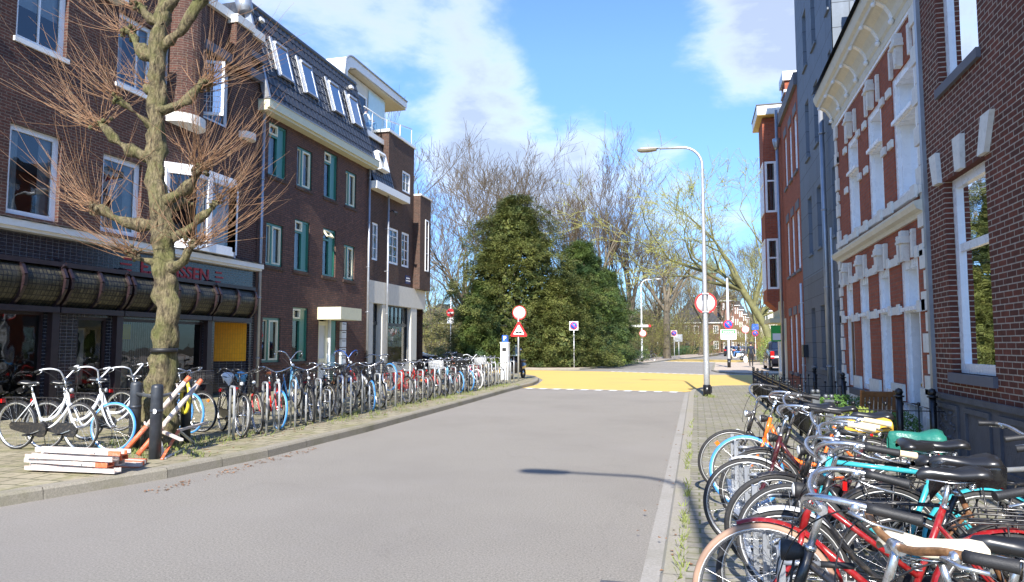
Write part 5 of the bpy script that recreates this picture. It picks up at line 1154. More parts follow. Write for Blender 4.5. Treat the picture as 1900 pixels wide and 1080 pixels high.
# ---- left row: front wheels towards the kerb
def yL(px, X=-7.1):          # where the view ray of that bearing crosses the line of front wheels
    return -X / math.tan(R(14.697) + math.atan((950 - px) / 1304.0))
GL = 'bicycles parked in the long left row'
K = dict(group=GL)
def LB(px, label, X=-7.15, hd=-42, **k): return make_bike((X, yL(px, X)), hd, label, GL, **k)
W3 = dict(style='swap', frame='bike_white', fork='bike_white', ftyre='tyre_blue', fguard=None, barmat='bike_white', rguard='bike_black', case='bike_black', rack='bike_black', bar='high')
LB(158, 'white framed bicycle at the left edge with a dark front tyre', X=-8.35, hd=2, **{**W3, 'ftyre': 'tyre_black'}, steer=-6, lean=2)
LB(215, 'white framed bicycle with a bright blue front tyre left of the dark bollards', X=-7.9, hd=4, **W3, steer=4, lean=-2)
LB(283, 'white framed bicycle with a blue tyre behind the dark bollards', X=-8.2, hd=6, **W3, steer=-5, lean=3)
LB(326, 'white framed bicycle with a blue tyre standing behind the tree trunk', X=-8.6, hd=0, **W3, steer=8, lean=-3)
LB(357, 'black bicycle with a blue tyre and flat silver bar just right of the trunk', X=-8.3, hd=-8, style='diamond', ftyre='tyre_blue', bar='flat', fguard=None, steer=-3)
LB(380, 'black bicycle with a wire basket and white sidewall tyre right of the tree', X=-8.2, hd=-14, crate='basket', steer=6, fork='bike_white', lean=3, extra=('reflector',))
b_ = LB(452, 'black bicycle whose saddle is wrapped in a white plastic bag', hd=-38, steer=4, bar='dutch', barmat='bike_black', lean=-2)
seat_cover(b_, 'bag', 'plastic_white', 'crumpled white plastic bag pulled over a black bicycle saddle', 'plastic bag')
b_ = LB(483, 'black bicycle with a red fork and a grey head crate next to the red one', hd=-40, fork='bike_red', style='step', crate=None, lean=3, lamp=True, barmat='bike_black')
seat_cover(b_, 'bag', 'bag_blue', 'small pale blue cover over the saddle next to the red bicycle')
LB(521, 'red step-through bicycle with a light blue front tyre', hd=-44, frame='bike_red', fork='bike_red', style='swap', ftyre='tyre_blue', fguard=None, steer=8, bar='dutch', saddle='saddle_brown', sadz=.02)
LB(556, 'light blue bicycle with its front wheel raised in the high rack', X=-7.25, hd=-42, frame='bike_lightblue', style='fat', lift=.34, bar='high', crate='rear', fguard='bike_lightblue')
LB(583, 'dark grey bicycle with a wide grey handlebar beside the raised light blue one', hd=-46, frame='bike_grey', lean=3, steer=-6, wide=True, crate='rear')
LB(604, 'black bicycle leaning among the dark ones left of the windscreen', X=-7.3, hd=-40, lean=-5, style='step', steer=10)
LB(628, 'black bicycle with a clear rounded windscreen on its handlebar', X=-7.4, hd=-44, extra=('screen',), crate='basket', case='bike_black', steer=-4)
LB(645, 'brown bicycle with a wire basket behind the windscreen bicycle', X=-7.3, hd=-38, frame='bike_brown', crate='basket', steer=5, lean=-3)
LB(664, 'blue bicycle with blue bar and red head tube, front wheel raised', X=-7.25, hd=-42, frame='bike_blue', fork='bike_red', style='diamond', lift=.34, bar='high', barmat='bike_blue', fguard=None, rtyre='tyre_blue')
LB(692, 'black bicycle with a light blue tyre between two raised bicycles', hd=-46, ftyre='tyre_blue', style='swap', fguard=None, steer=-6)
LB(709, 'black bicycle with a silver handlebar left of the raised blue tyre', X=-7.3, hd=-42, lean=4, style='oma', rguard='bike_white', crate='basket')
LB(729, 'black bicycle with a light blue front tyre raised high in the rack', X=-7.25, hd=-34, ftyre='tyre_blue', style='diamond', lift=.38, fguard=None, bar='flat')
LB(757, 'dark red bicycle with a red carrier and black tyres', hd=-38, frame='bike_red', style='diamond', case=None, rack='bike_red', fork='bike_red', bar='flat', wide=True)
LB(777, 'red bicycle with an orange lamp in the middle of the row', X=-7.3, hd=-36, frame='bike_red', case='bike_red', rack='bike_red', fguard='bike_red', rguard='bike_red', steer=4, extra=('reflector',))
LB(793, 'black bicycle squeezed between the red ones', X=-7.25, hd=-42, lean=-3, bar='flat')
LB(812, 'red bicycle with a white wire front basket', hd=-42, frame='bike_red', rguard='bike_red', crate='basket_white', style='step', steer=-5)
LB(826, 'black bicycle with a cream basket lamp right of the white basket', X=-7.3, hd=-45, lamp='chrome', lean=3)
LB(838, 'light blue framed bicycle left of the black crate', hd=-40, frame='bike_lightblue', style='fat', steer=7)
LB(852, 'red bicycle carrying a black plastic crate and a light blue tyre', hd=-44, frame='bike_red', crate='crate', ftyre='tyre_blue', fguard=None)
LB(861, 'black bicycle right of the black crate', X=-7.3, hd=-42, lean=-2, steer=4, crate='rear')
LB(871, 'black bicycle with a light blue tyre left of the white tyred one', hd=-44, ftyre='tyre_blue', fguard=None, style='swap')
LB(885, 'white bicycle with a white front tyre near the end of the row', hd=-34, frame='bike_white', ftyre='tyre_white', barmat='bike_white', fguard=None, style='step', bar='high')
LB(893, 'pink bicycle behind the white tyred one', X=-7.4, hd=-42, frame='bike_pink', steer=-4, crate='basket_white')
LB(901, 'silver bicycle near the end of the left row', X=-7.3, hd=-42, frame='bike_silver', style='diamond', bar='flat', lean=3)
LB(909, 'cream bicycle second from the end of the left row', X=-7.4, hd=-40, frame='bike_cream', rguard='bike_cream')
LB(917, 'brown bicycle third last beside the parking meter', X=-7.3, hd=-40, frame='bike_brown', style='diamond')
LB(926, 'silver racing bicycle with drop handlebar at the end of the left row', X=-7.4, hd=-32, frame='bike_silver', style='diamond', bar='drop', skind='narrow', fguard=None, rguard=None, rack=None, case=None, lamp=False)
# hoop racks of the left row: tall and low ones in turn
GH = 'white metal bicycle hoops of the left row'; ORD = ['first', 'second', 'third', 'fourth', 'fifth', 'sixth', 'seventh', 'eighth', 'ninth', 'tenth', 'eleventh', 'twelfth', 'thirteenth', 'fourteenth', 'fifteenth', 'sixteenth', 'seventeenth', 'eighteenth', 'nineteenth', 'twentieth']; hc = {}
k = 0; y = yL(436)
while y < 27.4:
    hgt = (.86, .60)[k % 2] if k % 3 else .84
    m = MB(); dx, dy = .30 * math.cos(R(-42)), .30 * math.sin(R(-42)); rr = []
    a, b = Vector((-7.08, y, .1)), Vector((-7.08 - dx, y - dy, .1)); u = (b - a).normalized()
    pts = [a, a + Vector((0, 0, hgt - .05)), a + Vector((0, 0, hgt - .02)) + u * .015, a + Vector((0, 0, hgt)) + u * .05, b + Vector((0, 0, hgt)) - u * .05, b + Vector((0, 0, hgt - .02)) - u * .015, b + Vector((0, 0, hgt - .05)), b]
    m.tube(pts, .021, 8); o = obj('bicycle_hoop', m, 'galvanised')
    hk = 'tall' if hgt > .7 else 'low'; hc[hk] = hc.get(hk, -1) + 1; j_ = hc[hk]; tag(o, '%s galvanised hoop, %s %s one counted from the tree end' % (hk, ORD[j_] if j_ < 20 else 'twenty ' + ORD[j_ - 20], hk), 'bike rack', GH); y += .52 if k % 2 else .36; k += 1
# ---- right row: front wheels towards the road
GR = 'bicycles parked in the right row'
def RB(X, Y, label, hd=180, **k): return make_bike((X, Y), hd, label, GR, z=.05, **k)
RB(.33, 7.85, 'black bicycle with an orange wheel reflector at the far end of the right row', hd=176, frame='bike_black', fguard=None, bar='dutch', steer=14, lean=-6, extra=('reflector',), lamp='chrome')
b1 = RB(.44, 7.15, 'bright orange framed bicycle with a light blue front tyre', hd=183, frame='bike_orange', style='swap', ftyre='tyre_blue', fguard=None, steer=-8, lean=5, case=None)
RB(.50, 6.4, 'black bicycle between the orange and the maroon one with a front carrier', hd=178, style='step', steer=10, lean=-5, barmat='bike_chrome', saddle='saddle_black', bar='dutch', sadz=.04)
b3 = RB(.37, 5.7, 'dark maroon bicycle with silver mudguards and a yellow saddle', hd=184, frame='bike_maroon', fguard='bike_silver', rguard='bike_silver', steer=-6, lean=3, style='oma', fork='bike_maroon', saddle='saddle_black')
seat_cover(b3, 'cover', 'cover_yellow', 'bright yellow cover pulled over the saddle of the maroon bicycle')
b4 = RB(.50, 5.2, 'black bicycle with a green cloth bag over its saddle', hd=178, steer=12, style='diamond', lean=-4, bar='flat', wide=True)
seat_cover(b4, 'bag', 'plastic_green', 'crumpled green and white plastic bag over a saddle near the railing', 'plastic bag')
RB(.56, 4.72, 'turquoise framed bicycle with cream handlebar grips', hd=183, frame='bike_turquoise', grip='grip_cream', fguard=None, steer=-10, lean=5, style='diamond', lamp='chrome', rguard='bike_turquoise', case=None, bar='dutch')
b6 = RB(.42, 4.1, 'black bicycle with a pale front mudguard and its saddle wrapped in black plastic', hd=178, fguard='bike_silver', steer=8, lean=-4, grip='grip_cream', style='oma', sadz=.03)
seat_cover(b6, 'bag', 'cover_black', 'shiny black plastic wrapped over a saddle with a cream gripped bar', 'plastic bag')
RB(.30, 3.66, 'dark red bicycle with a red mudguard and brown front tyre, nearest but one', hd=185, frame='bike_darkred', fork='bike_darkred', fguard='bike_darkred', rguard='bike_darkred', ftyre='tyre_brown', steer=-5, lean=3, style='step', saddle='saddle_black', case='bike_darkred', bar='dutch')
RB(.12, 2.68, 'black bicycle with a broad silver swept handlebar closest to the kerb', hd=176, steer=-8, lean=-3, style='step', bar='dutch', saddle='saddle_black', frame='bike_black', case=None, sadz=-.02)
RB(.24, 2.10, 'red bicycle with a rusty brown handlebar at the bottom right corner', hd=182, frame='bike_darkred', rguard='bike_darkred', steer=10, lean=4, barmat='bike_rust', style='swap', sadz=-.05, bar='flat', lamp=False)
RB(1.58, 2.52, 'turquoise bicycle with a cream saddle facing the house wall', hd=2, frame='bike_turquoise', fguard='bike_turquoise', rguard='bike_turquoise', steer=6, lean=-3, saddle='saddle_cream', style='swap', sadz=-.03)
RB(2.2, 5.0, 'grey bicycle facing the house wall behind the green bag', hd=3, frame='bike_grey', steer=9, lean=7, bar='flat', fguard=None, case=None, style='diamond')
RB(2.1, 4.0, 'brown bicycle facing the house wall behind the black plastic cover', hd=-2, frame='bike_brown', steer=-14, lean=-6, style='oma')
# rack posts of the right row
GP = 'grey clamp posts of the right bicycle rack'
for k in range(8):
    y = 2.72 + k * .745; X = .34; t = thing('rack_post', ['first', 'second', 'third', 'fourth', 'fifth', 'sixth', 'seventh', 'eighth'][k] + ' grey steel clamp post of the right rack counted from the camera', 'bike rack', (X, y, .05), 0, GP)
    m = MB(); m.box(X - .006, X + .012, y - .03, y + .03, .05, .68); m.box(X + .012, X + .03, y - .006, y + .006, .05, .68); m.box(X - .05, X + .12, y - .08, y + .08, .05, .062); obj('post', m, 'zinc', t)
    for j, (z, s_) in enumerate(((.62, 1), (.49, -1), (.36, 1), (.22, -1))):
        m = MB(); m.tube([(X + .02, y, z), (X + .18, y + s_ * .015, z)], .012, 7); m.tube([(X + .07 + .035 * math.cos(a), y + s_ * .03, z + .045 + .04 * math.sin(a)) for a in [q * .6 for q in range(10)]], .006, 5, closed=False); a_ = obj('clamp_arm', m, 'zinc', t)
        m = MB(); m.tube([(X + .18, y + s_ * .015, z), (X + .32, y + s_ * .02, z)], .015, 8); obj('rubber_sleeve', m, 'grip_black', a_)
m = MB(); m.box(.30, .36, 2.2, 8.4, .052, .10); tag(obj('rack_rail', m, 'galvanised'), 'long steel ground rail under the right bicycle rack', 'bike rack')
# ================================================================== TREES
paint('bark_grey', (.14, .115, .085), .85, var=.3, vs=4, bd=.02, bs=9, dirt=(.10, .12, .05), dirt_amt=.6)
paint('bark_moss', (.13, .125, .05), .85, var=.4, vs=3, bd=.02, bs=9, dirt=(.19, .19, .05), dirt_amt=.6)
paint('twig_grey', (.125, .098, .064), .85, var=.3, vs=1.5); paint('twig_brown', (.13, .095, .055), .85, var=.3, vs=1.5); paint('twig_olive', (.20, .17, .06), .85, var=.3, vs=1.5); paint('twig_moss', (.28, .27, .07), .8, var=.3, vs=1.2)
m, n, l, b = nodes_of('yew_leaf')
c = mx(n, l, (.036, .058, .014), (.175, .195, .048), ramp(n, l, nz(n, l, .55, 3), .35, .68)); c = mx(n, l, c, (.24, .225, .07), ramp(n, l, nz(n, l, 2.6, 3), .52, .72, 0, .8)); l.new(c, b.inputs['Base Color']); b.inputs['Roughness'].default_value = .55
m, n, l, b = nodes_of('yew_leaf_green')
c = mx(n, l, (.028, .06, .016), (.14, .195, .042), ramp(n, l, nz(n, l, .6, 3), .35, .68)); c = mx(n, l, c, (.05, .10, .06), ramp(n, l, nz(n, l, .35, 2), .55, .7, 0, .6)); l.new(c, b.inputs['Base Color']); b.inputs['Roughness'].default_value = .55
paint('hedge_leaf', (.16, .20, .035), .6, var=.4, vs=5); paint('shrub_leaf', (.05, .085, .02), .6, var=.5, vs=3); paint('bud_leaf', (.30, .32, .07), .7, var=.3, vs=2)
class Seg:
    """many thin tapering sticks as one mesh"""
    def __init__(s): s.v = []; s.f = []
    def add(s, a, b, ra, rb, n=3):
        t = b - a; u = t.orthogonal().normalized(); w = t.cross(u).normalized(); k = len(s.v)
        for p, r in ((a, ra), (b, rb)):
            for j in range(n): q = 2 * math.pi * j / n; s.v.append(p + (u * math.cos(q) + w * math.sin(q)) * r)
        for j in range(n): s.f.append((k + j, k + (j + 1) % n, k + n + (j + 1) % n, k + n + j))
    def mesh(s, name):
        me = bpy.data.meshes.new(name); me.from_pydata([tuple(v) for v in s.v], [], s.f); me.polygons.foreach_set('use_smooth', [True] * len(s.f)); me.update(); return me
def grow(rnd, height, r0, spread=.55, levels=6, up=.25, droop=0., first=.28, nb=(3, 4), lean=Vector((0, 0, 0)), twig=.35, wig=.14):
    big, small = Seg(), Seg()
    def branch(p, d_, L, r, lv):
        tgt = big if lv <= 2 else small; n_ = max(2, int(5 - lv * .5)) if lv < 3 else 3; step = L / n_; kids = []
        for k in range(n_):
            d_ = (d_ + Vector((rnd.gauss(0, wig), rnd.gauss(0, wig), rnd.gauss(0, wig * .6) + up * .12 - droop * .1 * lv)) + (lean * .1 if lv == 0 else Vector())).normalized()
            q = p + d_ * step; r2 = r * (1 - .5 * (k + 1) / n_) if lv else r * (1 - .35 * (k + 1) / n_)
            rk = r * (1 - .5 * k / n_) if lv else r * (1 - .35 * k / n_)
            tgt.add(p, q, rk, max(.012, r2), 7 if lv == 0 else (5 if lv <= 2 else 3)); p = q
            if k >= (n_ * first if lv == 0 else 0) and k < n_ - 1 or lv > 0: kids.append((p.copy(), d_.copy(), r2))
        if lv >= levels: return
        nk = rnd.randint(*nb) if lv else nb[1] + 2
        for j in range(nk):
            P_, D_, r_ = kids[-1] if j < 2 else kids[rnd.randrange(len(kids))]
            a = D_.orthogonal().normalized(); a.rotate(Matrix.Rotation(rnd.random() * 6.283, 3, D_)); sp = spread * rnd.uniform(.6, 1.4)
            nd = (D_ * math.cos(sp) + a * math.sin(sp) + Vector((0, 0, up * .5))).normalized()
            branch(P_, nd, L * rnd.uniform(.55, .82), max(.016, r_ * rnd.uniform(.6, .82)), lv + 1)
    branch(Vector((0, 0, -.1)), Vector((lean.x, lean.y, 1)).normalized(), height * .36, r0, 0); return big, small
def bare_tree(label, loc, height, r0, seed, tm='bark_grey', cm='twig_grey', cat='tree', group=None, buds=0, lvls=5, **k):
    rnd = random.Random(seed); big, small = grow(rnd, height, r0, levels=lvls, **k)
    zmax = max(v.z for v in small.v); s_ = height / zmax
    t = thing('bare_tree', label, cat, loc, 0, group)
    for nm, g_, mt in (('trunk', big, tm), ('crown', small, cm)):
        for v in g_.v: v *= s_
        me = g_.mesh(nm); me.materials.append(MATS[mt]); o = bpy.data.objects.new(nm, me); C.objects.link(o); o.parent = t
    if buds:
        m = MB(); vs = small.v
        for _ in range(buds):
            p = vs[rnd.randrange(len(vs))] + Vector((rnd.gauss(0, .1), rnd.gauss(0, .1), rnd.gauss(0, .1))); a = Vector((rnd.gauss(0, 1), rnd.gauss(0, 1), rnd.gauss(0, 1))).normalized(); b = a.orthogonal().normalized(); q = rnd.uniform(.03, .07); m.quad(p - a * q, p - b * q * .6, p + a * q, p + b * q * .6)
        obj('young_leaves', m, 'bud_leaf', t, local=True)
    return t
# bearing helper: ground point at distance Y along the street seen in photo column px
def at(px, Y, z=0): 
    return (Y * math.tan(R(-14.697) - math.atan((950 - px) / 1304.0)) , Y, z)
GB = 'bare trees of the park'
TA = bare_tree('tall bare tree with a forked trunk rising behind the roof terrace', at(738, 58, .1), 23.5, .42, 11, group=GB, spread=.42, up=.4)
TB = bare_tree('slender bare tree left of the big dark yew', at(845, 56, .1), 18.0, .30, 23, group=GB, spread=.46, up=.35, tm='bark_grey', cm='twig_brown')
TC = bare_tree('wide bare tree whose top shows above the big yew', at(955, 68, .1), 23.5, .5, 37, group=GB, spread=.52, up=.35, lvls=6, cm='twig_brown')
TD = bare_tree('dense brownish bare tree right of the yews', at(1105, 72, .1), 24, .5, 41, group=GB, spread=.42, up=.45, cm='twig_brown', nb=(3, 4), lvls=6)
TE = bare_tree('thick trunked tree leaning right beside the far lawn', at(1238, 84, .1), 19.5, .5, 53, group=GB, spread=.6, up=.2, lean=Vector((.16, 0, 0)), cm='twig_olive', first=.5)
TF = bare_tree('mossy tree with long pale yellow limbs behind the corner house', at(1440, 64, .1), 20.5, .32, 67, tm='bark_moss', cm='twig_moss', group=GB, spread=.62, up=.12, lean=Vector((-.42, 0, 0)), buds=5000, first=.1)
rnd = random.Random(77)
more = [(TB, 790, 66, 1.05, 'thin bare tree right behind the corner house'), (TD, 1165, 82, .92, 'brown bare tree second from the right of the yews'), (TD, 1045, 80, .98, 'brown bare tree between the two yews'), (TB, 885, 78, 1.1, 'bare tree far behind the left edge of the big yew'),
        (TE, 1300, 118, .95, 'olive twigged tree far behind the tall lamp post'), (TC, 1205, 100, .78, 'bare tree behind the second lamp post'), (TD, 1350, 130, .72, 'brown tree far behind the green notice board'), (TC, 1395, 105, .8, 'bare tree deep behind the mossy tree'),
        (TA, 812, 92, .72, 'bare tree deep in the park above the no entry sign'), (TF, 1385, 92, .8, 'smaller mossy tree behind the round sign'), (TD, 1262, 135, .8, 'bare tree beside the far brick building'), (TB, 770, 110, .9, 'thin tree seen just past the pale shop pillar')]
for i, (src, px, Y, sc, lb) in enumerate(more): dup(src, at(px, Y, .1), rnd.random() * 6.28, lb, GB, scale=sc)
# undergrowth bushes
def bush(label, loc, h, seed, cm, group):
    rnd = random.Random(seed); sm = Seg()
    for k in range(26):
        a = rnd.random() * 6.283; p = Vector((.25 * h * rnd.random() * math.cos(a), .25 * h * rnd.random() * math.sin(a), 0)); d_ = Vector((math.cos(a) * .55, math.sin(a) * .55, 1)).normalized(); r = .018
        def go(p, d_, L, r, lv):
            for _ in range(3):
                d_ = (d_ + Vector((rnd.gauss(0, .18), rnd.gauss(0, .18), rnd.gauss(0, .12)))).normalized(); q = p + d_ * L / 3; sm.add(p, q, r, r * .85); p = q; r *= .85
                if lv < 3: 
                    e = (d_ + Vector((rnd.gauss(0, .7), rnd.gauss(0, .7), rnd.gauss(0, .4)))).normalized(); go(p, e, L * .6, max(.005, r * .7), lv + 1)
        go(p, d_, h * .55, r, 0)
    t = thing('bush', label, 'bush', loc, 0, group); me = sm.mesh('branches'); me.materials.append(MATS[cm]); o = bpy.data.objects.new('branches', me); C.objects.link(o); o.parent = t
    m = MB(); 
    for _ in range(1500):
        p = sm.v[rnd.randrange(len(sm.v))]; a = Vector((rnd.gauss(0, 1), rnd.gauss(0, 1), rnd.gauss(0, 1))).normalized(); b = a.orthogonal().normalized(); q = rnd.uniform(.02, .06); m.quad(p - a * q, p - b * q * .5, p + a * q, p + b * q * .5)
    obj('leaves', m, {'twig_olive': 'bud_leaf', 'twig_brown': 'shrub_leaf', 'twig_grey': 'shrub_leaf'}[cm], t, local=True); return t
GU = 'undergrowth bushes along the park edge'
B1_ = bush('olive bush beside the pale shop pillar', at(800, 60, .1), 4.5, 3, 'twig_olive', GU); B2_ = bush('brown bush under the slender bare tree', at(850, 60, .1), 4, 5, 'twig_brown', GU); B3_ = bush('olive bush behind the second lamp post', at(1200, 80, .1), 5, 7, 'twig_olive', GU)
pos = [(780, 75, 1.4), (815, 70, 1.3), (835, 85, 1.6), (870, 75, 1.5), (1150, 78, 1.6), (1175, 90, 1.8), (1215, 95, 1.5), (1230, 110, 1.8), (1270, 120, 1.5), (1190, 110, 2.2), (1290, 140, 1.8), (1100, 90, 2), (1320, 112, 1.2), (1355, 140, 1.6), (1405, 100, 1.2), (1425, 88, 1.2), (760, 90, 1.8), (900, 95, 2.2), (1050, 100, 2.3), (1245, 130, 2.2), (1440, 76, 1.1), (1120, 110, 2.2), (950, 110, 2.4), (800, 120, 2.6), (850, 125, 2.6), (1180, 135, 2.6), (1400, 140, 1.8)]
for i, (px, Y, sc) in enumerate(pos): dup((B1_, B2_, B3_)[i % 3], at(px, Y, .1), rnd.random() * 6.28, None, GU, scale=sc)
zc = {}
for i, o in enumerate([o for o in C.objects if o.get('group') == GU and o.parent is None][3:]):
    px, Y, sc = pos[i] if i < len(pos) else pos[-1]; zone = 'left of the big yew' if px < 880 else ('behind the yews' if px < 1140 else ('left of the tall lamp post' if px < 1300 else 'right of the tall lamp post')); zc[zone] = zc.get(zone, -1) + 1; o['label'] = '%s twiggy bush, %s of the bushes %s' % (('olive', 'brown', 'yellowish')[i % 3], ('first', 'second', 'third', 'fourth', 'fifth', 'sixth', 'seventh', 'eighth', 'ninth', 'tenth', 'eleventh')[zc[zone]], zone)
# yews
def yew(label, loc, h, rx, seed, mat, n=520, lean=0., top=.12):
    rnd = random.Random(seed); t = thing('yew_tree', label, 'tree', loc, 0, 'dark yews at the junction')
    s_ = Seg(); s_.add(Vector((0, 0, 0)), Vector((.2, 0, h * .45)), .35, .2, 8); s_.add(Vector((.2, 0, h * .45)), Vector((lean * h, 0, h * .95)), .2, .03, 6)
    for k in range(16): a = rnd.random() * 6.28; z = h * rnd.uniform(.06, .7); s_.add(Vector((lean * z, 0, z)), Vector((lean * z + rx * .7 * math.cos(a) * (1 - z / h), rx * .7 * math.sin(a) * (1 - z / h), z + h * .12)), .1, .03, 5)
    me = s_.mesh('trunk'); me.materials.append(MATS['bark_grey']); o = bpy.data.objects.new('trunk', me); C.objects.link(o); o.parent = t
    m = MB()
    for k in range(n):
        z = h * (rnd.random() ** 1.15) * .97 + .1; a = rnd.random() * 6.283; f = z / h
        prof = (1 - f) ** .62 * (.72 + .28 * math.sin(min(1, f * 4) * math.pi / 2)) + top * (1 - f)
        lob = 1 + .22 * math.sin(a * 3 + seed) + .12 * math.sin(a * 5 + f * 9) + .13 * math.sin(f * 17 + a * 2)
        rr = rx * prof * lob * (rnd.uniform(1.0, 1.2) if rnd.random() < .14 else rnd.uniform(.62, 1.02)); c = Vector((rr * math.cos(a) + lean * z, rr * math.sin(a) * .8, z)); out = Vector((math.cos(a), math.sin(a), rnd.uniform(-.35, .45))).normalized(); side = Vector((-math.sin(a), math.cos(a), 0)); L_ = rnd.uniform(.6, 1.35)
        for j in range(165):
            u = rnd.random(); w_ = rnd.gauss(0, .26) * (1.1 - u * .6); q = c + out * (u - .45) * L_ + side * w_ + Vector((0, 0, -.22 * u * u - abs(w_) * .35 + rnd.gauss(0, .10)))
            if q.z < .05: q.z = .05 + rnd.random() * .3
            d_ = (out * .8 + side * rnd.gauss(0, .6) + Vector((0, 0, rnd.uniform(-.6, .2)))).normalized(); e = d_.cross(Vector((rnd.gauss(0, .4), rnd.gauss(0, .4), 1))).normalized(); ln, wd = rnd.uniform(.05, .14), rnd.uniform(.014, .034)
            m.quad(q - e * wd, q + d_ * ln - e * wd * .4, q + d_ * ln + e * wd * .4, q + e * wd)
    obj('crown', m, mat, t, local=True)
    m = MB()      # added inner layer of loose leaf quads that blocks light through the crown
    for k in range(9000):
        z = h * rnd.random() * .9 + .1; f = z / h; a = rnd.random() * 6.283; rr = rx * (1 - f) ** .62 * rnd.uniform(.35, .8); q = Vector((rr * math.cos(a) + lean * z, rr * math.sin(a) * .8, z)); A = Vector((rnd.gauss(0, 1), rnd.gauss(0, 1), rnd.gauss(0, 1))).normalized(); b = A.orthogonal().normalized(); s2 = rnd.uniform(.12, .26); m.quad(q - A * s2, q - b * s2 * .6, q + A * s2, q + b * s2 * .6)
    obj('light_block_leaves', m, mat, t, local=True); return t
yew('big olive green yew, tallest evergreen at the junction', at(955, 50, .1), 12.9, 6.0, 2, 'yew_leaf', 1500, .0)
yew('lower dark green yew to the right of the tallest one', at(1085, 55, .1), 10.0, 4.3, 5, 'yew_leaf_green', 820, -.02)
yew('small pointed green yew right of the two bigger ones', at(1128, 60, .1), 8.0, 2.6, 9, 'yew_leaf_green', 480, 0)
yew('low spreading dark yew left of the tallest one', at(893, 47.5, .1), 6.2, 2.3, 12, 'yew_leaf_green', 330, 0)
yew('low bushy yew in front of the tallest one by the no parking sign', at(1035, 48.6, .1), 6.5, 2.6, 14, 'yew_leaf', 330, 0)
rnd = random.Random(31); m = MB()
for k in range(9): p = at(1080 + k * 8, 49.5 + k * .4); leafball(m, (p[0], p[1], .45), .7, .6, .62, 900, .05, rnd)
tag(obj('hedge', m, 'hedge_leaf'), 'low yellow green hedge behind the no parking sign', 'hedge')
m = MB()
for k in range(26): p = at(1150 + k * 7, 84 + k * 2.2); leafball(m, (p[0], p[1], .7), 1.0, 1.0, 1.0, 420, .09, rnd)
tag(obj('hedge', m, 'shrub_leaf'), 'long dark green hedge behind the thick leaning tree', 'hedge')
m = MB()
for k in range(20): p = at(760 + k * 6, 66 + k * .6); leafball(m, (p[0], p[1], .6), .9, .8, .8, 380, .07, rnd)
tag(obj('hedge', m, 'shrub_leaf'), 'dark green hedge left of the yews behind the parked car', 'hedge')
m = MB()
for k in range(14): p = at(1422 + k * 4, 58 + k * .8); leafball(m, (p[0], p[1], 1.1), .9, .8, 1.2, 420, .07, rnd)
tag(obj('hedge', m, 'hedge_leaf'), 'bright green hedge beside the bay window house', 'hedge')
# far wood that reads as one mass of twigs
sg = Seg(); rnd = random.Random(90)
for k in range(520):
    px = rnd.uniform(600, 1330); Y = rnd.uniform(135, 210); p = Vector(at(px, Y, 0)); h = rnd.uniform(8, 15); sg.add(p, p + Vector((rnd.gauss(0, .4), 0, h * .6)), .14, .06, 3); p2 = p + Vector((0, 0, h * .3))
    for j in range(34):
        q = p + Vector((rnd.gauss(0, 1.4), rnd.gauss(0, 1), h * rnd.uniform(.15, .85))); sg.add(q, q + Vector((rnd.gauss(0, 1.1), rnd.gauss(0, .5), rnd.uniform(.4, 2.4))), .035, .015, 3)
me = sg.mesh('distant_wood'); me.materials.append(MATS['twig_grey']); o = bpy.data.objects.new('distant_wood', me); C.objects.link(o); tag(o, 'distant grey brown mass of bare trees beyond the park', 'wood', kind='stuff')
# ---- the pollarded lime at the front left
paint('lime_bark', (.20, .165, .08), .9, var=.2, vs=3)
m, n, l, b = nodes_of('lime_bark')
g = n.new('ShaderNodeNewGeometry'); mp = n.new('ShaderNodeMapping'); mp.inputs['Scale'].default_value = (1, 1, .3); l.new(g.outputs['Position'], mp.inputs['Vector'])
h1 = nz(n, l, 26, 6, .7, mp.outputs[0]); h2 = nz(n, l, 3.2, 4, .6)
c = mx(n, l, (.05, .036, .02), (.27, .22, .12), ramp(n, l, h1, .38, .62)); c = mx(n, l, c, (.13, .14, .035), ramp(n, l, h2, .42, .66, 0, .7)); c = mx(n, l, c, (.07, .05, .03), ramp(n, l, nz(n, l, 9, 4), .6, .75, 0, .7))
l.new(c, b.inputs['Base Color']); b.inputs['Roughness'].default_value = .9; bump(n, l, b, h1, .07)
paint('lime_shoot', (.25, .135, .07), .6, var=.4, vs=3, dirt=(.30, .24, .15), dirt_amt=.9)
def knobby(m, pts, rs, seed, n=18, amp=.10, sub=6):
    P_ = cr(pts, sub); k = len(P_); RS = []
    for i in range(k): f = i / (k - 1) * (len(rs) - 1); a = int(min(f, len(rs) - 2)); RS.append(rs[a] + (rs[a + 1] - rs[a]) * (f - a))
    rows = []
    for i, p in enumerate(P_):
        t = (P_[min(i + 1, k - 1)] - P_[max(i - 1, 0)]).normalized(); u = Vector((0, 1, 0)); u = (u - t * u.dot(t)).normalized(); w = t.cross(u); row = []
        for j in range(n + 1):
            a = 2 * math.pi * (j % n) / n; d_ = u * math.cos(a) + w * math.sin(a); q = p + d_ * RS[i]; nn = noise.noise(q * 5 + Vector((seed, 0, 0))) * amp + noise.noise(Vector((q.x * 16, q.y * 16, q.z * 5)) + Vector((seed, 3, 0))) * amp * .35; row.append(p + d_ * RS[i] * (1 + nn / max(.05, RS[i]) * .35))
        rows.append(row)
    m.grid(rows)
lt_ = thing('pollarded_tree', 'knobbly pollarded tree with mossy bark and long thin reddish shoots', 'tree', (-7.67, 8.8, .12))
m = MB(); TY = 8.8
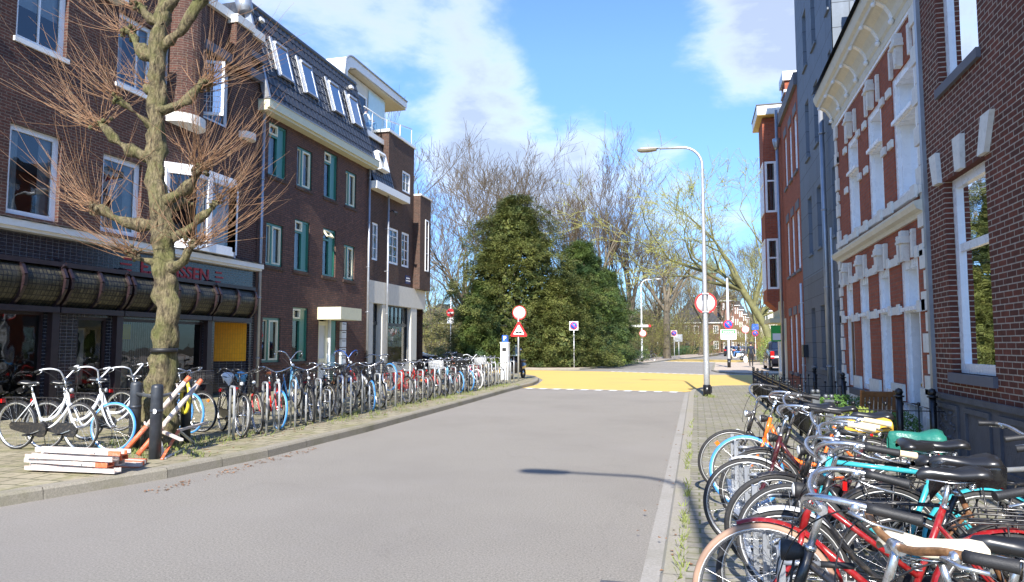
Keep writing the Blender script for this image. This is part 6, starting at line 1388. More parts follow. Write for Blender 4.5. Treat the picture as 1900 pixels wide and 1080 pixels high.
tp = [(-7.67, TY, .05), (-7.68, TY, .35), (-7.70, TY, .9), (-7.66, TY, 1.4), (-7.62, TY, 2.0), (-7.66, TY, 2.5), (-7.73, TY, 2.9), (-7.76, TY, 3.4), (-7.90, TY, 4.1), (-7.99, TY, 4.8), (-7.97, TY, 5.6), (-7.96, TY, 6.4), (-7.93, TY + .05, 7.2), (-7.9, TY + .1, 7.9)]
knobby(m, tp, [.33, .25, .205, .178, .155, .145, .155, .155, .135, .12, .12, .105, .095, .08], 1, 30, .26)
obj('trunk', m, 'lime_bark', lt_)
KN = [((-7.9, 4.45), (-8.87, 5.0), -.15, 1), ((-7.95, 5.2), (-7.28, 5.62), .2, 1), ((-7.82, 3.75), (-7.08, 4.2), -.1, 1), ((-7.72, 3.05), (-7.0, 3.78), .25, 0), ((-7.78, 3.4), (-8.76, 3.68), -.25, 1), ((-7.72, 2.75), (-7.12, 3.08), -.1, 1), ((-7.72, 2.75), (-8.02, 2.95), -.3, 0),
      ((-7.95, 5.4), (-8.4, 5.7), .3, 0), ((-7.93, 6.5), (-8.25, 6.85), -.1, 0), ((-7.93, 6.7), (-7.6, 7.2), .1, 0), ((-7.95, 4.9), (-8.3, 5.3), -.4, 0), ((-7.8, 3.6), (-7.9, 3.9), .6, 0), ((-7.9, 7.6), (-7.9, 8.1), .1, 0), ((-7.95, 6.0), (-8.7, 6.6), .15, 1), ((-7.93, 6.2), (-7.2, 6.9), .0, 1)]
shoots = []
for i, (a, b, dy, big) in enumerate(KN):
    A, B = Vector((a[0], TY, a[1])), Vector((b[0], TY + dy, b[1])); mid_ = A.lerp(B, .55) + Vector((0, 0, -.10 if big else 0))
    m = MB(); r = .068 if big else .05; knobby(m, [A, mid_, B, B + (B - mid_).normalized() * .1], [r * 1.35, r * .85, r * 1.1, r * .5], i + 5, 14, .28, 5)
    for _ in range(9): m.ball(B + Vector((random.Random(i * 9 + _).gauss(0, .06), random.Random(i + _ * 7).gauss(0, .06), random.Random(i * 3 + _).gauss(0, .05))), r * .55, 7)
    obj('limb', m, 'lime_bark', lt_)
rnd = random.Random(12)
for i, (a, b, dy, big) in enumerate(KN):
    B = Vector((b[0], TY + dy, b[1])); out = (B - Vector((a[0], TY, a[1]))); out.z *= .3; out = out.normalized() if out.length > .01 else Vector((0, 0, 1)); m = MB()
    for k in range(54 if big else 38):
        an = rnd.random() * 6.283; d_ = (Vector((math.cos(an) * .85, math.sin(an) * .7, rnd.uniform(-.1, .9))) + out * rnd.uniform(.2, 1.3)).normalized(); L_ = rnd.uniform(.5, 1.6) * (1.25 if big else 1.05); p = B + Vector((rnd.gauss(0, .06), rnd.gauss(0, .06), rnd.gauss(0, .05))); pts = [p]; g_ = rnd.uniform(.02, .13)
        for s2 in range(8): d_ = (d_ + Vector((rnd.gauss(0, .085), rnd.gauss(0, .085), g_ + rnd.gauss(0, .07)))).normalized(); p = p + d_ * L_ / 8; pts.append(p)
        r = rnd.uniform(.004, .0074); m.tube(pts, [r * (1 - .8 * q / 8) for q in range(9)], 4, cap=False)
        if rnd.random() < .6:
            q = pts[rnd.randrange(2, 6)]; e = (d_ + Vector((rnd.gauss(0, .5), rnd.gauss(0, .5), 0))).normalized(); m.tube([q, q + e * .2, q + e * .38 + Vector((0, 0, .06))], [.004, .003, .0015], 3, cap=False)
    obj('shoots', m, 'lime_shoot', lt_)
m = MB(); m.lathe([(.185, 1.50), (.19, 1.50), (.19, 1.56), (.18, 1.56)], (-7.66, TY, .12 - .12), n=20); obj('rubber_strap', m, 'grip_black', lt_)
# ================================================================== STREET FURNITURE
def disc_sign(par, x, y, z, r, facemat, ringmat='sign_red', w=.16, back=False, yoff=0.):
    """round plate facing -Y"""
    m = MB(); m.lathe([(r, -.006), (r, .006)], (x, y + yoff, z), 'y', 28); p = obj('sign_plate', m, ringmat, par)
    m = MB(); m.lathe([(.0001, -.010), (r * (1 - w), -.010), (r * (1 - w), -.006)], (x, y + yoff, z), 'y', 28); obj('sign_face', m, facemat, p); return p
def no_parking(par, x, y, z, r, square=False):
    if square: obj('back_plate', MB().box(x - r * 1.12, x + r * 1.12, y + .007, y + .012, z - r * 1.12, z + r * 1.12), 'sign_white', par)
    p = disc_sign(par, x, y, z, r, 'sign_blue', 'sign_red', .2)
    m = MB(); c, s_ = math.cos(R(-45)), math.sin(R(-45)); w = r * .09; L_ = r * .82; m.quad(*[(x + a * c - b * s_, y - .012, z + a * s_ + b * c) for a, b in ((-L_, -w), (L_, -w), (L_, w), (-L_, w))]); obj('red_bar', m, 'sign_red', p)
def pole(par, x, y, z0, z1, r=.03, mat='galvanised', name='pole', r1=None): m = MB(); m.tube([(x, y, z0), (x, y, z1)], [r, r1 or r], 12); return obj(name, m, mat, par)
def street_lamp(label, x, y, z0, H_, arm, label_group, base=True, rb=.095, rt=.042, dirn=-1, sleeve='black_iron', sl_h=.34, polem='galvanised'):
    t = thing('street_lamp', label, 'street lamp', (x, y, z0), 0, label_group); rc = .62; pts = [(x, y, z0 + k * (H_ - rc) / 8) for k in range(9)]; rs = [rb + (rt - rb) * k / 8 for k in range(9)]
    for k in range(1, 9): a = R(k * 90 / 8); pts.append((x + dirn * (rc - rc * math.cos(a)), y, z0 + H_ - rc + rc * math.sin(a))); rs.append(rt)
    pts.append((x + dirn * (arm - .45), y, z0 + H_ + .02)); rs.append(rt * .85); m = MB(); m.tube(pts, rs, 14); obj('pole', m, polem, t)
    hx = x + dirn * arm
    m = MB(); prof = [(-.52, .035), (-.42, .05), (-.35, .10), (-.1, .14), (.15, .13), (.24, .08), (.27, .02)]; rows = []
    for dx, w_ in prof: rows.append([(hx + -dirn * -dx * 1, y + w_ * math.cos(R(a)), z0 + H_ + .02 + (w_ * .55) * max(0, math.sin(R(a)))) for a in range(0, 181, 20)])
    m.grid(rows); obj('lamp_housing', m, 'galvanised', t)
    m = MB(); rows = []
    for dx, w_ in prof[2:]: rows.append([(hx + dirn * dx, y + w_ * .92 * math.cos(R(a)), z0 + H_ + .02 - w_ * .75 * math.sin(R(a))) for a in range(0, 181, 20)])
    m.grid(rows); obj('lamp_glass', m, 'lamp_glass', t)
    if base: m = MB(); m.tube([(x, y, z0), (x, y, z0 + sl_h)], rb * 1.25, 14); m.box(x - .02, x + rb * 1.6, y - .06, y + .06, z0 + .1, z0 + .3); obj('base_sleeve', m, sleeve, t)
    return t
paint('lamp_glass', (.34, .30, .22), .15, spec=.7)
LAMPS = 'tall curved street lamps'
lm = street_lamp('tall galvanised street lamp with curved arm standing on the right pavement', .29, 22.5, .05, 7.82, 1.75, LAMPS)
t = thing('round_sign', 'white round sign with red rim fixed behind the tall street lamp', 'sign', (.31, 22.66, 2.92)); disc_sign(t, .31, 22.66, 2.92, .33, 'sign_white'); obj('bracket', MB().box(.2, .4, 22.4, 22.64, 3.18, 3.21).box(.2, .4, 22.4, 22.64, 2.62, 2.65), 'galvanised', t)
street_lamp('street lamp standing on the right pavement behind the camera', .66, -1.95, .05, 7.82, 1.75, LAMPS)
street_lamp('white curved street lamp in front of the park trees', *at(1191, 66)[:2], .1, 7.6, 1.6, LAMPS, rb=.09, rt=.055, dirn=1, polem='white_metal')
x, y, _ = at(1191, 65.8); t = thing('street_name_plate', 'white street name plate with red end on the park lamp', 'sign', (x, y, 3.4)); obj('plate', MB().box(x - .9, x + .6, y - .02, y, 3.3, 3.5), 'sign_white', t); obj('red_end', MB().box(x + .62, x + .85, y - .02, y, 3.3, 3.5), 'sign_red', t)
t = thing('round_sign', 'white round sign on the curved lamp by the park bicycles', 'sign', (x, y, 2.7)); disc_sign(t, x + .1, y - .05, 2.7, .33, 'sign_white', w=.14)
# bumpy road sign
sx_, sy_ = -7.25, 28.7; t = thing('traffic_sign', 'grey pole with a round white sign above a red triangle warning of bumps', 'traffic sign', (sx_, sy_, .12)); pole(t, sx_, sy_, .12, 3.25, .034)
p = disc_sign(t, sx_ + .03, sy_ + .05, 2.98, .30, 'sign_white', w=.13); m = MB(); T3 = lambda r, y_: [(sx_ + .03 + r * math.cos(R(a)), y_, 2.2 + r * math.sin(R(a))) for a in (90, 210, 330)]
def tri(m, r, y0, y1): m.prism([(r * math.cos(R(a + e)), r * math.sin(R(a + e))) for a in (90, 210, 330) for e in (-5, 5)], lambda p, q, w: (sx_ + .03 + p, w, 2.2 + q), y0, y1)
tri(m, .40, sy_ - .055, sy_ - .045); tp_ = obj('triangle_plate', m, 'sign_red', t); m = MB(); tri(m, .255, sy_ - .059, sy_ - .055); fc = obj('triangle_face', m, 'sign_white', tp_)
m = MB(); m.prism([(-.16, -.09), (-.13, -.05), (-.09, -.005), (-.05, -.005), (-.01, -.05), (.01, -.05), (.05, -.005), (.09, -.005), (.13, -.05), (.16, -.09)], lambda p, q, w: (sx_ + .03 + p, w, 2.2 + q), sy_ - .063, sy_ - .059); obj('bumps_symbol', m, 'sign_black', tp_)
# parking meter
px_, py_ = -8.02, 29.4; t = thing('parking_meter', 'white parking meter pillar with a blue P cap at the end of the bicycle row', 'parking meter', (px_, py_, .12))
m = MB(); m.box(px_ - .17, px_ + .17, py_ - .15, py_ + .15, .12, 1.72); m.box(px_ - .18, px_ + .18, py_ - .16, py_ + .16, .82, .85); m.box(px_ - .19, px_ + .19, py_ - .17, py_ + .17, 1.70, 1.74); obj('pillar', m, 'white_gloss', t)
obj('sign_cap', MB().box(px_ - .11, px_ + .12, py_ - .10, py_ + .12, 1.74, 2.04), 'sign_blue', t); text('P', .26, frameM((px_ + .01, py_ - .105, 1.90), (1, 0, 0), (0, 0, 1)), 'sign_white', t, bold=.006); obj('screen', MB().box(px_ - .09, px_ + .09, py_ - .156, py_ - .151, 1.35, 1.5), 'sign_black', t)
# park no parking sign, no entry sign with lantern
x, y, _ = at(1065, 47.2); t = thing('traffic_sign', 'no parking disc on a white square plate before the low hedge', 'traffic sign', (x, y, .1)); pole(t, x, y, .1, 3.2, .03, 'white_metal'); no_parking(t, x, y - .04, 2.93, .27, True)
x, y, _ = at(836, 60); t = thing('street_lantern', 'post top lantern with flat shade carrying signs near the dark car', 'street lamp', (x, y, .1)); pole(t, x, y, .1, 6.3, .06, 'white_metal', r1=.045)
m = MB(); m.lathe([(.10, 6.2), (.2, 6.3), (.30, 6.42), (.50, 6.50), (.50, 6.54), (.25, 6.62), (.03, 6.66), (.001, 6.66)], (x, y, 0), n=20); obj('lantern_shade', m, 'cream_trim', t)
t = thing('traffic_sign', 'red no entry disc with white bar on the lantern post', 'traffic sign', (x, y - .08, 4.55)); m = MB(); m.lathe([(.38, -.006), (.38, .006)], (x, y - .09, 4.55), 'y', 28); p = obj('sign_plate', m, 'sign_red', t); obj('white_bar', MB().box(x - .29, x + .29, y - .105, y - .098, 4.48, 4.62), 'sign_white', p)
t = thing('notice_plate', 'small white exception plate under the no entry disc', 'sign', (x, y - .09, 3.8)); obj('plate', MB().box(x - .3, x + .3, y - .1, y - .085, 3.6, 4.1), 'sign_white', t); m = MB(); [m.box(x - .22 + k * .115, x - .16 + k * .115, y - .106, y - .101, 3.92, 3.98) for k in range(4)]; m.tube([(x - .1 + .07 * math.cos(a), y - .104, 3.74 + .07 * math.sin(a)) for a in [k * .7 for k in range(10)]], .012, 4); m.tube([(x + .1 + .07 * math.cos(a), y - .104, 3.74 + .07 * math.sin(a)) for a in [k * .7 for k in range(10)]], .012, 4); obj('symbols', m, 'sign_black', t)
# far pole with no parking disc and green board
x, y, _ = at(1352, 51); t = thing('signpost', 'tall white pole with a black foot beyond the yellow crossing', 'pole', (x, y, .08)); pole(t, x, y, .08, 6.3, .10, 'white_metal', r1=.06); pole(t, x, y, .08, .68, .115, 'black_iron', 'pole_foot')
t = thing('traffic_sign', 'blue no parking disc with red rim above the green notice board', 'traffic sign', (x, y - .15, 3.05)); no_parking(t, x, y - .16, 3.05, .32)
t = thing('notice_board', 'green and white notice board hanging on the tall white pole', 'sign', (x, y - .16, 2.35)); b0 = y - .15
obj('board', MB().box(x - .52, x + .52, b0 - .01, b0, 2.02, 2.70), 'sign_white', t); obj('green_field', MB().box(x - .44, x + .46, b0 - .016, b0 - .011, 2.42, 2.66), 'sign_green', t); m = MB(); [m.box(x - .42, x + w_, b0 - .016, b0 - .011, z_, z_ + .05) for z_, w_ in ((2.33, .40), (2.23, .36), (2.13, .25))]; obj('text_lines', m, 'sign_green', t)
m = MB(); [m.box(x - .36 + k * .11, x - .29 + k * .11, b0 - .021, b0 - .017, 2.49, 2.59) for k in range(7)]; obj('lettering', m, 'sign_white', t)
def small_sign(label, px, Y, kind, z=2.8):
    x, y, _ = at(px, Y); t = thing('traffic_sign', label, 'traffic sign', (x, y, .08)); pole(t, x, y, .08, z + .35, .035, 'white_metal')
    if kind == 'np': no_parking(t, x, y - .05, z, .32, True)
    if kind == 'round': disc_sign(t, x, y - .05, z, .36, 'sign_white', w=.12)
    if kind == 'board': obj('plate', MB().box(x - .45, x + .45, y - .06, y - .045, z - .45, z + .45), 'zinc', t)
    if kind == 'blue':
        p = obj('plate', MB().box(x - .33, x + .33, y - .06, y - .045, z, z + .6), 'sign_blue', t); m = MB(); m.bar((x - .2, y - .065, z + .2), (x + .2, y - .065, z + .42), .08, .01); obj('arrow_symbol', m, 'sign_white', p); no_parking(t, x, y - .05, z - .36, .32)
small_sign('no parking plate on a pole right of the thick tree trunk', 1251, 84, 'np', 3.0); small_sign('grey square board on a pole right of the thick tree', 1259.5, 88, 'board', 2.5)
small_sign('white round sign on a pole left of the walking man', 1384, 70, 'round', 3.1); small_sign('blue square sign over a no parking disc near the red truck', 1402, 76, 'blue', 3.2); small_sign('small no parking disc far down the street', 1358, 120, 'np', 2.9)
# bollards round the tree with a joining bar
paint('bollard', (.028, .033, .042), .45, var=.3, dirt=(.12, .12, .11), dirt_amt=.3)
g_ = lambda X, Y: (X, Y)
BO = [((-8.42, 9.78), 'dark steel bollard left of the tree'), ((-7.77, 9.07), 'dark steel bollard right in front of the tree'), ((-7.78, 10.55), 'dark steel bollard behind the tree with a yellow lock')]
from_px = {0: (248, 837), 1: (287, 851), 2: (343, 822)}
def ground_px(a, b, z=.12):     # photo point on the pavement
    p, yw = R(4.4425), R(14.697); u, v = (a - 950) / 1300, -(b - 540) / 1300
    F_ = Vector((-math.sin(yw) * math.cos(p), math.cos(yw) * math.cos(p), math.sin(p))); R_ = Vector((math.cos(yw), math.sin(yw), 0)); U_ = R_.cross(F_); d_ = F_ + R_ * u + U_ * v; return Vector((0, 0, 1.6)) + d_ * ((z - 1.6) / d_.z)
bp = []
for k in range(3):
    q = ground_px(*from_px[k]); bp.append(q); m = MB(); m.lathe([(.075, 0), (.075, .92), (.070, .955), (.04, .97), (.001, .972)], q, n=18); m.lathe([(.079, .60), (.079, .64)], q, n=18)
    tag(obj('bollard', m, 'bollard'), BO[k][1], 'bollard', 'dark bollards round the tree')
m = MB(); m.lathe([(.032, -.002), (.032, .002)], (bp[1].x + .035, bp[1].y - .075, .12 + .62), 'y', 16); tag(obj('sticker', m, 'sign_white'), 'round white sticker on the front bollard', 'sticker')
m = MB(); a, b, c_ = [q + Vector((0, 0, .80)) for q in bp]; m.tube([a + (a - b) * .15, b, b + (c_ - b) * .0], .024, 8); m.tube([b, c_ + (c_ - b) * .1], .024, 8); tag(obj('guard_rail', m, 'zinc_dark'), 'dark tube rail joining the bollards round the tree', 'rail')
q = bp[2] + Vector((.06, -.10, 0)); m = MB(); m.tube([q + Vector((.07 * math.sin(a_), .0, .70 + .24 * math.cos(a_))) for a_ in [k * .45 for k in range(14)]], .026, 8, closed=True); paint('lock_yellow', (.62, .50, .04), .45); tag(obj('chain_lock', m, 'lock_yellow'), 'yellow sleeved chain lock hanging from the bollard rail', 'lock')
# orange and white barrier trestles leaning at the tree
paint('barrier_orange', (.62, .13, .05), .5, var=.15, dirt=(.5, .42, .36), dirt_amt=.8); paint('barrier_white', (.58, .52, .47), .5, var=.1, dirt=(.5, .25, .15), dirt_amt=.6)
paint('barrier_plank_white', (.54, .50, .46), .55, var=.2, vs=9, dirt=(.50, .16, .08), dirt_amt=.9)
def trestle(label, p0, p1):
    t = thing('barrier_trestle', label, 'barrier', tuple(p0), 0, 'folded orange and white barrier trestles'); d_ = p1 - p0
    for a, b, mt in ((0, .34, 'barrier_orange'), (.34, .93, 'barrier_white'), (.93, 1, 'barrier_orange')): m = MB(); m.tube([p0 + d_ * a, p0 + d_ * b], .034, 10); obj('leg', m, mt, t)
    for f in (.36, .86): q = p0 + d_ * f; s_ = Vector((.09, -.03, .02)); m = MB(); m.tube([q - s_ + Vector((0, 0, .05)), q - s_ * .8, q + s_ * .8, q + s_ + Vector((0, 0, .05))], .014, 6); obj('fork', m, 'barrier_white', t)
rp = lambda a, b, z: ground_px(a, b, z)
trestle('left orange and white trestle pole leaning across the bollards', ground_px(231, 838, .14), rp(352, 699, 1.16) + Vector((0, 0, 0)))
trestle('right orange and white trestle pole leaning across the bollards', ground_px(256, 844, .14), rp(374, 705, 1.10))
def afoot(label, px0, px1, dy):
    a, b = ground_px(*px0), ground_px(*px1); t = thing('barrier_stand', label, 'barrier', tuple(a), 0, 'low triangular barrier feet'); up = Vector((0, 0, .30)); mid_ = a.lerp(b, .45) + up; m = MB()
    m.tube([a, b], .02, 6); obj('base_bar', m, 'galvanised', t); m = MB(); m.bar(a, mid_, .035, .02); obj('brace', m, 'barrier_orange', t); m = MB(); m.bar(b, mid_, .035, .02); obj('brace', m, 'galvanised', t); m = MB(); e = a + (b - a) * 1.25 + up * .9 + Vector((0, dy, 0)); m.bar(mid_, e, .045, .03); obj('top_bar', m, 'barrier_white', t)
afoot('low grey triangular barrier foot before the tree', (300, 853), (362, 824), .1); afoot('second triangular barrier foot close to the front bollard', (278, 824), (306, 852), .2)
# stack of barrier planks
t_ = [('lowest', 0), ('second', 1), ('third', 2), ('top', 3)]
o0 = ground_px(212, 882); dirx = (ground_px(120, 878) - o0).normalized(); py2 = Vector((-dirx.y, dirx.x, 0)) * -1
for nm, k in t_:
    for j in range(2):
        s0 = o0 + Vector((0, 0, .02 + k * .066)) - py2 * (-.13 * j) + dirx * (.03 * ((k * 7 + j * 3) % 4)); jr = random.Random(k * 5 + j); s0 = s0 + py2 * jr.uniform(-.03, .03) + dirx * jr.uniform(-.06, .06); e0 = s0 + dirx * 1.15 + py2 * jr.uniform(-.12, .12) + Vector((0, 0, jr.uniform(0, .012))); m = MB(); upv = Vector((0, 0, 1)); [m.bar(s0 + py2 * a_ + upv * b_, e0 + py2 * a_ + upv * b_, w_, h_) for a_, b_, w_, h_ in ((-.045, .029, .010, .048), (0, .010, .078, .010), (.045, .029, .010, .048))]; [m.tube([s0 + dirx * q_ + py2 * -.0505 + upv * .035, s0 + dirx * q_ + py2 * -.0515 + upv * .035], .013, 8) for q_ in (.3,)]
        t = thing('barrier_plank', '%s plank in the %s column of the barrier plank stack' % (nm, ('front', 'rear')[j]), 'plank', tuple(s0), 0, 'barrier planks stacked at the kerb'); obj('board', m, 'barrier_plank_white', t)
        m = MB(); [m.bar(s0 - dirx * .06 + py2 * a_ + upv * b_, s0 + dirx * .10 + py2 * a_ + upv * b_, w_, h_) for a_, b_, w_, h_ in ((-.049, .030, .012, .052), (0, .012, .082, .012), (.049, .030, .012, .052))]; obj('end_cap', m, 'barrier_orange' if (k + j) % 2 else 'barrier_white', t)
o0 = ground_px(262, 868)
for j in range(4):
    s0 = o0 + Vector((-.05 * j, .08 * j, .02)); e0 = s0 + dirx * (.9 + .1 * j) + py2 * .1 * (j % 3 - 1); m = MB(); m.bar(s0 + Vector((0, 0, .02)), e0 + Vector((0, 0, .03)), .05, .045)
    tag(obj('barrier_plank', m, ('barrier_white', 'barrier_orange')[j % 2]), 'short loose plank lying beside the stack, %s from the kerb' % ('first', 'second', 'third', 'fourth')[j], 'plank', 'loose barrier planks')
# bicycles far away
make_bike(at(1183, 72)[:2], 200, 'black bicycle parked under the park street lamp', 'bicycles under the park lamp', z=.1); make_bike(at(1192, 71.4)[:2], 190, 'second black bicycle parked under the park street lamp', 'bicycles under the park lamp', z=.1, lamp='chrome')
make_bike((-13.6, 39.2), -25, 'black bicycle with a tall carrier standing before the dark car', None, z=.12, crate='crate')
make_bike((-13.2, 37.6), -30, 'orange bicycle leaning near the dark car', None, z=.12, frame='bike_orange')
# ================================================================== VEHICLES
paint('car_black', (.008, .009, .014), .18, 0, .05, coat=.8); paint('car_silver', (.42, .45, .48), .25, .5, .05, coat=.6); paint('car_red', (.45, .012, .03), .3, coat=.5); paint('car_grey', (.1, .11, .13), .25, .3, coat=.6); glass('car_glass', (.12, .14, .15), .06)
def vehicle(label, cat, loc, rz, paintm, prof, L_=4.3, W_=1.75, wr=.32, wb=(-1.3, 1.32), win=None, name='parked_car', group=None):
    """prof: roofline (x, z) from tail to nose; win: glass band (x, z0, z1)"""
    t = thing(name, label, cat, loc, R(rz), group); m = MB(); ws = []
    zb = .22; rows = []
    body = [(p[0], p[1]) for p in prof]
    n = len(body); half = W_ / 2
    def hw(x, z): return half * (1 - .10 * (abs(x) / (L_ / 2)) ** 4) * (1 - .16 * max(0, z - .85) / .6)
    for x, z in body:
        rows.append([(x, s_ * hw(x, zz), zz) for s_, zz in ((-1, zb), (-1, zb + .25), (-1, min(z, .80)), (-1, z - (z - .8) * .12 if z > .85 else z - .03))] + [(x, -hw(x, z) * .82, z), (x, 0, z + .02), (x, hw(x, z) * .82, z)] + [(x, s_ * hw(x, zz), zz) for s_, zz in ((1, z - (z - .8) * .12 if z > .85 else z - .03), (1, min(z, .80)), (1, zb + .25), (1, zb))])
    m.grid(rows); m.F([m.P(p) for p in rows[0]]); m.F([m.P(p) for p in rows[-1]]); obj('body', m, paintm, t, local=True)
    if win:
        m = MB()
        for s_ in (-1, 1): m.F([m.P((x, s_ * (hw(x, z) + .006), z)) for x, z in win])
        obj('side_window', m, 'car_glass', t, local=True)
    for x in wb:
        for s_ in (-1, 1):
            w_ = MB(); w_.lathe([(wr * .6, -.09), (wr * .92, -.10), (wr, -.07), (wr, .07), (wr * .92, .10), (wr * .6, .09)], (x, s_ * (half - .1), wr), 'y', 24); wh = obj('wheel', w_, 'tyre_black', t, local=True)
            r_ = MB(); y = s_ * (half - .005); [r_.bar((x, y, wr), (x + wr * .62 * math.cos(a), y, wr + wr * .62 * math.sin(a)), .035, .02, up=(0, 1, 0)) for a in [k * .628 for k in range(10)]]; r_.tube([(x + wr * .62 * math.cos(a), y, wr + wr * .62 * math.sin(a)) for a in [k * .3927 for k in range(16)]], .018, 5, closed=True); obj('rim', r_, 'bike_chrome', wh, local=True)
    return t, half
HB = [(-2.12, .55), (-2.1, .98), (-1.95, 1.2), (-1.5, 1.43), (-.6, 1.48), (.1, 1.42), (.75, 1.08), (1.0, .98), (1.7, .86), (2.05, .68), (2.14, .45)]
SW = [(-1.7, 1.0), (-1.45, 1.28), (-.6, 1.38), (.1, 1.32), (.62, 1.02)]
def lights(t, L_=2.1, half=.85, z=.68, zt=.85):
    for s_ in (-1, 1):
        m = MB(); m.ball((L_ - .06, s_ * half * .72, z), .13, 10, .55); obj('headlight', m, 'lamp_lens', t, local=True); m = MB(); m.box(-L_ - .03, -L_ + .05, s_ * half * .75 - .14, s_ * half * .75 + .14, zt - .08, zt + .12); obj('tail_light', m, 'lamp_red', t, local=True)
    obj('number_plate', MB().box(L_ + .02, L_ + .05, -.26, .26, .40, .51), 'lock_yellow', t, local=True); obj('number_plate', MB().box(-L_ - .05, -L_ - .02, -.26, .26, .55, .66), 'lock_yellow', t, local=True)
t, _ = vehicle('glossy black car parked beyond the pale corner shop pillar', 'car', (-17.6, 41.0, .12), -6, 'car_black', HB, win=SW); lights(t)
m = MB(); m.quad((.15, -.62, 1.41), (.15, .62, 1.41), (.8, .74, 1.07), (.8, -.74, 1.07)); obj('windscreen', m, 'car_glass', t, local=True)
PU = [(-2.6, .6), (-2.58, 1.18), (-1.2, 1.22), (-.8, 1.25), (-.6, 1.75), (.6, 1.78), (1.25, 1.25), (1.5, 1.12), (2.3, 1.02), (2.5, .8), (2.55, .5)]
t, _ = vehicle('black pickup truck seen from behind beside the bay window house', 'pickup truck', (5.2, 47.2, .1), 90, 'car_black', PU, 5.1, 1.9, .38, (-1.6, 1.65), win=[(-.55, 1.25), (-.4, 1.62), (.55, 1.65), (1.0, 1.28)], name='pickup_truck'); 
for s_ in (-1, 1): obj('tail_light', MB().box(-2.66, -2.56, s_ * .82 - .10, s_ * .82 + .10, .72, 1.15), 'lamp_red', t, local=True); obj('reverse_light', MB().box(-2.665, -2.66, s_ * .82 - .09, s_ * .82 + .09, .80, .88), 'lamp_lens', t, local=True)
obj('bumper', MB().box(-2.76, -2.6, -.9, .9, .42, .62), 'car_black', t, local=True); obj('rear_window', MB().quad((-.86, -.65, 1.3), (-.86, .65, 1.3), (-.68, .6, 1.68), (-.68, -.6, 1.68)), 'car_glass', t, local=True)
GC = 'cars parked far down the street'
for i, (px, Y, mt, lb) in enumerate(((1366, 118, 'car_silver', 'silver car parked on the left far down the street'), (1374, 126, 'car_grey', 'dark grey car behind the silver one far down the street'), (1383, 138, 'car_silver', 'second silver car far down the street by the round sign'), (1355, 112, 'car_black', 'black car parked left behind the scooter rider'), (1418, 120, 'car_grey', 'grey car facing us right of the red truck'))):
    x, y, _ = at(px, Y); t, _ = vehicle(lb, 'car', (x, y, .02), 85, mt, HB, win=SW, group=GC); lights(t)
x, y, _ = at(1404, 150); t = thing('box_truck', 'red box truck far down the street', 'truck', (x, y, .02)); obj('cargo_box', MB().box(-1.3, 1.3, -3, 2.2, .9, 3.0), 'car_red', t, local=True); obj('cab', MB().box(-1.1, 1.1, 2.25, 4, .5, 2.4), 'car_red', t, local=True)
for s_ in (-1, 1):
    for yy in (-2, 3): m = MB(); m.lathe([(.25, -.12), (.45, -.12), (.45, .12), (.25, .12)], (s_ * 1.0, yy, .45), 'x', 16); obj('wheel', m, 'tyre_black', t, local=True)
    obj('tail_light', MB().box(s_ * 1.1 - .1, s_ * 1.1 + .1, -3.05, -3.0, .8, 1.0), 'lamp_red', t, local=True)
# scooters
def scooter(label, loc, rz, bodym, screen=False, apron=False, z=.05, group=None):
    t = thing('scooter', label, 'scooter', (*loc[:2], z), R(rz), group); m = MB()
    rows = []
    for x, w_, z0, z1 in ((-.75, .06, .55, .68), (-.6, .15, .42, .76), (-.3, .17, .36, .78), (-.05, .16, .30, .74), (.05, .15, .26, .34), (.3, .15, .24, .30), (.42, .17, .26, .60), (.5, .16, .45, .98), (.56, .07, .6, 1.02)):
        rows.append([(x, w_ * math.cos(a), (z0 + z1) / 2 + (z1 - z0) / 2 * math.sin(a)) for a in [k * math.pi / 6 for k in range(13)]])
    m.grid(rows); obj('body', m, bodym, t, local=True)
    m = MB(); rows = [[(x, w_ * math.cos(a), .80 + .05 * math.sin(a)) for a in [k * math.pi / 5 for k in range(11)]] for x, w_ in ((-.72, .02), (-.65, .13), (-.35, .15), (-.1, .10), (-.04, .02))]; m.grid(rows); obj('saddle', m, 'saddle_black', t, local=True)
    for x in (-.55, .68): m = MB(); ring(m, .18, .055, 24, 8); m.v = [v + Vector((x, 0, .235)) for v in m.v]; wh = obj('wheel', m, 'tyre_black', t, local=True); m = MB(); m.lathe([(.02, -.04), (.13, -.02), (.13, .02), (.02, .04)], (x, 0, .235), 'y', 14); obj('rim', m, 'bike_chrome', wh, local=True)
    m = MB(); m.tube([(.68, .06, .235), (.55, .05, .75), (.48, 0, 1.0)], .02, 6); m.tube([(.48, -.32, 1.08), (.5, -.1, 1.04), (.5, .1, 1.04), (.48, .32, 1.08)], .016, 6); obj('handlebar', m, 'bike_chrome', t, local=True)
    for s_ in (-1, 1): m = MB(); m.tube([(.5, s_ * .28, 1.08), (.5, s_ * .34, 1.25)], .007, 4); m.ball((.5, s_ * .35, 1.29), .055, 8); obj('mirror', m, 'bike_chrome', t, local=True)
    if screen: m = MB(); m.grid([[(.52 - .08 * q + .05 * (1 - (j / 3 - 1) ** 2), .24 * (j / 3 - 1) * (1 - .2 * q), 1.02 + .5 * q) for j in range(7)] for q in (0, .3, .6, .85, 1)]); obj('windscreen', m, 'glass_clear', t, local=True)
    if apron: m = MB(); m.grid([[(.40 - .28 * q + .02 * math.sin(j * 1.7), .30 * (j / 4 - 1), 1.0 - .65 * q) for j in range(9)] for q in (0, .25, .5, .75, 1)]); obj('leg_apron', m, 'cover_black', t, local=True)
    obj('tail_light', MB().box(-.79, -.74, -.05, .05, .58, .66), 'lamp_red', t, local=True); return t
scooter('black scooter with clear windscreen and leg apron parked behind the parking meter', (-7.72, 30.5), -100, 'car_black', True, True, .12)
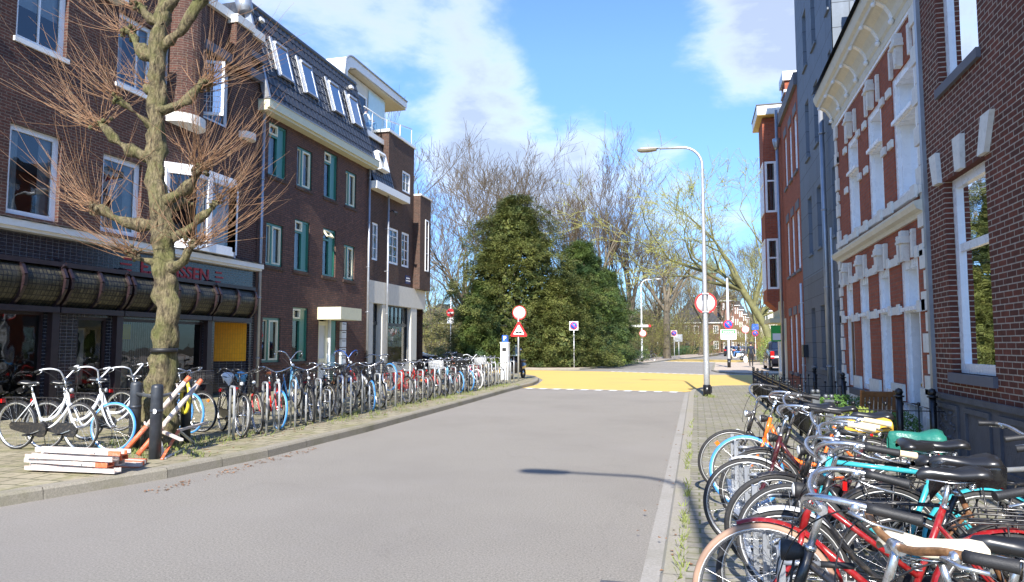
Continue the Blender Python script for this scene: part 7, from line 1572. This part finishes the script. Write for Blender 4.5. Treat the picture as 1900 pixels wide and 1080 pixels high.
sc_x, sc_y, _ = at(1366, 78); scooter('white scooter being ridden across the far yellow crossing', (sc_x, sc_y), 190, 'bike_white', z=.02)
# ================================================================== PEOPLE
paint('skin', (.50, .30, .21), .5, var=.05); paint('hair_dark', (.03, .02, .015), .6, var=.3); paint('cloth_navy', (.012, .018, .035), .8, var=.2); paint('cloth_black', (.012, .012, .014), .8); paint('cloth_blue', (.05, .16, .42), .7, var=.15); paint('cloth_white', (.7, .68, .64), .8); paint('denim', (.09, .20, .36), .8, var=.2); paint('shoe_white', (.6, .6, .6), .5)
def person(label, loc, rz, J, mats, cat='person', hair='hair_dark', helmet=None, scale=1.):
    """J: joints in metres. One continuous skinned body; faces take the material of the nearest bone."""
    t = thing('person', label, cat, loc, R(rz)); names = list(J); idx = {k: i for i, k in enumerate(names)}
    E_ = [('pelvis', 'waist'), ('waist', 'chest'), ('chest', 'neck'), ('neck', 'head_base'), ('head_base', 'head'), ('head', 'crown')]
    for s_ in 'lr': E_ += [('chest', s_ + 'shoulder'), (s_ + 'shoulder', s_ + 'elbow'), (s_ + 'elbow', s_ + 'wrist'), (s_ + 'wrist', s_ + 'hand'), ('pelvis', s_ + 'hip'), (s_ + 'hip', s_ + 'knee'), (s_ + 'knee', s_ + 'ankle'), (s_ + 'ankle', s_ + 'toe')]
    rad = dict(pelvis=.13, waist=.125, chest=.15, neck=.055, head_base=.065, head=.095, crown=.07, shoulder=.072, elbow=.045, wrist=.03, hand=.035, hip=.10, knee=.062, ankle=.042, toe=.038)
    me = bpy.data.meshes.new('body'); me.from_pydata([tuple(J[k]) for k in names], [(idx[a], idx[b]) for a, b in E_], []); o = bpy.data.objects.new('body', me); C.objects.link(o)
    md = o.modifiers.new('s', 'SKIN'); sv = me.skin_vertices[0].data
    for k in names:
        r = rad.get(k, rad.get(k[1:], .05)); sv[idx[k]].radius = (r, r * (.72 if k in ('chest', 'waist') else 1)); sv[idx[k]].use_root = (k == 'pelvis')
    ss = o.modifiers.new('d', 'SUBSURF'); ss.levels = ss.render_levels = 2; bpy.context.view_layer.update()
    ev = bpy.data.meshes.new_from_object(o.evaluated_get(bpy.context.evaluated_depsgraph_get())); bpy.data.objects.remove(o)
    ml = ['skin'] + sorted(set(mats.values()) - {'skin'}); [ev.materials.append(MATS[q]) for q in ml]
    def part_of(a, b):
        k = b if b in ('head_base', 'head', 'crown') else b.lstrip('lr') if b[0] in 'lr' and b[1:] in rad else b
        return {'waist': 'shirt', 'chest': 'shirt', 'neck': 'shirt', 'head_base': 'skin', 'head': 'skin', 'crown': 'skin', 'shoulder': 'shirt', 'elbow': 'shirt', 'wrist': 'sleeve', 'hand': 'skin', 'hip': 'trousers', 'knee': 'trousers', 'ankle': 'trousers', 'toe': 'shoes'}[k]
    for f in ev.polygons:
        c = f.center; best = min(E_, key=lambda e: ((lambda A, B: (c - (A + (B - A) * max(0, min(1, (c - A).dot(B - A) / max(1e-6, (B - A).length_squared))))).length)(Vector(J[e[0]]), Vector(J[e[1]]))))
        f.material_index = ml.index(mats.get(part_of(*best), 'skin')); f.use_smooth = True
    o = bpy.data.objects.new('body', ev); C.objects.link(o); o.parent = t; H_ = Vector(J['head']); up = (Vector(J['crown']) - H_).normalized()
    m = MB(); m.ball(tuple(H_ + up * .035 + Vector((-.015, 0, 0))), .112 if not helmet else .14, 12, 1.05); obj('hair' if not helmet else 'helmet', m, hair if not helmet else helmet, t, local=True)
    # face: nose, eyes, mouth on the +x side
    m = MB(); m.ball(tuple(H_ + Vector((.10, 0, -.01))), .018, 6); [m.ball(tuple(H_ + Vector((.0, s_ * .1, 0))), .022, 6) for s_ in (-1, 1)]; obj('nose_and_ears', m, 'skin', t, local=True); m = MB(); [m.ball(tuple(H_ + Vector((.092, s_ * .033, .02))), .011, 6) for s_ in (-1, 1)]; m.box(.088 + H_.x, .1 + H_.x, -.02, .02, H_.z - .052, H_.z - .044); obj('eyes_and_mouth', m, 'hair_dark', t, local=True)
    # fingers
    m = MB()
    for s_ in 'lr':
        h = Vector(J[s_ + 'hand']); d_ = (h - Vector(J[s_ + 'wrist'])).normalized(); sd = d_.cross(Vector((1, .1, 0))).normalized()
        for k in range(4): b = h + sd * (.012 * (k - 1.5)) * 1.4; m.tube([b, b + d_ * .05, b + d_ * (.075 - .008 * abs(k - 1)) + Vector((.015, 0, 0))], [.009, .0085, .007], 5)
        m.tube([h + sd * .03 - d_ * .03, h + sd * .05 + d_ * .01], .010, 5)
    obj('fingers', m, 'skin', t, local=True); return t
def standing(stride=.18, arm=.12):
    J = dict(pelvis=(0, 0, .95), waist=(0, 0, 1.10), chest=(.0, 0, 1.34), neck=(0, 0, 1.49), head_base=(.01, 0, 1.56), head=(.02, 0, 1.65), crown=(.01, 0, 1.73))
    for s_, q in (('l', 1), ('r', -1)):
        J[s_ + 'shoulder'] = (0, q * .19, 1.41); J[s_ + 'elbow'] = (-.03 + q * arm * .5, q * .25, 1.13); J[s_ + 'wrist'] = (.05 + q * arm, q * .25, .90); J[s_ + 'hand'] = (.07 + q * arm, q * .25, .83)
        J[s_ + 'hip'] = (0, q * .10, .90); J[s_ + 'knee'] = (-q * stride * .5 + .06, q * .10, .50); J[s_ + 'ankle'] = (-q * stride - .03, q * .09, .09); J[s_ + 'toe'] = (-q * stride + .12, q * .10, .04)
    return J
x, y, _ = at(1393, 52); pw = person('person in dark sweater and black trousers walking away with a white bag', (x, y, .08), 88, standing(), dict(shirt='cloth_navy', sleeve='cloth_navy', trousers='cloth_black', shoes='shoe_white', skin='skin'))
m = MB(); bx, by = x - .36, y + .1; rows = [[(bx + w_ * math.cos(a), by + .09 * math.sin(a) * (1 if z_ < .7 else .5), z_) for a in [k * .5236 for k in range(13)]] for z_, w_ in ((.42, .09), (.46, .15), (.6, .16), (.75, .13), (.84, .05))]; m.grid(rows); m.tube([(bx - .05, by, .84), (bx, by, .93), (bx + .05, by, .84)], .008, 5); tag(obj('carrier_bag', m, 'cloth_white'), 'white carrier bag held by the walking person', 'bag')
def sitting(knee=.45, reach=None):
    J = dict(pelvis=(0, 0, .12), waist=(-.02, 0, .27), chest=(-.01, 0, .50), neck=(.0, 0, .66), head_base=(.02, 0, .72), head=(.03, 0, .81), crown=(.02, 0, .89))
    for s_, q in (('l', 1), ('r', -1)):
        J[s_ + 'shoulder'] = (0, q * .19, .57); J[s_ + 'elbow'] = (.10, q * .24, .32); J[s_ + 'wrist'] = (.30, q * .20, .36) if not reach else reach[0](q); J[s_ + 'hand'] = (.37, q * .19, .38) if not reach else reach[1](q)
        J[s_ + 'hip'] = (.04, q * .10, .10); J[s_ + 'knee'] = (.46, q * .12, .14 + knee * .2); J[s_ + 'ankle'] = (.46 + (.1 if q > 0 else 0), q * .12, -.30 + knee * .3); J[s_ + 'toe'] = (.62, q * .12, -.34 + knee * .3)
    return J
person('person in dark jacket and blue jeans riding the white scooter', (sc_x + .25, sc_y, .78), 190, sitting(.1, (lambda q: (.42, q * .25, .30), lambda q: (.50, q * .27, .31))), dict(shirt='cloth_black', sleeve='cloth_black', trousers='cloth_blue', shoes='cloth_black', skin='skin'), helmet='hair_dark')
tx, ty = -14.3, 28.35
J = sitting(.9, (lambda q: (.20, q * .10, .52) if q > 0 else (.3, -.12, .34), lambda q: (.16, q * .06, .66) if q > 0 else (.36, -.1, .36)))
person('person in white top and jeans sitting on the roof terrace', (tx, ty, 11.42), 60, J, dict(shirt='cloth_white', sleeve='skin', trousers='denim', shoes='shoe_white', skin='skin'))
t = thing('terrace_chair', 'white chair under the person on the roof terrace', 'chair', (tx, ty, 11.0), R(60)); obj('seat', MB().box(-.22, .25, -.24, .24, .38, .42), 'white_metal', t, local=True); obj('backrest', MB().box(-.25, -.21, -.24, .24, .42, .85), 'white_metal', t, local=True)
for a in (-.2, .22):
    for b in (-.21, .21): obj('leg', MB().tube([(a, b, -.2), (a, b, .38)], .015, 6), 'white_metal', t, local=True)
# ================================================================== FAR BUILDINGS
paint('roof_dark', (.035, .036, .04), .7, var=.3); paint('far_pane', (.05, .06, .07), .15)
def far_house(label, x0, x1, y0, y1, h, roof=2.5, wall='brick_far', storeys=2, bays=4, sidebays=4, gable=False, tint='roof_dark', group=None):
    t = thing('brick_building', label, 'building', ((x0 + x1) / 2, y0, 0), 0, group); m = MB(); m.box(x0, x1, y0, y1, 0, h); obj('wall', m, wall, t)
    m = MB()
    if gable: cx = (x0 + x1) / 2; m.prism([(x0 - .3, h), (x1 + .3, h), (cx, h + roof)], lambda p, q, w: (p, w, q), y0 - .2, y1 + .2)
    else:
        a = [(x0 - .3, y0 - .3, h), (x1 + .3, y0 - .3, h), (x1 + .3, y1 + .3, h), (x0 - .3, y1 + .3, h)]; i = min((x1 - x0), (y1 - y0)) * .42; b = [(x0 + i, y0 + i, h + roof), (x1 - i, y0 + i, h + roof), (x1 - i, y1 - i, h + roof), (x0 + i, y1 - i, h + roof)]
        m.F([m.P(p) for p in a]); m.F([m.P(p) for p in b]); [m.quad(a[k], a[(k + 1) % 4], b[(k + 1) % 4], b[k]) for k in range(4)]
    obj('roof', m, tint, t); obj('gutter', MB().box(x0 - .35, x1 + .35, y0 - .38, y0 - .1, h - .15, h + .05).box(x1 + .1, x1 + .38, y0 - .1, y1, h - .15, h + .05), 'white_trim', t)
    sh = h / storeys
    def win(c, v0, v1, w_, side):
        m = MB(); p = MB()
        if side: m.box(x1 - .02, x1 + .05, c - w_ / 2, c + w_ / 2, v0, v1); p.box(x1 + .05, x1 + .06, c - w_ / 2 + .12, c - .05, v0 + .12, v1 - .12); p.box(x1 + .05, x1 + .06, c + .05, c + w_ / 2 - .12, v0 + .12, v1 - .12)
        else: m.box(c - w_ / 2, c + w_ / 2, y0 - .05, y0 + .02, v0, v1); p.box(c - w_ / 2 + .12, c - .05, y0 - .06, y0 - .05, v0 + .12, v1 - .12); p.box(c + .05, c + w_ / 2 - .12, y0 - .06, y0 - .05, v0 + .12, v1 - .12)
        f = obj('window', m, 'white_trim', t); obj('pane', p, 'far_pane', f)
    for s_ in range(storeys):
        for k in range(bays): win(x0 + (x1 - x0) * (k + .5) / bays, s_ * sh + sh * .28, s_ * sh + sh * .8, (x1 - x0) / bays * .5, False)
        for k in range(sidebays): win(y0 + (y1 - y0) * (k + .5) / sidebays, s_ * sh + sh * .28, s_ * sh + sh * .8, min(1.8, (y1 - y0) / sidebays * .5), True)
    return t
X_ = lambda px, Y: at(px, Y)[0]
far_house('low red brick building with a dark hipped roof beyond the far lawn', X_(1248, 150), X_(1338, 150), 150, 172, 6.3, 5.5, storeys=2, bays=5, wall='brick_far')
far_house('brick house with a steep gable behind the low brick building', X_(1296, 185), X_(1345, 185), 185, 205, 11.5, 7, storeys=3, bays=3, gable=True)
t = thing('church_tower', 'square brick church tower with a green copper cap above the trees', 'tower', (X_(1321, 260), 260, 0)); tx0, tx1 = X_(1312, 260), X_(1331, 260)
obj('shaft', MB().box(tx0, tx1, 260, 264, 0, 27.5), 'brick_far', t); m = MB(); c_ = ((tx0 + tx1) / 2, 262); m.lathe([(2.8, 27.5), (2.0, 30), (.6, 33), (.01, 34.5)], (*c_, 0), n=8, smooth=False); paint('copper_green', (.12, .22, .17), .6, var=.2); obj('tower_cap', m, 'copper_green', t)
for z in (22.5,): 
    for k in (0, 1): obj('belfry_opening', MB().box(tx0 + .6 + k * 1.6, tx0 + 1.4 + k * 1.6, 259.93, 259.99, z, z + 3), 'far_pane', t)
GF = 'street row far behind the scooter'
for i, (pa, pb, Y, h, st) in enumerate(((1340, 1364, 170, 12, 4), (1360, 1372, 200, 12.5, 4), (1368, 1380, 235, 13, 4), (1376, 1386, 270, 13, 4), (1384, 1400, 330, 14, 4))):
    far_house(('first', 'second', 'third', 'fourth', 'fifth')[i] + ' red brick house in the far street row counted towards the distance', X_(pa, Y), X_(pb, Y), Y, Y + 28, h, 3, storeys=st, bays=3, sidebays=6, group=GF)
for i, (pa, Y, h) in enumerate(((1412, 180, 10), (1408, 225, 11), (1402, 275, 12))): far_house(('nearest', 'middle', 'farthest')[i] + ' pale house on the right side of the far street', X_(pa, Y), X_(pa, Y) + 10, Y, Y + 30, h, 3, storeys=3, bays=4, sidebays=4, wall='render_pale', group='pale houses on the right of the far street')
far_house('brick house glimpsed through the park left of the yews', X_(760, 130), X_(850, 130), 130, 142, 6, 4, storeys=2, bays=6); far_house('brick house glimpsed behind the second lamp post', X_(1160, 165), X_(1240, 165), 165, 178, 6, 4, storeys=2, bays=6)
t = thing('waste_container', 'dark green waste container on the far lawn', 'container', at(1266, 125, .1)); obj('bin', MB().box(-1.2, 1.2, -.6, .6, .15, 1.3), 'crate_green', t, local=True); obj('lid', MB().box(-1.25, 1.25, -.65, .65, 1.3, 1.42), 'crate_green', t, local=True)
